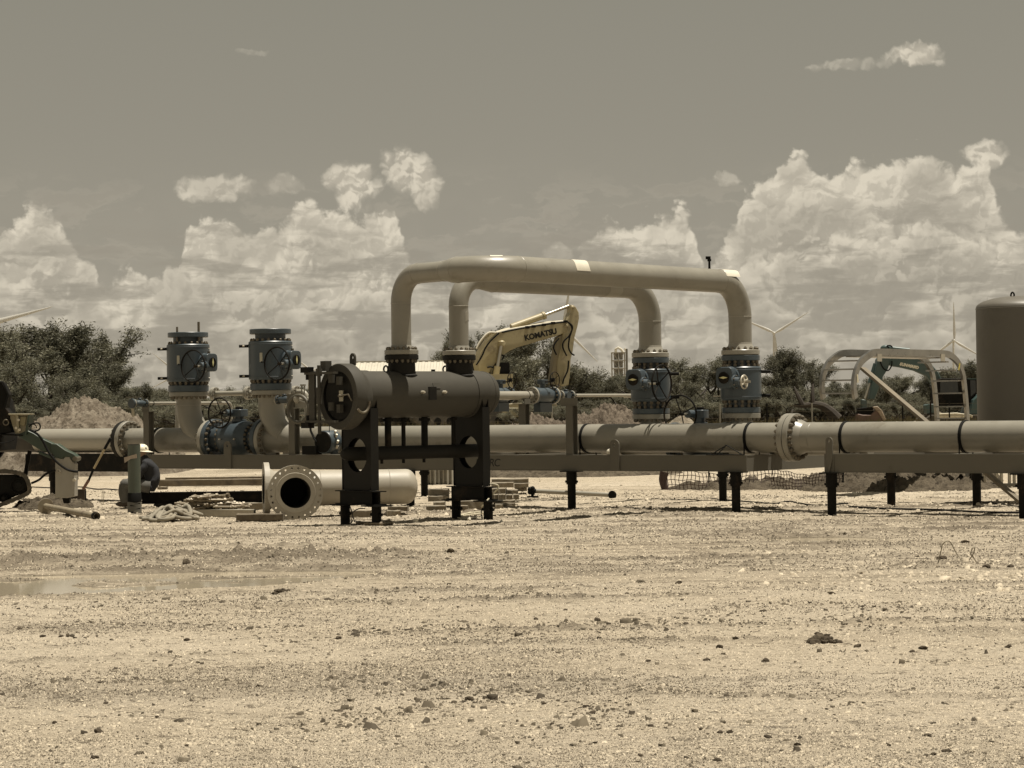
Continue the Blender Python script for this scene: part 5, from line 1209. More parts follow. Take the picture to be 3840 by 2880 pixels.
# the seated worker
def person():
    Y0 = 43.6
    def J(px, py, dy=0.): return W(px, py, Y0+dy)
    jt = {}; verts = []; rad = []; edges = []
    def add(n, p, r, par=None):
        jt[n] = len(verts); verts.append(p); rad.append(r)
        if par is not None: edges.append((jt[par], jt[n]))
    add('pelvis', J(581, 1822), (.155, .15)); add('belly', J(578, 1798), (.155, .16), 'pelvis'); add('chest', J(566, 1765), (.17, .175), 'belly'); add('upper', J(553, 1738), (.14, .16), 'chest')
    add('neck', J(541, 1716), (.062, .062), 'upper'); add('headb', J(534, 1704), (.075, .075), 'neck')
    for s_, dy in ((0, -.20), (1, .20)):
        add('sh%d' % s_, J(548, 1740, dy*.85), (.075, .075), 'upper'); add('el%d' % s_, J(517+s_*4, 1788, dy*1.25), (.058, .058), 'sh%d' % s_); add('wr%d' % s_, J(478, 1803, dy*.8), (.038, .038), 'el%d' % s_)
        add('hip%d' % s_, J(570, 1826, dy*.55), (.10, .10), 'pelvis'); add('mid%d' % s_, J(520, 1820, dy*.7), (.095, .10), 'hip%d' % s_); add('kn%d' % s_, J(465, 1817+s_*3, dy*.9), (.074, .074), 'mid%d' % s_)
        add('cf%d' % s_, J(466, 1853, dy*.9), (.066, .066), 'kn%d' % s_); add('an%d' % s_, J(473, 1888, dy*.9), (.046, .046), 'cf%d' % s_)
    T = Thing('person', 'person in dark jacket and white hard hat, seated bent forward behind the green post', 'person', WF, verts[0].x, verts[0].y, 0)
    me = bpy.data.meshes.new('body'); me.from_pydata([v-T.org for v in verts], edges, []); o = link('body', me, mat_once('navy_cloth', (.016, .017, .020), .85, bump=.004, bs=14, var=.3, vs=6.), T.o)
    sm = o.modifiers.new('skin', 'SKIN'); sm.use_smooth_shade = True
    for i, r in enumerate(rad): me.skin_vertices[0].data[i].radius = r
    me.skin_vertices[0].data[0].use_root = True
    o.modifiers.new('sub', 'SUBSURF').levels = 2; o.modifiers['sub'].render_levels = 2
    tx = bpy.data.textures.new('folds', 'CLOUDS'); tx.noise_scale = .10; dm = o.modifiers.new('folds', 'DISPLACE'); dm.texture = tx; dm.strength = .05; dm.mid_level = .5
    jean = mat_once('denim', (.085, .082, .072), .9, bump=.003, bs=20, var=.25, vs=8.)
    for s_, dy in ((0, -.18), (1, .18)):
        P = [J(560, 1825, dy*.6), J(520, 1820, dy*.9), J(470, 1816+s_*3, dy)]; Q = [J(466, 1818+s_*3, dy), J(462, 1850, dy), J(471, 1884, dy)]
        T.part('trouser_leg', MB().tube(smooth([tuple(p) for p in P], 5), [.125-.02*i/10 for i in range(11)], 18).ball(P[2], .102).tube(smooth([tuple(p) for p in Q], 5), [.098-.016*i/10 for i in range(11)], 18), jean)
        a = J(474, 1890, dy); T.part('boot', MB().ball(a+Vector((-.06, 0, -.0)), .09, 1.65, .62, .60).ball(a+Vector((0, 0, .05)), .062, 1, 1, 1.2), mat_once('boot_leather', (.05, .038, .026), .7))
        w_ = J(478, 1803, dy*.8); hb = MB().ball(w_+Vector((-.05, 0, 0)), .045, 1.0, .5, .9)
        for k in range(4): hb.tube([w_+Vector((-.08, -.03+.02*k, .01)), w_+Vector((-.12, -.03+.02*k, -.01)), w_+Vector((-.135, -.03+.02*k, -.045))], [.011, .010, .008], 8)
        hb.tube([w_+Vector((-.03, -.03, .02)), w_+Vector((-.07, -.045, .03)), w_+Vector((-.10, -.04, .01))], [.013, .011, .009], 8)
        T.part('hand', hb, mat_once('work_glove', (.20, .16, .11), .8))
    hd = J(530, 1697); h = MB().ball(hd, .098, 1.02, .80, 1.15).ball(hd+Vector((-.075, 0, -.04)), .05, .7, .8, .9).ball(hd+Vector((-.105, 0, -.012)), .02, 1, .8, 1.2)
    for yy in (-.034, .034): h.ball(hd+Vector((-.085, yy, .012)), .013)
    h.ball(hd+Vector((.0, -.08, -.01)), .026, .6, .4, 1).ball(hd+Vector((.0, .08, -.01)), .026, .6, .4, 1)
    T.part('head', h, mat_once('skin_tone', (.24, .165, .115), .6))
    n = 28; hat = MB(); hc = hd+Vector((.0, 0, .035)); hat.lathe([(0, .135), (.02, .14), (.06, .132), (.10, .105), (.125, .06), (.132, 0)], hc, ZZ, 36)
    v = []; f = []
    for i in range(n):
        a = 2*math.pi*i/n; ext = .012+.075*max(0, math.cos(a))**3; 
        for rr_, zz in ((.13, .004), (.14+ext, -.006-.02*max(0, math.cos(a))), (.14+ext, -.012-.02*max(0, math.cos(a))), (.13, -.004)): v.append((hc.x+math.cos(a)*rr_, hc.y+math.sin(a)*rr_, hc.z+zz))
    for i in range(n):
        j = (i+1) % n
        for k in range(4): f.append((i*4+k, j*4+k, j*4+(k+1) % 4, i*4+(k+1) % 4))
    hat.add(v, f); T.part('hard_hat', hat, mat_once('hat_white', (.78, .73, .58), .3))
    T.part('hat_sticker', MB().box(hc+Vector((.10, -.085, .045)), (.028, .012, .035), Matrix.Rotation(R(40), 3, 'Z')), M_rub, smooth=0)
person()

# flanged pipe stub lying on the ground
a = G(163, 1928); b_ = G(362, 1950)
T = Thing('flanged_pipe', 'rusty pipe with a round base disc, lying in front of the dug soil', 'pipe', WF, a.x, a.y, 0)
A_ = Vector((a.x, a.y+.2, .135)); B_ = Vector((b_.x, b_.y-.0, .065)); d_ = (B_-A_).normalized()
M_rp = mat('weathered_pipe', (.23, .195, .135), .65, var=.2, vs=5., c2=(.13, .10, .07), c2s=3.)
T.part('pipe', MB().lathe([(-.12, .0), (-.12, .05), (0, .055), ((B_-A_).length, .055), ((B_-A_).length, .045), ((B_-A_).length-.25, .045), ((B_-A_).length-.25, 0)], A_, d_, 28), M_rp)
T.part('base_disc', MB().disc(A_, d_, .15, .022, .004, 40), M_rp)
T.part('coupling', MB().lathe([(0, .056), (0, .068), (.10, .068), (.10, .046), (.0, .046)], B_-d_*.10, d_, 28), M_black)

# digging tool leaning on its block
p0 = W(415, 1643, 42.); p1 = W(385, 1697, 42.05); p2 = W(352, 1757, 42.1); p3 = W(333, 1800, 42.15); p4 = W(312, 1834, 42.2)
T = Thing('long_handled_tool', 'long wooden handle with black grip slanting up from the rusty metal block', 'tool', WF, p4.x, p4.y, 0)
T.part('grip', MB().cyl(p0, p0+(p1-p0)*.75, .026, seg=12), M_rub); T.part('handle', MB().cyl(p0+(p1-p0)*.75, p2, .020, seg=12), mat_once('ash_handle', (.36, .29, .17), .6))
T.part('ferrule', MB().cyl(p2, p3, .022, seg=12), M_rub); T.part('socket', MB().cyl(p3, p4, .028, seg=12), mat_once('faded_red', (.16, .085, .06), .6))
q = G(306, 1893); T = Thing('metal_block', 'upright rusty rectangular metal block stuck in the gravel beside the dug soil', 'block', WF, q.x, q.y, 0)
T.part('block', MB().box((q.x, q.y, .15), (.15, .15, .33)), M_rust, smooth=0); T.part('chain', MB().tube([(q.x+.09, q.y-.05, .32), (q.x+.10, q.y-.08, .2), (q.x+.09, q.y-.06, .08)], .014, 6), M_black)
for px in (382, 388):
    q = G(px, 1893); T = Thing('wire_stake', 'thin wire survey stake standing in the gravel, %s of a close pair' % ('left' if px == 382 else 'right'), 'stake', WF, q.x, q.y, 0, 'wire stakes'); T.part('wire', MB().cyl((q.x, q.y, 0), (q.x+.01, q.y, .27), .006, seg=6), M_rp)

# tracked machine at the left edge: rubber track, black superstructure, green stick, pale breaker plate
MF_Y = 43.0
def PW_(px, py, dy=0.): return W(px, py, MF_Y+dy)
T = Thing('compact_excavator', 'small tracked excavator cut by the left edge, green stick holding a pale tool', 'excavator', WF, PW_(-60, 1900).x, MF_Y, 0)
M_gr = mat('machine_green', (.030, .048, .030), .45, var=.12, vs=3., c2=(.06, .065, .045), c2s=3.)
M_ye = mat('faded_yellow', (.28, .25, .165), .5, var=.12, vs=3., c2=(.24, .2, .12), c2s=4.)
def slab(T, name, pts, dy, th, mt, par=None, bev=.01, sm=25):
    P = [PW_(x, y, dy) for x, y in pts]; o = T.part(name, MB().prism(P[::-1] if False else P, (0, th, 0)), mt, par, smooth=sm)
    if bev: bevel_obj(o, bev)
    return o
# track belt: closed loop extruded in depth with lugs
loop = [(-330, 1775), (-200, 1764), (0, 1760), (60, 1765), (92, 1776), (110, 1800), (118, 1836), (106, 1856), (60, 1878), (0, 1901), (-60, 1915), (-250, 1918), (-330, 1900), (-352, 1850), (-345, 1800)]
LP = smooth([(p[0], p[1]) for p in loop+[loop[0]]], 5)[:-1]
def belt(dy, th):
    n = len(LP); v = []; f = []; cx0, cy0 = -110, 1838
    for i, (x, y) in enumerate(LP):
        x0, y0 = LP[i-1]; x1, y1 = LP[(i+1) % n]; d = Vector((x1-x0, y1-y0)).normalized(); nx, ny = -d.y, d.x
        w_ = 15; lug = 2.5 if i % 2 else 0
        for (q, yy) in ((-lug, 0), (-lug, th), (w_, th), (w_, 0)): v.append(PW_(x+nx*q, y+ny*q, dy+yy))
    for i in range(n):
        j = (i+1) % n
        for k in range(4): f.append((i*4+k, j*4+k, j*4+(k+1) % 4, i*4+(k+1) % 4))
    return MB().add(v, f)
M_tr = mat('track_rubber', (.06, .052, .038), .8, var=.3, vs=6., c2=(.15, .125, .09), c2s=4.)
for dy in (0., 1.3):
    tr = T.part('track', belt(dy, .34), M_tr)
    for px, py, rr in ((70, 1820, .165), (12, 1868, .085), (-50, 1885, .085), (-110, 1892, .085), (-170, 1893, .085), (-230, 1885, .085), (-300, 1840, .17)):
        q = PW_(px, py, dy-.0); T.part('wheel', MB().lathe([(0, 0), (0, rr*.35), (.02, rr*.4), (.04, rr*.75), (.0, rr*.9), (.02, rr), (.3, rr), (.3, 0)], q, (0, 1, 0), 28), M_black, tr)
    slab(T, 'track_frame', [(-300, 1785), (60, 1780), (88, 1800), (96, 1838), (80, 1852), (0, 1882), (-290, 1894)], dy+.12, .16, M_black, tr)
b_ = slab(T, 'superstructure', [(-400, 1480), (-60, 1440), (-10, 1500), (10, 1600), (0, 1690), (-380, 1700)], .1, 1.4, M_black)
slab(T, 'boom_bracket', [(-20, 1432), (8, 1434), (22, 1462), (30, 1480), (20, 1530), (38, 1552), (34, 1590), (44, 1620), (-20, 1632)], -.05, .35, M_black)
T.part('guard_hoop', MB().tube([PW_(-6, 1432, -.1), PW_(12, 1434, -.1), PW_(20, 1452, -.1), PW_(31, 1480, -.1), PW_(16, 1532, -.1)], .02, 8), M_rub)
q = PW_(22, 1584, -.1); T.part('pivot_pin', MB().cyl(q, q+Vector((0, .3, 0)), .065, seg=20), M_black); T.part('pivot_pin', MB().torus(q, (0, 1, 0), .05, .012, 24, 6), M_nutd)
# yellow bracket: an open box casting
slab(T, 'bracket_rim', [(30, 1551), (113, 1551), (111, 1557), (32, 1557)], -.12, .42, M_ye); yb_ = slab(T, 'bracket', [(34, 1557), (112, 1556), (104, 1600), (98, 1630), (58, 1628), (46, 1595)], -.02, .3, M_ye)
slab(T, 'bracket_rib', [(58, 1557), (68, 1557), (72, 1622), (62, 1622)], -.11, .1, M_ye, yb_); slab(T, 'bracket_rib', [(76, 1562), (100, 1562), (92, 1598), (72, 1594)], -.05, .04, mat_once('dull_yellow', (.26, .225, .13), .6), yb_)
slab(T, 'bracket_rib', [(104, 1556), (112, 1556), (98, 1632), (92, 1630)], -.12, .4, M_gr, yb_)
for px, py in ((68, 1575), (72, 1612), (60, 1605)): q = PW_(px, py, -.13); T.part('bolt', MB().cyl(q, q+Vector((0, .06, 0)), .026, seg=10), M_nut, yb_)
slab(T, 'bracket_floor', [(0, 1627), (84, 1631), (84, 1635), (0, 1632)], -.1, .4, M_black)
# green stick in two plates
slab(T, 'stick', [(97, 1611), (125, 1624), (155, 1643), (200, 1664), (206, 1690), (196, 1702), (150, 1688), (118, 1668), (60, 1631)], -.02, .26, M_gr, bev=.015)
slab(T, 'stick_end', [(190, 1664), (212, 1664), (245, 1688), (276, 1702), (288, 1714), (289, 1727), (280, 1732), (270, 1724), (262, 1714), (240, 1714), (232, 1722), (205, 1716), (192, 1694)], -.10, .34, M_gr, bev=.012)
q = PW_(280, 1720, -.14); T.part('pin', MB().cyl(q, q+Vector((0, .42, 0)), .045, seg=16), M_nutd)
slab(T, 'linkage', [(140, 1690), (205, 1716), (200, 1724), (146, 1703)], .0, .2, M_gr)
# pale breaker housing
M_pl = mat('pale_plate', (.30, .28, .235), .5, var=.12, vs=3., c2=(.26, .235, .18), c2s=2.5, streak=3.)
hs = slab(T, 'breaker_housing', [(207, 1716), (225, 1702), (236, 1722), (246, 1712), (258, 1706), (266, 1724), (279, 1740), (279, 1862), (252, 1868), (207, 1866)], -.08, .34, M_pl, bev=.008)
for px, py in ((217, 1764), (222, 1770), (277, 1800)): q = PW_(px, py, -.12); T.part('bolt', MB().cyl(q, q+Vector((0, .08, 0)), .03, seg=12), M_nut, hs)
slab(T, 'breaker_foot', [(232, 1864), (262, 1864), (258, 1888), (238, 1888)], -.0, .16, M_black, hs)
# hoses
for P, rr_ in (([(112, 1612), (140, 1628), (160, 1652), (182, 1695), (210, 1730), (245, 1757), (270, 1766), (292, 1769)], .022), ([(108, 1600), (125, 1588), (145, 1587), (151, 1600), (146, 1612), (130, 1618)], .014), ([(118, 1812), (145, 1800), (170, 1779), (192, 1768), (208, 1764)], .022), ([(0, 1662), (30, 1658), (58, 1648)], .010), ([(105, 1590), (130, 1592), (138, 1606)], .010)):
    T.part('hose', MB().tube(smooth([tuple(PW_(x, y, -.16)) for x, y in P], 6), rr_, 10), M_rub)
# black jack stand left of the dark beam
q0 = W(112, 1690, 44); q1 = G(95, 1800); T = Thing('prop', 'slanting black steel prop beneath the dark pipe at the left', 'prop', WF, q1.x, q1.y, 0); T.part('bar', MB().bar(q0, W(95, 1782, 44.), .07, .07), M_black, smooth=0)
# dark coated pipe continuing left
T = Thing('coated_pipe', 'dark coated pipe disappearing behind the small excavator at the left edge', 'pipe', SK, s_l-2, .0, 1.)
T.part('pipe', MB().cyl((s_l-7.0, .15, PZ+.0), (s_l-.12, .15, PZ), PR*.98, seg=48), mat_once('pipe_coating', (.035, .03, .022), .75, var=.3, vs=4., bump=.002, bs=20))
T.part('cradle', MB().lathe([(0, .3), (.6, .3)], (s_l-2.2, .15, PZ-.12), U, 40), M_black)
# ------------------------------------------------------------------ spoil heaps
def vn(x, y, s, seed):
    r = np.random.default_rng(seed); g = r.random((64, 64)); x = np.asarray(x)*s; y = np.asarray(y)*s
    xi = np.floor(x).astype(int); yi = np.floor(y).astype(int); fx = x-xi; fy = y-yi; fx = fx*fx*(3-2*fx); fy = fy*fy*(3-2*fy)
    a = g[xi % 64, yi % 64]; b = g[(xi+1) % 64, yi % 64]; c = g[xi % 64, (yi+1) % 64]; d = g[(xi+1) % 64, (yi+1) % 64]
    return (a*(1-fx)+b*fx)*(1-fy)+(c*(1-fx)+d*fx)*fy-.5
def heap(name, label, cx, cy, rx, ry, h, mt, seed, n=90, power=1.0, lump=.12, cat='heap', kind=None, crest=0., scale=1., wk=.35):
    """pile of soil with a true height field, lumps and overhanging clods"""
    rr = np.random.default_rng(seed); v = []; f = []
    m_ = n
    A, Rr = np.meshgrid(np.linspace(0, 2*np.pi, m_, endpoint=False), np.linspace(0, 1.08, n//2), indexing='ij')
    X = cx+rx*Rr*np.cos(A)*(1+.10*np.sin(A*3+seed)); Y = cy+ry*Rr*np.sin(A)*(1+.10*np.sin(A*2+seed*2))
    prof = np.clip(1-Rr**(1.25*power), 0, 1); prof = np.where(prof > .97, .97+(prof-.97)*.3, prof)
    wob = 1+wk*vn(X, Y, 1.2/scale, seed+1)+crest*vn(X*.5, Y*.3, 1.1/scale, seed+7)
    Z = h*prof*wob+lump*(np.abs(vn(X, Y, 3.2/scale, seed+2))*1.3+np.abs(vn(X, Y, 8./scale, seed+3))*.8+vn(X, Y, 18./scale, seed+4)*.35)*np.clip((1.02-Rr)*6, 0, 1)-.05*(Rr > .98)-.08*(Rr > 1.04)
    zb = tz(X, Y); P = np.stack([X, Y, Z+zb], -1); nn = n//2
    verts = [tuple(p) for p in P.reshape(-1, 3)]
    for i in range(m_):
        j = (i+1) % m_
        for k in range(nn-1): f.append((i*nn+k, i*nn+k+1, j*nn+k+1, j*nn+k))
    me = bpy.data.meshes.new(name); me.from_pydata(verts, [], f); me.polygons.foreach_set('use_smooth', [True]*len(f))
    o = link(name, me, mt); tag(o, label, cat, None, kind); return o
def soil(name, c1, c2, c3, sc=6., bd=.03):
    M_ = bpy.data.materials.new(name); M_.use_nodes = True; nt = M_.node_tree; P = nt.nodes['Principled BSDF']; P.inputs['Roughness'].default_value = .95; P.inputs['Specular IOR Level'].default_value = .1
    tc = nt.nodes.new('ShaderNodeNewGeometry')
    def nz(s, d, r):
        n = nt.nodes.new('ShaderNodeTexNoise'); n.inputs['Scale'].default_value = s; n.inputs['Detail'].default_value = d; n.inputs['Roughness'].default_value = r; lk(nt, tc.outputs['Position'], n.inputs['Vector']); return n.outputs['Fac']
    def mx(x, a, b, lo, hi):
        m2 = nt.nodes.new('ShaderNodeMapRange'); m2.interpolation_type = 'SMOOTHSTEP'; lk(nt, x, m2.inputs[0]); m2.inputs[1].default_value = lo; m2.inputs[2].default_value = hi
        n = nt.nodes.new('ShaderNodeMix'); n.data_type = 'RGBA'; lk(nt, m2.outputs[0], n.inputs[0])
        for k, q in ((6, a), (7, b)):
            if isinstance(q, tuple): n.inputs[k].default_value = (*q, 1)
            else: lk(nt, q, n.inputs[k])
        return n.outputs[2]
    b = nz(sc*1.6, 8, .72); c = mx(nz(sc*.5, 6, .65), c1, c2, .42, .62); c = mx(b, c, c3, .52, .64)
    lk(nt, c, P.inputs['Base Color']); bp = nt.nodes.new('ShaderNodeBump'); bp.inputs['Distance'].default_value = bd*2.2; lk(nt, b, bp.inputs['Height']); lk(nt, bp.outputs[0], P.inputs['Normal']); return M_
M_heap = soil('pale_spoil', (.19, .163, .123), (.26, .228, .178), (.095, .08, .058), 5.)
M_heapl = soil('rubbly_spoil', (.15, .125, .095), (.22, .19, .148), (.07, .057, .042), 5.)
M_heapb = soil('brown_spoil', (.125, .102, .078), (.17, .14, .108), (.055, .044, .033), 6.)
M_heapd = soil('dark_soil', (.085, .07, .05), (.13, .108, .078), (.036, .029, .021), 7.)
p = W(345, 1600, 70); heap('spoil_heap', 'cone of pale rubbly spoil behind the left pipe length', p.x-.05, 70, 3.4, 3.2, 2.12, M_heapl, 5, 170, 1.05, .34, 'spoil heap', wk=.10)
p = W(2270, 1590, 76); heap('spoil_heap', 'wide heap of brown lumpy soil between the excavator arm and the right-hand valves', p.x+.2, 78, 3.9, 3.4, 1.30, M_heapb, 9, 150, .8, .5, 'spoil heap', crest=.3)
p = W(1990, 1590, 74); heap('spoil_heap', 'low brown rubble heap behind the thin support posts', p.x, 75, 3.6, 2.8, 1.05, M_heapb, 12, 130, .8, .42, 'spoil heap', crest=.3)
p = W(2565, 1580, 85); heap('spoil_heap', 'small pale gravel heap seen through the handwheel above the header pipe', p.x, 86, 1.1, 1.6, .85, M_heap, 21, 70, .9, .16, 'spoil heap')
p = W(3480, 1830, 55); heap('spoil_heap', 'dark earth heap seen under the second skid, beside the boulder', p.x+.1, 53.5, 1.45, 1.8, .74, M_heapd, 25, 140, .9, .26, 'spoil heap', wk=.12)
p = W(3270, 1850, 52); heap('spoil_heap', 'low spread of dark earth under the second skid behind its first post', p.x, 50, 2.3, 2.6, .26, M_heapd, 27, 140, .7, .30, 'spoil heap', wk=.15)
p = G(192, 1908); heap('spoil_heap', 'freshly dug dark soil at the foot of the pale tool, left of the green stub', p.x-.1, p.y+.6, .78, 1.0, .22, M_heapd, 31, 100, .7, .16, 'spoil heap')
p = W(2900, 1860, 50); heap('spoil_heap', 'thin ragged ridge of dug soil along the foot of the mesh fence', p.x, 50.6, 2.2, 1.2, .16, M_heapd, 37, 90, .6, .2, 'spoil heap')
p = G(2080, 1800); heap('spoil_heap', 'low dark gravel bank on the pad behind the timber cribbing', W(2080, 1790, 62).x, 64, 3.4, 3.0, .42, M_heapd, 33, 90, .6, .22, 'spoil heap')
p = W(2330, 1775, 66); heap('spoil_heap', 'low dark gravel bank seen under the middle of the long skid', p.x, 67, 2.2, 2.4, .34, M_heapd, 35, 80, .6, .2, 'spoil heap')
def rock(name, label, p, s, mt, seed, sub=3, cat='rock', grp=None, flat=(1.4, 1, .8)):
    rr = np.random.default_rng(seed); b = bpy.data.meshes.new(name)
    import bmesh
    bm = bmesh.new(); bmesh.ops.create_icosphere(bm, subdivisions=sub, radius=1.0)
    off = rr.random(3)*10
    for v in bm.verts:
        c = v.co; k = 1+.55*float(vn(c.x*1.3+off[0]+c.z, c.y*1.3+off[1]-c.z*.7, 1.0, seed))+.35*float(vn(c.x*3+off[2]+c.z*2, c.y*3+c.z*2.2, 1.0, seed+1))+.18*float(vn(c.x*8+c.z*5, c.y*8-c.z*6, 1., seed+2)); v.co = Vector((c.x*flat[0], c.y*flat[1], c.z*flat[2]))*k*s
    bm.to_mesh(b); bm.free(); 
    if sub > 2: b.polygons.foreach_set('use_smooth', [True]*len(b.polygons)); b.set_sharp_from_angle(angle=R(35))
    o = link(name, b, mt); o.location = p; o.rotation_euler = (0, 0, seed*1.7); tag(o, label, cat, grp); return o
p = W(3222, 1815, 51.5); rock('boulder', 'brown boulder resting on the dark earth beneath the second skid', Vector((p.x, 51.5, .27)), .20, M_heap, 41, 4, 'boulder', None, (2.2, 1.2, 1.0))

# ------------------------------------------------------------------ mesh safety fence
M_net = mat('safety_net', (.05, .028, .022), .7, var=.2, vs=4.)
def net(x0, x1, ytop, ybot, Y0, Y1, name, label, step=.085):
    T = Thing('safety_fence', label, 'fence', WF, W(x0, ybot, Y0).x, Y0, 0, 'sagging mesh safety fence')
    a = W(x0, ybot, Y0); b = W(x1, ybot, Y1); zt = W(x0, ytop, Y0).z; L = (b-a).length; nx = int(L/step); nz = max(2, int((zt-.02)/step)); m_ = MB()
    def pt(i, k):
        u = i/nx; w = k/nz; sag = .05*math.sin(u*7+1)*w; q = a.lerp(b, u); return Vector((q.x+.015*math.sin(k*1.7+i*.4), q.y+.06*math.sin(u*13+w*3), .02+w*(zt-.02)+sag+.012*math.sin(i*1.3)))
    for i in range(nx+1):
        for k in range(nz):
            p0, p1 = pt(i, k), pt(i, k+1); m_.add([p0-Vector((.008, 0, 0)), p0+Vector((.008, 0, 0)), p1+Vector((.008, .004, 0)), p1-Vector((.008, -.004, 0))], [(0, 1, 2, 3)])
    for k in range(nz+1):
        for i in range(nx):
            p0, p1 = pt(i, k), pt(i+1, k); m_.add([p0-ZZ*.007, p1-ZZ*.007, p1+ZZ*.007, p0+ZZ*.007], [(0, 1, 2, 3)])
    T.part('mesh_net', m_, M_net, smooth=0, kind='stuff'); return T
T = net(2505, 2900, 1772, 1882, 50, 50, 'a', 'sagging reddish mesh safety fence under the end of the long skid')
for px in (2660,):
    q = W(px, 1860, 50); T.part('stake', MB().cyl((q.x, 50.05, -.1), (q.x, 50.05, .55), .016, seg=8), M_black)
T = net(2895, 3160, 1772, 1870, 49.5, 48.5, 'b', 'reddish mesh safety fence hanging in folds beside the first post of the second skid', .07)
q = W(3161, 1870, 48.5); T.part('stake', MB().cyl((q.x, 48.5, -.1), (q.x+.02, 48.5, .66), .018, seg=8), M_black)
P = [W(x, y, 50) for x, y in ((2492, 1770), (2486, 1800), (2494, 1835), (2498, 1862), (2480, 1871))]
T = Thing('rolled_net', 'bunched end of the reddish safety net hanging down to the gravel', 'net', WF, P[3].x, 50, 0); T.part('bundle', MB().tube(smooth([tuple(p) for p in P], 5), [.10-.002*i for i in range(21)], 9), M_net)

# ------------------------------------------------------------------ yellow excavator
KY = 105.; kz = tzf(0, KY); k0 = W(1790, 1590, KY); KX = Frame(k0.x, KY, 22)
M_ky = mat('excavator_yellow', (.37, .315, .185), .42, var=.10, vs=1.6, c2=(.21, .17, .105), c2s=1.6, c2t=(.5, .72), bump=.004, bs=6)
M_kyd = mat('excavator_yellow_dark', (.25, .21, .13), .55, var=.1, vs=1.5)  # darker yellow holding the arm face's painted shade; also on bucket and deck
T = Thing('excavator', 'big pale yellow excavator with raised boom behind the vessel, arm hanging down to its bucket', 'excavator', KX, 0, 0, kz)
def kpoly(name, pts, y, th, mt=None, par=None, bev=.03, crop=True):
    P = []
    for x, yy in pts:
        X_, Y_ = (1700+x/2.765, 1100+yy/2.765) if crop else (x, yy)
        a, z = KX.hit(X_, Y_, 0.); P.append((a, y, z))
    o = T.part(name, MB().prism(P, (0, th, 0)), mt or M_ky, par, smooth=25)
    if bev: bevel_obj(o, bev)
    return o
def kp(x, y, dy=0.): a, z = KX.hit(1700+x/2.765, 1100+y/2.765, 0.); return Vector((a, dy, z))
boom = kpoly('boom', [(250, 840), (228, 740), (232, 690), (262, 600), (330, 500), (400, 430), (455, 398), (520, 385), (700, 350), (900, 318), (1080, 296), (1145, 292), (1168, 330), (1160, 380), (1100, 425), (1040, 448), (900, 486), (760, 528), (640, 560), (560, 598), (480, 650), (420, 715), (375, 775), (330, 850)], -.32, .64)
T.part('boom_rib', MB().prism([kp(470, 470, -.335), kp(560, 500, -.335), kp(720, 470, -.335), kp(1050, 400, -.335), kp(1050, 412, -.335), kp(720, 484, -.335), kp(560, 516, -.335), kp(470, 486, -.335)], (0, .02, 0)), M_kyd, boom, smooth=0) if False else None
arm = kpoly('arm', [(1195, 122), (1216, 122), (1248, 142), (1280, 200), (1283, 262), (1268, 340), (1236, 460), (1218, 600), (1196, 690), (1192, 820), (1176, 950), (1120, 965), (1050, 940), (1058, 700), (1100, 520), (1112, 440), (1118, 380), (1150, 300), (1195, 200)], -.25, .5)
kpoly('arm_inner', [(1062, 458), (1110, 430), (1106, 520), (1064, 700), (1052, 940), (990, 945), (1018, 720), (1040, 560)], -.2, .4, M_kyd, arm)  # shade of the arm's turned-away face, painted in darker yellow
kpoly('bucket_link', [(1040, 960), (1118, 970), (1060, 1060), (1040, 1220), (980, 1215), (1000, 1080)], -.15, .3, M_kyd, arm)
bk = kpoly('bucket', [(860, 1150), (930, 1125), (1010, 1135), (1045, 1180), (1040, 1240), (1010, 1300), (960, 1320), (900, 1285), (870, 1220)], -.55, 1.1, M_kyd)
cy = T.part('arm_cylinder', MB().cyl(kp(600, 352, 0), kp(945, 228, 0), .155, seg=20).cyl(kp(925, 236, 0), kp(948, 226, 0), .19, seg=20), M_ky)
T.part('piston_rod', MB().cyl(kp(945, 228, 0), kp(1195, 132, 0), .075, seg=16), M_steel, cy)
for dy in (-.45, .45): 
    lc = T.part('boom_cylinder', MB().cyl(kp(395, 900, dy), kp(420, 760, dy), .15, seg=18), M_ky); T.part('rod_eye', MB().cyl(kp(462, 505, dy), kp(462, 545, dy), .16, seg=18), M_ky, lc)
    T.part('piston_rod', MB().cyl(kp(420, 760, dy), kp(460, 540, dy), .085, seg=14), M_steel, lc)
T.part('pivot_pin', MB().cyl(kp(470, 528, -.52), kp(470, 528, .52), .17, seg=20).cyl(kp(1140, 345, -.36), kp(1140, 345, .36), .14, seg=18).cyl(kp(1215, 150, -.3), kp(1215, 150, .3), .12, seg=16), M_ky)
for k in range(5):
    o_ = k*13; P = [kp(215+o_, 575-o_*.2, -.30+k*.13), kp(262+o_, 490-o_*.1, -.30+k*.13), kp(340+o_*1.2, 412+k*3, -.30+k*.13), kp(430+o_*.8, 408-k*2, -.30+k*.13), kp(560, 378-k*2, -.28+k*.13), kp(760, 342-k*2, -.28+k*.12), kp(1000, 304-k*2, -.28+k*.1), kp(1130, 290, -.26+k*.08)]
    T.part('hydraulic_pipe', MB().tube(smooth([tuple(p) for p in P], 5), .045, 8), M_ky if k % 2 else M_white, boom)
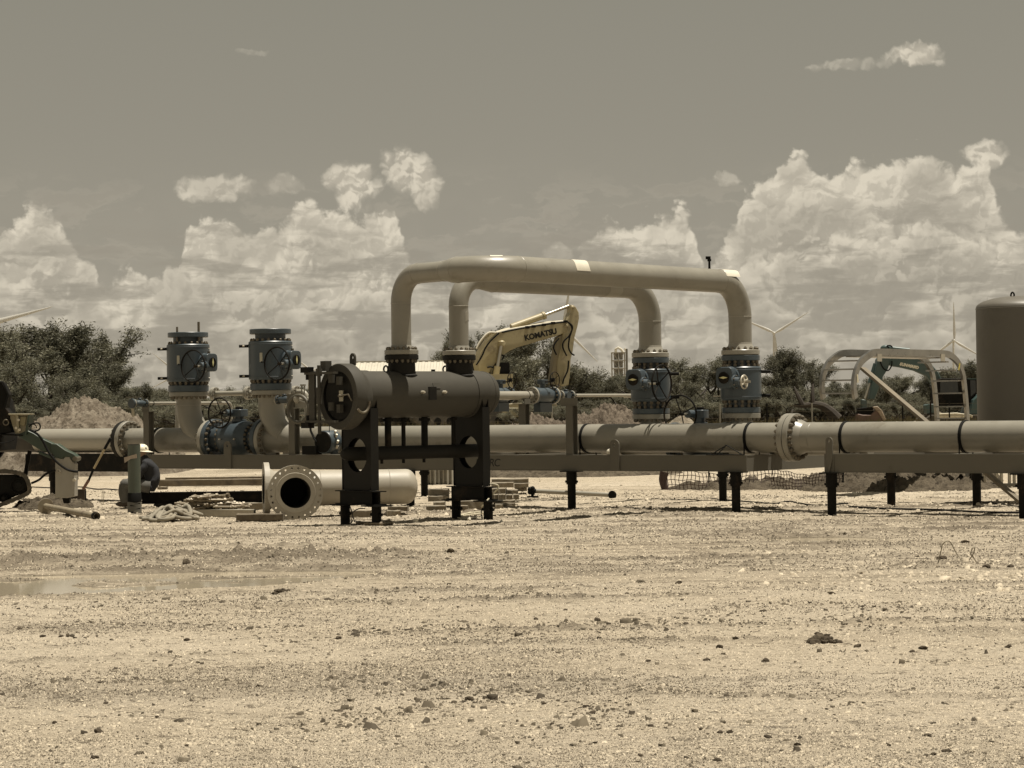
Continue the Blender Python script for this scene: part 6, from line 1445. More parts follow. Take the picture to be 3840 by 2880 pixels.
for P in ([(205, 745), (235, 700), (270, 640), (300, 570), (350, 500), (440, 415)], [(1140, 292), (1180, 330), (1195, 380), (1160, 450), (1110, 500), (1100, 560), (1140, 650)], [(1145, 300), (1200, 350), (1170, 460), (1160, 560), (1185, 620), (1220, 645)], [(1060, 470), (1020, 520), (1005, 570), (1035, 640)], [(430, 640), (490, 650), (470, 690)], [(320, 770), (360, 765), (410, 790), (440, 850)], [(1160, 700), (1150, 800), (1110, 890), (1100, 940)], [(470, 408), (700, 362), (950, 322), (1130, 300)]):
    T.part('hose', MB().tube(smooth([tuple(kp(x, y, -.40)) for x, y in P], 5), .038, 7), M_rub)
for px, py in ((735, 356), (800, 346), (1000, 312), (1130, 296), (905, 330)): T.part('hose_clamp', MB().box(kp(px, py, -.2), (.16, .5, .12)), M_black, boom, smooth=0)
q0 = kp(715, 493, -.335)-T.org; q1 = kp(1002, 428, -.335)-T.org; exk = (q1-q0).normalized(); ezk = Vector((-exk.z*.0, 0, 1)); ezk = (ezk-exk*ezk.dot(exk)).normalized()
KW = (q1-q0).length
letters(T.o, 'KOMATSU', q0-Vector((0, .002, 0)), exk, ezk, KW/4.05, FONT_M, .006, .0, bold=.015)
# superstructure, cab, counterweight, tracks (mostly hidden by the vessel)
a0 = KX.hit(1640, 1500, 0)[0]; 
T.part('house', MB().box((a0+1.0, 0, kz+1.75), (4.4, 2.7, 1.25)), M_ky); bevel_obj(COL.objects[-1] if False else T.o.children[-1], .08)
T.part('cab', MB().box((a0+3.0, -.0+.9, kz+2.2), (1.7, 1.0, 1.5), None, .88), M_black)
T.part('counterweight', MB().box((a0-1.6, 0, kz+1.6), (1.0, 2.7, 1.2)), M_ky); bevel_obj(T.o.children[-1], .12)
def klump(x0, x1, y0, y1, dy, th, mt, nm): kpoly(nm, [(x0, y1), (x1, y1), (x1, y0), (x0, y0)], dy, th, mt)
kpoly('side_skirt', [(360, 1190), (575, 1190), (590, 1260), (570, 1282), (350, 1295)], -1.9, 1.2, M_ky, bev=.02)
kpoly('deck_plate', [(380, 1150), (572, 1140), (578, 1196), (380, 1200)], -1.7, .9, M_kyd)
for dy in (-1.75, 1.15):
    L0 = KX.hit(1500, 1575, 0)[0]; L1 = KX.hit(1905, 1575, 0)[0]; tr = T.part('track', MB().prism([(L0, dy, kz+.35), (L0+.35, dy, kz+.02), (L1-.35, dy, kz+.02), (L1, dy, kz+.38), (L1-.2, dy, kz+.85), (L0+.2, dy, kz+.85)], (0, .6, 0)), M_tr); bevel_obj(tr, .08)
    for k in range(8): T.part('track_roller', MB().cyl((L0+.6+k*(L1-L0-1.2)/7, dy-.02, kz+.25), (L0+.6+k*(L1-L0-1.2)/7, dy+.1, kz+.25), .17, seg=14), M_black, tr)

# ------------------------------------------------------------------ teal excavator
SY = 100.; sz = tzf(20, SY); q = W(3560, 1560, SY); SX = Frame(q.x, SY, 0)
M_te = mat('excavator_teal', (.052, .088, .083), .4, var=.1, vs=1.2, c2=(.075, .10, .092), c2s=1.5)
T = Thing('excavator', 'teal excavator with bent arm working beyond the arched ladder', 'excavator', SX, 0, 0, sz)
def sp_(x, y, dy=0.): a, z = SX.hit(2900+x/2.353, 1050+y/2.353, 0.); return Vector((a, dy, z))
def spoly(name, pts, y, th, mt=None, par=None, bev=.03):
    o = T.part(name, MB().prism([sp_(x, yy, y) for x, yy in pts], (0, th, 0)), mt or M_te, par, smooth=25)
    if bev: bevel_obj(o, bev)
    return o
bo = spoly('boom', [(1000, 690), (1010, 640), (1040, 636), (1180, 680), (1300, 700), (1380, 735), (1450, 820), (1500, 940), (1510, 1010), (1430, 1010), (1400, 930), (1350, 850), (1240, 800), (1120, 772), (1040, 760), (1005, 740)], -.25, .5)
st = spoly('arm', [(905, 700), (960, 640), (1005, 640), (1030, 700), (1000, 790), (960, 850), (905, 1000), (885, 1050), (835, 1050), (850, 960), (880, 830)], -.3, .5)
T.part('bucket_cylinder', MB().cyl(sp_(900, 740, -.1), sp_(850, 910, -.1), .11, seg=14), M_te, st); T.part('piston_rod', MB().cyl(sp_(850, 910, -.1), sp_(805, 1045, -.1), .05, seg=10), M_steel, st)
spoly('coupler', [(775, 1050), (820, 1062), (822, 1170), (775, 1170)], -.2, .4)
M_red = mat('faded_red_machine', (.15, .095, .07), .6, var=.2, vs=2.)
spoly('rotator', [(740, 1130), (870, 1120), (880, 1190), (740, 1190)], -.25, .5, M_black)
spoly('breaker', [(735, 1180), (780, 1190), (850, 1190), (905, 1130), (940, 1160), (985, 1245), (800, 1250), (730, 1240)], -.35, .7, M_red)
spoly('breaker_arm', [(860, 1120), (905, 1112), (945, 1150), (985, 1240), (955, 1240), (915, 1170), (885, 1140)], -.45, .2, mat_once('faded_pink', (.32, .25, .18), .6))
T.part('arm_cylinder', MB().cyl(sp_(1010, 600, 0), sp_(1200, 620, 0), .10, seg=14).ball(sp_(1000, 600, 0), .2, 1.4, .6, .7), M_te, bo)
for P in ([(930, 720), (960, 780), (1000, 800), (1030, 760), (1035, 715)], [(1010, 600), (990, 585), (1020, 580), (1040, 600)]): T.part('hose', MB().tube(smooth([tuple(sp_(x, y, -.36)) for x, y in P], 5), .03, 7), M_rub)
q0 = sp_(1106, 752, -.262)-T.org; q1 = sp_(1252, 783, -.262)-T.org; e_ = (q1-q0).normalized(); ez_ = (ZZ-e_*ZZ.dot(e_)).normalized()
letters(T.o, 'SUNWARD', q0-Vector((0, .002, 0)), e_, ez_, (q1-q0).length/4.5, mat_once('white_letters', (.75, .7, .56), .5), .006, .15, bold=.015)
cab = spoly('cab', [(1420, 880), (1470, 868), (1770, 872), (1775, 1000), (1740, 1040), (1720, 1110), (1420, 1112)], -.6, 1.5, M_black)
spoly('cab_window', [(1450, 890), (1600, 886), (1610, 1000), (1450, 1004)], -.612, .02, mat_once('dark_glass', (.03, .032, .03), .12), cab, 0)
spoly('cab_window', [(1712, 885), (1760, 887), (1764, 990), (1718, 1030)], -.612, .02, mat_once('dark_glass', (.03, .032, .03), .12), cab, 0)
spoly('cab_pillar', [(1690, 868), (1775, 870), (1775, 878), (1690, 878)], -.63, .06, M_te, cab, 0)
spoly('house', [(1720, 1060), (1775, 1010), (2100, 1005), (2140, 1060), (2140, 1185), (1690, 1185)], -1.1, 2.2)
spoly('toolbox', [(1310, 1105), (1330, 1092), (1390, 1094), (1400, 1170), (1320, 1180)], -1., .8)
for dy in (-1.3, .8):
    tr = spoly('track', [(1300, 1225), (1340, 1190), (2050, 1190), (2090, 1225), (2060, 1268), (1340, 1268)], dy, .5, M_tr)
spoly('bucket_teeth', [(1380, 1178), (1560, 1170), (1700, 1190), (1700, 1212), (1380, 1215)], -1.5, .3, mat_once('pale_plate2', (.5, .45, .33), .6))

# ------------------------------------------------------------------ turbines, barn, plant tower
M_tw = mat('turbine_white', (.60, .59, .55), .45, var=.03, vs=.05)
def turbine(px, py, rpx, angs, Y, label, yaw=0., tower=True, side=0.):
    hub = W(px, py, Y); Rm = rpx/FPX*Y; T = Thing('wind_turbine', label, 'wind turbine', WF, hub.x, hub.y, tzf(hub.x, Y), 'wind turbines on the horizon')
    T.part('hub', MB().ball(hub-Vector((0, Rm*.03, 0)), Rm*.032, 1, 1.2, 1), M_tw)
    T.part('nacelle', MB().box(hub+Vector((side*Rm*.04, Rm*.06, 0)), (Rm*.055, Rm*.20, Rm*.06)), M_tw, smooth=0)
    if tower: T.part('tower', MB().cyl((hub.x, hub.y+Rm*.06, tzf(hub.x, Y)-1), hub+Vector((0, Rm*.06, -Rm*.03)), Rm*.043, Rm*.027, 20), M_tw)
    for a in angs:
        d = Vector((math.cos(R(a)), 0, math.sin(R(a)))); n = Vector((-d.z, 0, d.x)); b = MB(); v = []; f = []
        st_ = [(0, .020, .020), (.05, .021, .020), (.16, .036, .014), (.3, .033, .010), (.55, .023, .006), (.8, .014, .004), (.96, .007, .002), (1., .001, .001)]
        for (s_, w_, t_) in st_:
            c = hub-Vector((0, Rm*.03, 0))+d*(s_*Rm); w_ *= Rm; t_ *= Rm
            for k in range(8):
                q = 2*math.pi*k/8; v.append(c+n*(w_*math.cos(q)-w_*.3)+Vector((0, 1, 0))*(t_*math.sin(q)))
        for i in range(len(st_)-1):
            for k in range(8): j = (k+1) % 8; f.append((i*8+k, i*8+j, i*8+8+j, i*8+8+k))
        T.part('blade', b.add(v, f), M_tw)
    return T
turbine(2903, 1249, 153, (31, 156, 277), 2400, 'white wind turbine in clear sky between the far right valve and the ladder')
turbine(3577, 1277, 146, (90, 216, 329), 2500, 'white wind turbine with one blade straight up, left of the tall tank')
turbine(1165, 1390, 104, (140, 16, 262), 3400, 'small white wind turbine between the second tall valve and the vessel door')
turbine(2111, 1225, 187, (80, -46, 197), 2000, 'wind turbine whose blades show behind the yellow excavator arm')
turbine(-112, 1231, 322, (14, 134, 254), 1200, 'nearest wind turbine, one blade reaching in above the tree at the left edge')
turbine(665, 1400, 121, (140, 20, 260), 2900, 'wind turbine hidden by the left tall valve, one blade tip showing to its left')
turbine(677, 1399, 125, (207, 336, 90), 3100, 'second wind turbine behind the left tall valve, lower blade tips showing')
turbine(2217, 1440, 56, (124, 4, 244), 5200, 'tiny distant wind turbine blade rising from the scrub right of the excavator arm')
# barn
BY = 190.; q = W(1575, 1400, BY); T = Thing('barn', 'long low barn with pale corrugated metal roof, seen just above the vessel', 'barn', WF, q.x, BY, tzf(q.x, BY))
xa = W(1322, 1380, BY).x; xb = W(1835, 1385, BY).x; zr_ = W(1575, 1357, BY+3).z; ze = W(1575, 1397, BY).z; zg = tzf(q.x, BY)
T.part('wall', MB().box(((xa+xb)/2, BY+3.4, (zg+ze)/2), (xb-xa-.4, 5.8, ze-zg)), mat_once('barn_wall', (.3, .27, .2), .7))
M_roof = mat_once('roof_sheet', (.50, .47, .39), .5, 0., var=.06, vs=.4)
n = 46
for k in range(n):
    x0 = xa+(xb-xa)*k/n; x1 = xa+(xb-xa)*(k+1)/n-.015; T.part('panel', MB().prism([(x0, BY, ze), (x1, BY, ze), (x1, BY+3.2, zr_), (x0, BY+3.2, zr_)], (0, 0, .05+.03*(k % 2))), M_roof, smooth=0)
    if k % 2 == 0: T.part('panel', MB().prism([(x0, BY+3.2, zr_), (x1, BY+3.2, zr_), (x1, BY+6.6, ze), (x0, BY+6.6, ze)], (0, 0, .05)), M_roof, smooth=0)
T.part('ridge_cap', MB().bar((xa, BY+3.2, zr_+.08), (xb, BY+3.2, zr_+.08), .4, .08), M_roof, smooth=0)
T.part('gable', MB().prism([(xa+.05, BY, ze), (xa+.05, BY+6.6, ze), (xa+.05, BY+3.3, zr_)], (.06, 0, 0)), M_black, smooth=0)
# preheater tower of a distant works
TY = 1500.; x0 = W(2296, 1400, TY).x; x1 = W(2344, 1400, TY).x; zt = W(2320, 1322, TY).z; g_ = tzf(0, TY); T = Thing('plant_tower', 'distant steel-framed plant tower with rounded top and thin stack, above the scrub', 'tower', WF, (x0+x1)/2, TY, g_)
M_lat = mat_once('tower_steel', (.36, .34, .29), .6, var=.2, vs=.2); w_ = x1-x0
for xx in (x0, (x0+x1)/2, x1):
    for yy in (TY, TY+w_): T.part('column', MB().box((xx, yy, (zt+g_)/2), (.45, .45, zt-g_)), M_lat, smooth=0)
nf = 6
for k in range(nf+1):
    z = zt-(zt-g_)*k/nf*.8; T.part('floor', MB().box(((x0+x1)/2, TY+w_/2, z), (w_+.8, w_+.8, .5)), M_lat, smooth=0)
    if k < nf: 
        z2_ = zt-(zt-g_)*(k+1)/nf*.8; T.part('brace', MB().bar((x0, TY-.1, z), ((x0+x1)/2, TY-.1, z2_), .25, .25), M_lat, smooth=0); T.part('brace', MB().bar((x1, TY-.1, z), ((x0+x1)/2, TY-.1, z2_), .25, .25), M_lat, smooth=0)
        T.part('cyclone', MB().cyl((x0+w_*.32, TY+w_*.5, z2_+.6), (x0+w_*.32, TY+w_*.5, z-.4), 1.3, 1.5, 14).cyl((x0+w_*.72, TY+w_*.5, z2_+.6), (x0+w_*.72, TY+w_*.5, z-.4), 1.2, 1.4, 14), mat_once('cyclone_dark', (.27, .255, .22), .7))
zt2 = W(2320, 1303, TY).z; T.part('duct', MB().tube([(x0+w_*.3, TY+w_*.4, zt), (x0+w_*.32, TY+w_*.4, zt2-1.), (x0+w_*.5, TY+w_*.4, zt2), (x0+w_*.75, TY+w_*.4, zt2-1.3), (x0+w_*.95, TY+w_*.4, zt-.5)], .9, 10), mat_once('duct_white', (.62, .58, .48), .4))
T.part('duct', MB().tube([(x1, TY, zt2-.6), (x1+1., TY, zt2-2.5), (x1+1.2, TY, zt-1)], .6, 10), mat_once('duct_white', (.62, .58, .48), .4))
xs = W(2351, 1400, TY).x; T.part('stack', MB().cyl((xs, TY, g_), (xs, TY, W(2351, 1308, TY).z), .75, seg=14), mat_once('stack_dark', (.17, .16, .135), .6))
# ------------------------------------------------------------------ mesquite trees and scrub
def leafmat(name, c, c2):
    M_ = bpy.data.materials.new(name); M_.use_nodes = True; nt = M_.node_tree; P = nt.nodes['Principled BSDF']; P.inputs['Roughness'].default_value = .6; P.inputs['Specular IOR Level'].default_value = .25
    oi = nt.nodes.new('ShaderNodeObjectInfo'); geo = nt.nodes.new('ShaderNodeNewGeometry'); n = nt.nodes.new('ShaderNodeTexNoise'); n.inputs['Scale'].default_value = .9; n.inputs['Detail'].default_value = 4; lk(nt, geo.outputs['Position'], n.inputs['Vector'])
    ad = nt.nodes.new('ShaderNodeMath'); ad.operation = 'MULTIPLY_ADD'; lk(nt, geo.outputs['Random Per Island'], ad.inputs[0]); ad.inputs[1].default_value = .55; lk(nt, n.outputs['Fac'], ad.inputs[2])
    mr = nt.nodes.new('ShaderNodeMapRange'); lk(nt, ad.outputs[0], mr.inputs[0]); mr.inputs[1].default_value = .4; mr.inputs[2].default_value = 1.1
    mx = nt.nodes.new('ShaderNodeMix'); mx.data_type = 'RGBA'; lk(nt, mr.outputs[0], mx.inputs[0]); mx.inputs[6].default_value = (*c, 1); mx.inputs[7].default_value = (*c2, 1)
    hv = nt.nodes.new('ShaderNodeHueSaturation'); lk(nt, mx.outputs[2], hv.inputs['Color']); m3 = nt.nodes.new('ShaderNodeMapRange'); lk(nt, oi.outputs['Random'], m3.inputs[0]); m3.inputs[3].default_value = .8; m3.inputs[4].default_value = 1.2; lk(nt, m3.outputs[0], hv.inputs['Value'])
    lk(nt, hv.outputs[0], P.inputs['Base Color'])
    tr = nt.nodes.new('ShaderNodeBsdfTranslucent'); lk(nt, hv.outputs[0], tr.inputs[0]); ms = nt.nodes.new('ShaderNodeMixShader'); ms.inputs[0].default_value = .25; lk(nt, P.outputs[0], ms.inputs[1]); lk(nt, tr.outputs[0], ms.inputs[2]); lk(nt, ms.outputs[0], nt.nodes['Material Output'].inputs[0])
    return M_
M_leaf = leafmat('mesquite_leaf', (.055, .057, .038), (.20, .19, .132)); M_leaf2 = leafmat('cedar_leaf', (.028, .030, .018), (.060, .060, .036))
M_bark = mat('mesquite_bark', (.038, .030, .022), .9, var=.3, vs=3.)
def tree_mesh(seed, H, spread, nleaf, trunks=3, low=.12, lsize=.17, droop=.5, lean=0., dens=1.):
    """returns (trunk mesh, leaf mesh): forking limbs, leaf sprays round the twig ends"""
    rr = random.Random(seed); T_ = MB(); tips = []
    def grow(p, d, L, r, lev):
        n = 4; pts = [p]; q = p.copy()
        for i in range(n):
            d = (d+Vector((rr.uniform(-.22, .22), rr.uniform(-.22, .22), rr.uniform(-.12, .16)))).normalized(); q = q+d*(L/n); pts.append(q.copy())
        T_.tube(pts, [r*(1-.4*i/n) for i in range(n+1)], 5 if lev > 1 else 7, lev == 0)
        if lev >= 2:
            for pp in pts[1:]: tips.append((pp, d))
        if lev >= 4 or L < .25: return
        k = rr.choice((2, 3, 3)) if lev < 3 else 3
        for i in range(k):
            a = rr.uniform(0, 2*math.pi); sp = rr.uniform(.35, .85)
            dn = (d+Vector((math.cos(a)*sp, math.sin(a)*sp, rr.uniform(-.15, .35)))).normalized(); grow(pts[-1] if rr.random() < .6 else pts[rr.choice((2, 3))], dn, L*rr.uniform(.58, .8), r*.58, lev+1)
    for t in range(trunks):
        a = 2*math.pi*t/trunks+rr.uniform(-.5, .5); tl = rr.uniform(.2, .7)*spread
        grow(Vector((math.cos(a)*.12, math.sin(a)*.12, -.1)), Vector((math.cos(a)*tl+lean, math.sin(a)*tl, 1)).normalized(), H*.34, H*.026, 0)
    zmax = max(p.z for p, _ in tips); sc = H/zmax*.94
    v = np.array(T_.v)*sc; T_.v = [tuple(q) for q in v]
    tips = [(p*sc, d) for p, d in tips if p.z*sc > H*low]
    R_ = np.random.default_rng(seed); tp = np.array([p[:] for p, _ in tips]); 
    # keep sprays in clumps: each tip has its own weight
    wgt = R_.random(len(tp))**1.6; wgt /= wgt.sum(); idx = R_.choice(len(tp), nleaf, p=wgt)
    c = tp[idx]+R_.normal(0, 1, (nleaf, 3))*np.array([.18, .18, .14])*dens*(H/6)
    az_ = R_.random(nleaf)*2*np.pi; el_ = R_.normal(-.35*droop, .5, nleaf); L = lsize*(.5+R_.random(nleaf)); w = L*(.20+.15*R_.random(nleaf))
    d = np.stack([np.cos(az_)*np.cos(el_), np.sin(az_)*np.cos(el_), np.sin(el_)], -1); s = np.cross(d, R_.normal(0, 1, (nleaf, 3))); s /= np.linalg.norm(s, axis=1, keepdims=True)+1e-9
    V = np.stack([c-d*L[:, None]*.5, c+s*w[:, None]*.5, c+d*L[:, None]*.5, c-s*w[:, None]*.5], 1).reshape(-1, 3)
    me = bpy.data.meshes.new('leaves'); me.vertices.add(len(V)); me.vertices.foreach_set('co', V.astype(np.float32).ravel()); me.loops.add(nleaf*4); me.loops.foreach_set('vertex_index', np.arange(nleaf*4, dtype=np.int32))
    me.polygons.add(nleaf); me.polygons.foreach_set('loop_start', np.arange(0, nleaf*4, 4, dtype=np.int32)); me.update()
    return T_.mesh('trunk', smooth=60), me
TV = [tree_mesh(1, 6, 1.3, 21000, 4, .10, .17), tree_mesh(2, 6, 1.1, 17000, 3, .16, .16), tree_mesh(3, 6, 1.6, 24000, 4, .08, .17, .7), tree_mesh(4, 6, .8, 16000, 3, .2, .15, .6), tree_mesh(5, 6, 1.9, 26000, 5, .03, .16, .4, dens=1.25), tree_mesh(6, 6, 1.5, 9000, 3, .25, .15, .8)]
for t, l in TV: t.materials.append(M_bark); l.materials.append(M_leaf)
def tree(px, ytop, Y, var, label, wide=1.0, rot=None, group='mesquite trees along the edge of the pad', cedar=False, base=None, name='mesquite_tree', cat='tree'):
    p = W(px, ytop, Y); z0 = tzf(p.x, Y)-.05; H = p.z-z0; s = H/6
    o = bpy.data.objects.new(name, None); COL.objects.link(o); o.location = (p.x, Y, z0); o.scale = (s*wide, s*wide, s); o.rotation_euler = (0, 0, rot if rot is not None else random.random()*6.28)
    tag(o, label, cat, group); t, l = TV[var]; a = link('trunk', t, None, o); b = link('crown', l, None, o); return o
TREES = [(40, 1195, 118, 4, 'massive dark tree rising at the left edge under the turbine blade', 1.15), (215, 1180, 120, 0, 'tallest tree of the left clump, straight above the pale spoil heap', 1.1), (305, 1225, 123, 2, 'rounded tree right of the tallest one in the left clump', .85),
    (395, 1335, 116, 1, 'lower tree sloping down at the right side of the left clump', .95), (120, 1330, 108, 4, 'bushy dark tree filling the left clump behind the machine', 1.25), (280, 1400, 106, 4, 'dense low tree directly behind the pale spoil heap', 1.3), (-60, 1250, 112, 0, 'dark tree cut by the left edge of the picture', 1.2),
    (455, 1435, 112, 4, 'low bushy tree between the left clump and the lever valve', 1.2), (520, 1425, 125, 2, 'small airy tree above the lever valve on the thin pipe', 1.1), (585, 1450, 135, 4, 'low tree left of the first tall valve', 1.4),
    (880, 1440, 130, 4, 'low round tree in the gap between the two tall valves', 1.2), (1130, 1440, 135, 1, 'small tree top beside the grey handwheel', 1.2),
    (1692, 1258, 205, 1, 'tree top showing between the two crossover risers', .5), (1850, 1235, 150, 2, 'tree rising left of the excavator boom bend', .6), (1890, 1202, 140, 0, 'tall tree behind the bend of the excavator boom', .75), (1930, 1320, 112, 1, 'airy tree framed under the excavator boom', 1.0), (2020, 1305, 115, 2, 'leafy tree between the excavator boom and its arm', 1.05), (2060, 1370, 118, 5, 'thin tree just left of the hanging excavator arm', 1.0),
    (2395, 1370, 122, 2, 'tree rising behind the valve with the handwheel', 1.1), (2540, 1330, 116, 3, 'open twiggy tree right of the handwheel valve', 1.25), (2610, 1345, 118, 5, 'sparse tree with bare limbs between the right-hand valves', 1.2), (2680, 1325, 117, 1, 'taller tree close left of the valve without handwheel', 1.1), (2590, 1420, 106, 4, 'dense low mesquite filling the gap between the right-hand valves', 1.1),
    (2890, 1400, 118, 4, 'low tree just right of the valve without handwheel', 1.2), (2965, 1288, 117, 1, 'tree with the highest spire right of the right-hand valves', .9), (3030, 1335, 118, 3, 'second spiky tree beside the highest spire', 1.0), (2960, 1440, 104, 5, 'leaning tree with dark bare limbs left of the arched ladder', 1.5), (3060, 1440, 110, 4, 'bushy tree at the left foot of the arched ladder', 1.2),
    (3170, 1415, 122, 2, 'tree seen through the left bay of the arched ladder', 1.2), (3270, 1405, 124, 4, 'tree seen behind the brace of the arched ladder', 1.2), (3370, 1395, 126, 0, 'round tree under the teal boom', 1.1), (3470, 1410, 124, 4, 'tree behind the teal excavator cab', 1.2), (3560, 1370, 122, 1, 'tree behind the right rails of the arched ladder', 1.1), (3640, 1338, 120, 2, 'tree top against the tall tank', 1.1), (3760, 1400, 130, 0, 'tree hidden behind the tall tank at the right edge', 1.2)]
for px, yt, Yd, var, lab, wd in TREES: tree(px, yt, Yd, var, lab, wd)
# the hedge of darker, denser trees on the right of the excavator, and the rest of the belt
k = 0
for px, yt in ((2120, 1455), (2150, 1430), (2180, 1440), (2215, 1420), (2250, 1402), (2290, 1395), (2330, 1405), (2365, 1390), (2420, 1400), (2470, 1410), (2760, 1440), (2830, 1425)):
    k += 1; tree(px, yt, 138+random.uniform(-5, 8), (4, 0, 2)[k % 3], 'dark bushy tree in the solid hedge beyond the spoil heaps', 1.5, group='hedge of dark trees beyond the spoil heaps')
bush_l = 'low grey-green bush in the undergrowth below the tree belt'
for i in range(110):
    px = random.uniform(-60, 3900); Yd = random.uniform(100, 124)
    if 1480 < px < 1930 and random.random() < .8: continue
    tree(px, random.uniform(1478, 1540), Yd, random.choice((4, 4, 2, 0)), bush_l, random.uniform(1.5, 2.3), group='undergrowth bushes below the tree belt', name='bush', cat='bush')
for i in range(90):
    px = random.uniform(-80, 3920); Yd = random.uniform(140, 190)
    tree(px, random.uniform(1448, 1500) if not 1250 < px < 1900 else random.uniform(1475, 1510), Yd, random.choice((4, 0, 2)), 'dim tree standing deep in the belt of scrub', random.uniform(1.3, 1.9), group='trees deep in the scrub belt', name='scrub_tree')
# bent dead limb
P = [W(x, y, 99.) for x, y in ((3140, 1572), (3115, 1545), (3085, 1524), (3050, 1517), (3005, 1522), (2978, 1519))]
T = Thing('fallen_limb', 'thick dark bare limb arching low above the header pipe left of the ladder', 'branch', WF, P[0].x, 99, P[0].z)
T.part('limb', MB().tube(smooth([tuple(p) for p in P], 5), [.26-.008*i for i in range(26)], 9), M_bark); T.part('limb', MB().tube([W(3048, 1517, 99), W(3046, 1480, 99), W(3049, 1440, 99.2)], [.12, .09, .04], 7).tube([W(3010, 1521, 99), W(2990, 1480, 99), W(2978, 1450, 99.2)], [.13, .09, .04], 7), M_bark)
# dry grass and weeds at the foot of the belt
def grass():
    n = 26000; R_ = np.random.default_rng(3); px = R_.uniform(-100, 3940, n); Y = R_.uniform(84, 128, n)**1.0; X = (px-1920)/FPX*Y; Z = tz(X, Y)
    L = .10+.28*R_.random(n)**2; a = R_.random(n)*6.28; w = .02+.03*R_.random(n); dx = np.cos(a)*w; lean = R_.normal(0, .15, n)
    V = np.stack([np.stack([X-dx, Y, Z], -1), np.stack([X+dx, Y, Z], -1), np.stack([X+lean*L, Y, Z+L], -1)], 1).reshape(-1, 3)
    me = bpy.data.meshes.new('dry_grass'); me.vertices.add(3*n); me.vertices.foreach_set('co', V.astype(np.float32).ravel()); me.loops.add(3*n); me.loops.foreach_set('vertex_index', np.arange(3*n, dtype=np.int32)); me.polygons.add(n); me.polygons.foreach_set('loop_start', np.arange(0, 3*n, 3, dtype=np.int32)); me.update()
    tag(link('dry_grass', me, leafmat('dry_grass_blade', (.20, .165, .10), (.10, .095, .05))), 'dry grass and weeds along the foot of the tree belt', 'grass', kind='stuff')
grass()
# wire fence along the belt
T = Thing('wire_fence', 'old wire fence with thin metal stakes along the foot of the tree belt', 'fence', WF, 0, 97, tzf(0, 97)); fz_ = tzf(0, 97)
for px in (190, 430, 545, 760, 2070, 2480, 2700, 2876, 3045, 3385, 3490, 3560): q = W(px, 1550, 97); T.part('post', MB().cyl((q.x, 97, fz_-.1), (q.x, 97, fz_+.95), .035, seg=7), M_black if px % 3 else M_pipel)
for h_ in (.35, .6, .85): T.part('wire', MB().tube([(-23, 97, fz_+h_), (0, 97, fz_+h_-.03), (23, 97, fz_+h_)], .010, 4), M_nutd)
# ------------------------------------------------------------------ stones, crumbs and clods on the pad
def scatter(name, n, seed, mt, label, pxlo, smin, med, sig, zfun, dark=False, ylo=1800, clus=None, flat=.6):
    R_ = np.random.default_rng(seed); py = ylo+(2900-ylo)*R_.random(n*3)**.85; px = R_.uniform(-120, 3960, n*3)
    Y = FPX*EYE/(py-1548+.0125*(px-1920)); X = (px-1920)/FPX*Y
    if clus is not None:
        d = clus(X, Y); keep = R_.random(len(X)) < d; X = X[keep][:n]; Y = Y[keep][:n]
    else: X = X[:n]; Y = Y[:n]
    gz_ = ground_z(X, Y); ok = gz_ > -.026; X = X[ok]; Y = Y[ok]
    n = len(X); s = np.maximum(np.exp(R_.normal(math.log(med), sig, n)), smin*Y/FPX)
    base = np.array([[x, y, z] for z in (-.6, .75) for x, y in ((-.8, -.8), (.8, -.8), (.8, .8), (-.8, .8))], float)*1.0; a = R_.random(n)*6.28
    J = base[None]*(1+R_.normal(0, .22, (n, 8, 1)))+R_.normal(0, .20, (n, 8, 3)); J[:, 4:, :2] *= (.45+.4*R_.random((n, 1, 1))); el_ = (.65+.7*R_.random(n))[:, None]
    J[..., 0] *= el_; ca, sa = np.cos(a)[:, None], np.sin(a)[:, None]
    x = J[..., 0]*ca-J[..., 1]*sa; y = J[..., 0]*sa+J[..., 1]*ca; z = J[..., 2]*(flat*(.6+.8*R_.random(n)))[:, None]
    Z = ground_z(X, Y)+zfun; V = np.stack([X[:, None]+x*s[:, None], Y[:, None]+y*s[:, None], Z[:, None]+(z+.1)*s[:, None]], -1).reshape(-1, 3)
    fc = np.array([[0, 1, 5], [0, 5, 4], [1, 2, 6], [1, 6, 5], [2, 3, 7], [2, 7, 6], [3, 0, 4], [3, 4, 7], [4, 5, 6], [4, 6, 7]]); F = (np.arange(n)[:, None, None]*8+fc[None]).reshape(-1, 3)
    me = bpy.data.meshes.new(name); me.vertices.add(len(V)); me.vertices.foreach_set('co', V.astype(np.float32).ravel()); me.loops.add(F.size); me.loops.foreach_set('vertex_index', F.ravel().astype(np.int32)); me.polygons.add(len(F)); me.polygons.foreach_set('loop_start', np.arange(0, F.size, 3, dtype=np.int32)); me.update()
    tag(link(name, me, mt), label, 'gravel', kind='stuff')
def stonemat(name, c, c2):
    M_ = bpy.data.materials.new(name); M_.use_nodes = True; nt = M_.node_tree; P = nt.nodes['Principled BSDF']; P.inputs['Roughness'].default_value = .9; P.inputs['Specular IOR Level'].default_value = .15
    g_ = nt.nodes.new('ShaderNodeNewGeometry'); mx = nt.nodes.new('ShaderNodeMix'); mx.data_type = 'RGBA'; lk(nt, g_.outputs['Random Per Island'], mx.inputs[0]); mx.inputs[6].default_value = (*c, 1); mx.inputs[7].default_value = (*c2, 1); lk(nt, mx.outputs[2], P.inputs['Base Color']); return M_
M_sp = stonemat('pale_stone', (.36, .31, .235), (.56, .49, .375)); M_sd = stonemat('dark_crumb', (.055, .045, .032), (.14, .118, .084))
def cl1(X, Y): return np.clip(.25+1.6*vn(X*.5, Y, .8, 61)+.8*vn(X, Y, 2.3, 62), .04, 1)
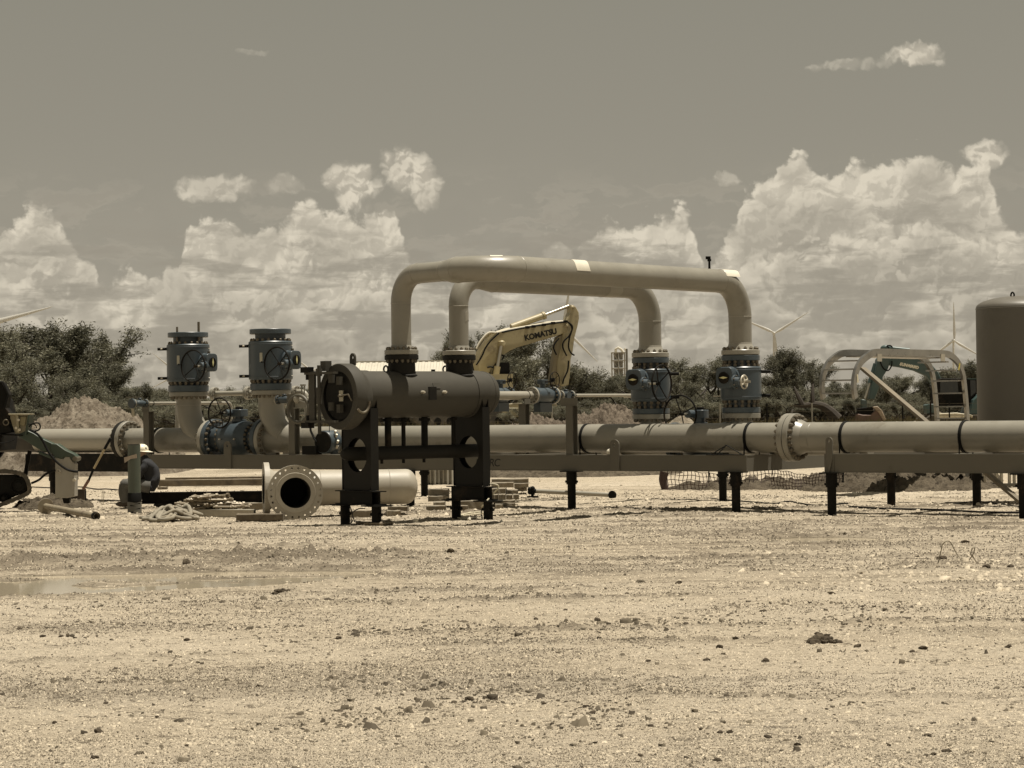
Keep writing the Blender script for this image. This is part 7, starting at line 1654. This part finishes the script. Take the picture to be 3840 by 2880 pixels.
def cl2(X, Y):
    d = np.clip(1.4*vn(X*.4, Y, .75, 71)+1.2*vn(X*.8, Y, 2.6, 72)-.08+.9*churn(X, Y), .03, 1)
    return np.clip(d+.5*np.exp(-((Y-27.6-(X+3)*.08)/.7)**2)*(X < 0), 0, 1)
scatter('gravel', 40000, 5, M_sp, 'pale crushed stone scattered over the pad', 0, 1.2, .0035, .5, .0, ylo=1760, clus=cl1)
scatter('dirt_crumbs', 36000, 6, M_sd, 'dark crumbs of dried mud scattered over the pad', 0, 1.5, .0055, .6, .0, ylo=1780, clus=cl2, flat=.7)
def grit(name, n, seed, mt, label, s0, s1, wfun=None):
    """tiny flat-sided grains, four faces each"""
    R_ = np.random.default_rng(seed); m_ = n*(3 if wfun else 1); py = 1840+1060*R_.random(m_)**.9; px = R_.uniform(-60, 3900, m_); Y = FPX*EYE/(py-1548+.0125*(px-1920)); X = (px-1920)/FPX*Y
    if wfun: k = R_.random(m_) < wfun(X, Y); X = X[k][:n]; Y = Y[k][:n]
    gz_ = ground_z(X, Y); ok = gz_ > -.026; X = X[ok]; Y = Y[ok]; gz_ = gz_[ok]; n = len(X)
    s = R_.uniform(s0, s1, n)*Y/FPX; a = R_.random(n)*6.28; k4 = np.arange(4)*np.pi/2; r_ = s[:, None]*(.6+.7*R_.random((n, 4))); h = s*(.5+.7*R_.random(n))
    bx = X[:, None]+r_*np.cos(a[:, None]+k4); by = Y[:, None]+r_*np.sin(a[:, None]+k4)*1.0; bz = np.repeat((gz_-.003)[:, None], 4, 1)
    V = np.concatenate([np.stack([bx, by, bz], -1), np.stack([X+s*R_.normal(0, .25, n), Y+s*R_.normal(0, .25, n), gz_+h], -1)[:, None]], 1).reshape(-1, 3)
    F = (np.arange(n)[:, None, None]*5+np.array([[0, 1, 4], [1, 2, 4], [2, 3, 4], [3, 0, 4]])[None]).reshape(-1, 3)
    me = bpy.data.meshes.new(name); me.vertices.add(len(V)); me.vertices.foreach_set('co', V.astype(np.float32).ravel()); me.loops.add(F.size); me.loops.foreach_set('vertex_index', F.ravel().astype(np.int32)); me.polygons.add(len(F)); me.polygons.foreach_set('loop_start', np.arange(0, F.size, 3, dtype=np.int32)); me.update()
    tag(link(name, me, mt), label, 'gravel', kind='stuff')
M_gm = stonemat('mixed_grit', (.24, .205, .155), (.60, .52, .395)); M_gd = stonemat('dark_grit', (.05, .04, .028), (.13, .11, .08))
grit('grit', 130000, 15, M_gm, 'fine mixed grit covering the pad', 1.4, 3.8)
def wd(X, Y): return np.clip(.22+2.0*churn(X, Y)+1.6*vn(X*.45, Y, .9, 81)+.8*vn(X, Y, 3., 82), .06, 1)
grit('mud_grit', 110000, 16, M_gd, 'fine dark mud grit, thicker along the churned strips', 1.4, 5.0, wd)
hp = G(3600, 2150)
def cl3(X, Y): return np.exp(-(((X-hp.x)/1.5)**2+((Y-hp.y)/2.2)**2))
scatter('gravel', 5000, 8, M_sp, 'patch of coarser pale stones around the small hole', 0, 4., .022, .4, .0, ylo=1960, clus=cl3)
def cl4(X, Y): return np.clip(np.exp(-((Y-40.5)/2.2)**2)*.8+np.exp(-((Y-46)/5)**2)*.35, 0, 1)
scatter('gravel', 9000, 9, M_sp, 'coarse crushed stone under and in front of the skids', 0, 4.5, .022, .4, .005, ylo=1780, clus=cl4)
M_cl = soil('clod_mud', (.07, .056, .040), (.11, .09, .064), (.035, .028, .02), 30., .008)
CM = []
for k in range(5):
    o = rock('dirt_clod', None, Vector((0, 0, -5)), 1.0, M_cl, 200+k, 3, None, None, (1.25, 1., .75)); CM.append(o.data); bpy.data.objects.remove(o)
clods = [(3070, 2400, 88), (3052, 2412, 60), (3075, 2385, 50), (3108, 2402, 50), (3098, 2392, 40), (3135, 2406, 36), (1030, 2228, 36), (1062, 2214, 30), (3090, 2410, 60), (3040, 2402, 45), (3120, 2412, 40), (3150, 2408, 34), (2700, 2745, 34), (2737, 2748, 34), (2880, 2765, 44), (2630, 2735, 26), (3550, 2818, 46), (1760, 2625, 44), (975, 2590, 40), (2545, 2195, 38), (2690, 2860, 46), (395, 2640, 26), (370, 2755, 46), (355, 2845, 44), (1045, 2225, 50), (1080, 2215, 26), (1700, 2640, 26), (1585, 2600, 34), (1660, 2590, 22), (3620, 2035, 44), (3530, 2105, 50), (3700, 2135, 38), (3790, 2130, 36), (3780, 2425, 36), (2760, 2400, 34), (2700, 2425, 30), (3215, 2425, 34), (3460, 2430, 44), (3420, 2440, 30), (2350, 2230, 24), (1365, 2495, 26), (2200, 2660, 34), (2220, 2680, 40), (2040, 2650, 22), (2500, 2720, 26), (2440, 2730, 30), (3480, 2760, 36), (3500, 2830, 36), (3330, 2800, 30), (2990, 2800, 40), (2400, 2830, 28), (2390, 2858, 26), (1290, 2725, 30), (1110, 2720, 26), (590, 2690, 22), (205, 2715, 26), (930, 2095, 30), (1690, 2075, 46), (1270, 2400, 30), (160, 2390, 30), (230, 2390, 22), (75, 2365, 26), (700, 2405, 34), (860, 2365, 22), (1240, 2560, 26), (2870, 2480, 36), (2650, 2480, 30), (2430, 2478, 26), (530, 2830, 30), (700, 2800, 22), (3100, 2660, 22), (2240, 2330, 30), (2120, 2290, 24), (3120, 2230, 30), (2010, 2325, 24), (1540, 2365, 24), (560, 2128, 40), (700, 2120, 44), (240, 2118, 44), (180, 2100, 30)]
for i, (px, py, s_) in enumerate(clods):
    p = G(px, py); o = link('dirt_clod', CM[i % 5], None); k = s_*.34/FPX*p.y; o.location = (p.x, p.y, k*.12+float(ground_z(p.x, p.y))); o.scale = (k, k, k*(.8+.3*random.random())); o.rotation_euler = (random.random()*.4, random.random()*.4, random.random()*6)
    lab = 'small dark clod of dried mud lying on the pale ground'
    if i == 0: lab = 'largest broken clump of dark mud, right of centre on the pale ground'
    if (px, py) == (975, 2590): lab = 'single upright dark clod alone on smooth ground, left of the centre foreground'
    if (px, py) == (1045, 2225): lab = 'dark mud clump on the right-hand shore of the broad puddle'
    tag(o, lab, 'clod', 'dark clods scattered over the ground')
# white lumps
for px, py, s_, lab in ((1560, 1958, 20, 'white jagged stone on the ground between the vessel saddles'), (1760, 1953, 16, 'flat white stone in front of the right vessel saddle'), (1880, 1962, 14, 'rounded pale stone below the timber crib'), (3205, 1858, 22, 'white scrap on the dark earth under the second skid')):
    p = G(px, py); o = rock('stone', lab, Vector((p.x, p.y, .02)), s_*.5/FPX*p.y, M_white, int(px), 2, 'stone', None, (1., .8, 1.1))
# wire ends by the hole
q = G(3520, 2120); T = Thing('wire', 'two loose loops of wire springing from the small hole at the right', 'wire', WF, q.x, q.y, 0)
def gp(x, y, Y): return W(x, y, Y)
Yh = q.y
P = [G(3512, 2120)+ZZ*-.05, W(3522, 2095, Yh), W(3530, 2060, Yh), W(3536, 2040, Yh), W(3550, 2030, Yh), W(3565, 2035, Yh+.1), W(3590, 2080, Yh+.1), W(3620, 2107, Yh), W(3645, 2085, Yh), W(3655, 2058, Yh), W(3648, 2056, Yh), W(3640, 2075, Yh), W(3650, 2090, Yh), W(3668, 2118, Yh)]
T.part('strand', MB().tube(smooth([tuple(p) for p in P], 7), .006, 6), M_rp)

# cables lying on the ground; the right-hand ones also draw shadow lines in black
for lab, P_, r_ in (('long black cable on the gravel between the small excavator and the seated worker', [(118, 1829), (175, 1832), (240, 1834), (300, 1830), (360, 1838), (400, 1837), (445, 1842)], .014),
                    ('black strand, part cable and part drawn shadow line, snaking on the ground behind the first post of the second skid', [(2640, 1872), (2780, 1884), (2900, 1893), (2960, 1886), (3060, 1900), (3180, 1893)], .014),
                    ('black strand, part cable and part drawn shadow line, straight along the ground under the second skid', [(3180, 1905), (3320, 1912), (3500, 1916), (3700, 1926), (3880, 1928)], .018),
                    ('thin black strand, part cable and part drawn shadow line, curving on the ground below the leaning board', [(3560, 1898), (3660, 1886), (3740, 1893), (3820, 1905), (3880, 1902)], .012)):
    pts = [G(x, y) for x, y in P_]; T = Thing('cable', lab, 'cable', WF, pts[0].x, pts[0].y, 0)
    T.part('cable', MB().tube(smooth([(p.x, p.y, p.z+.02+random.uniform(0, .01)) for p in pts], 7), r_, 6), M_rub)
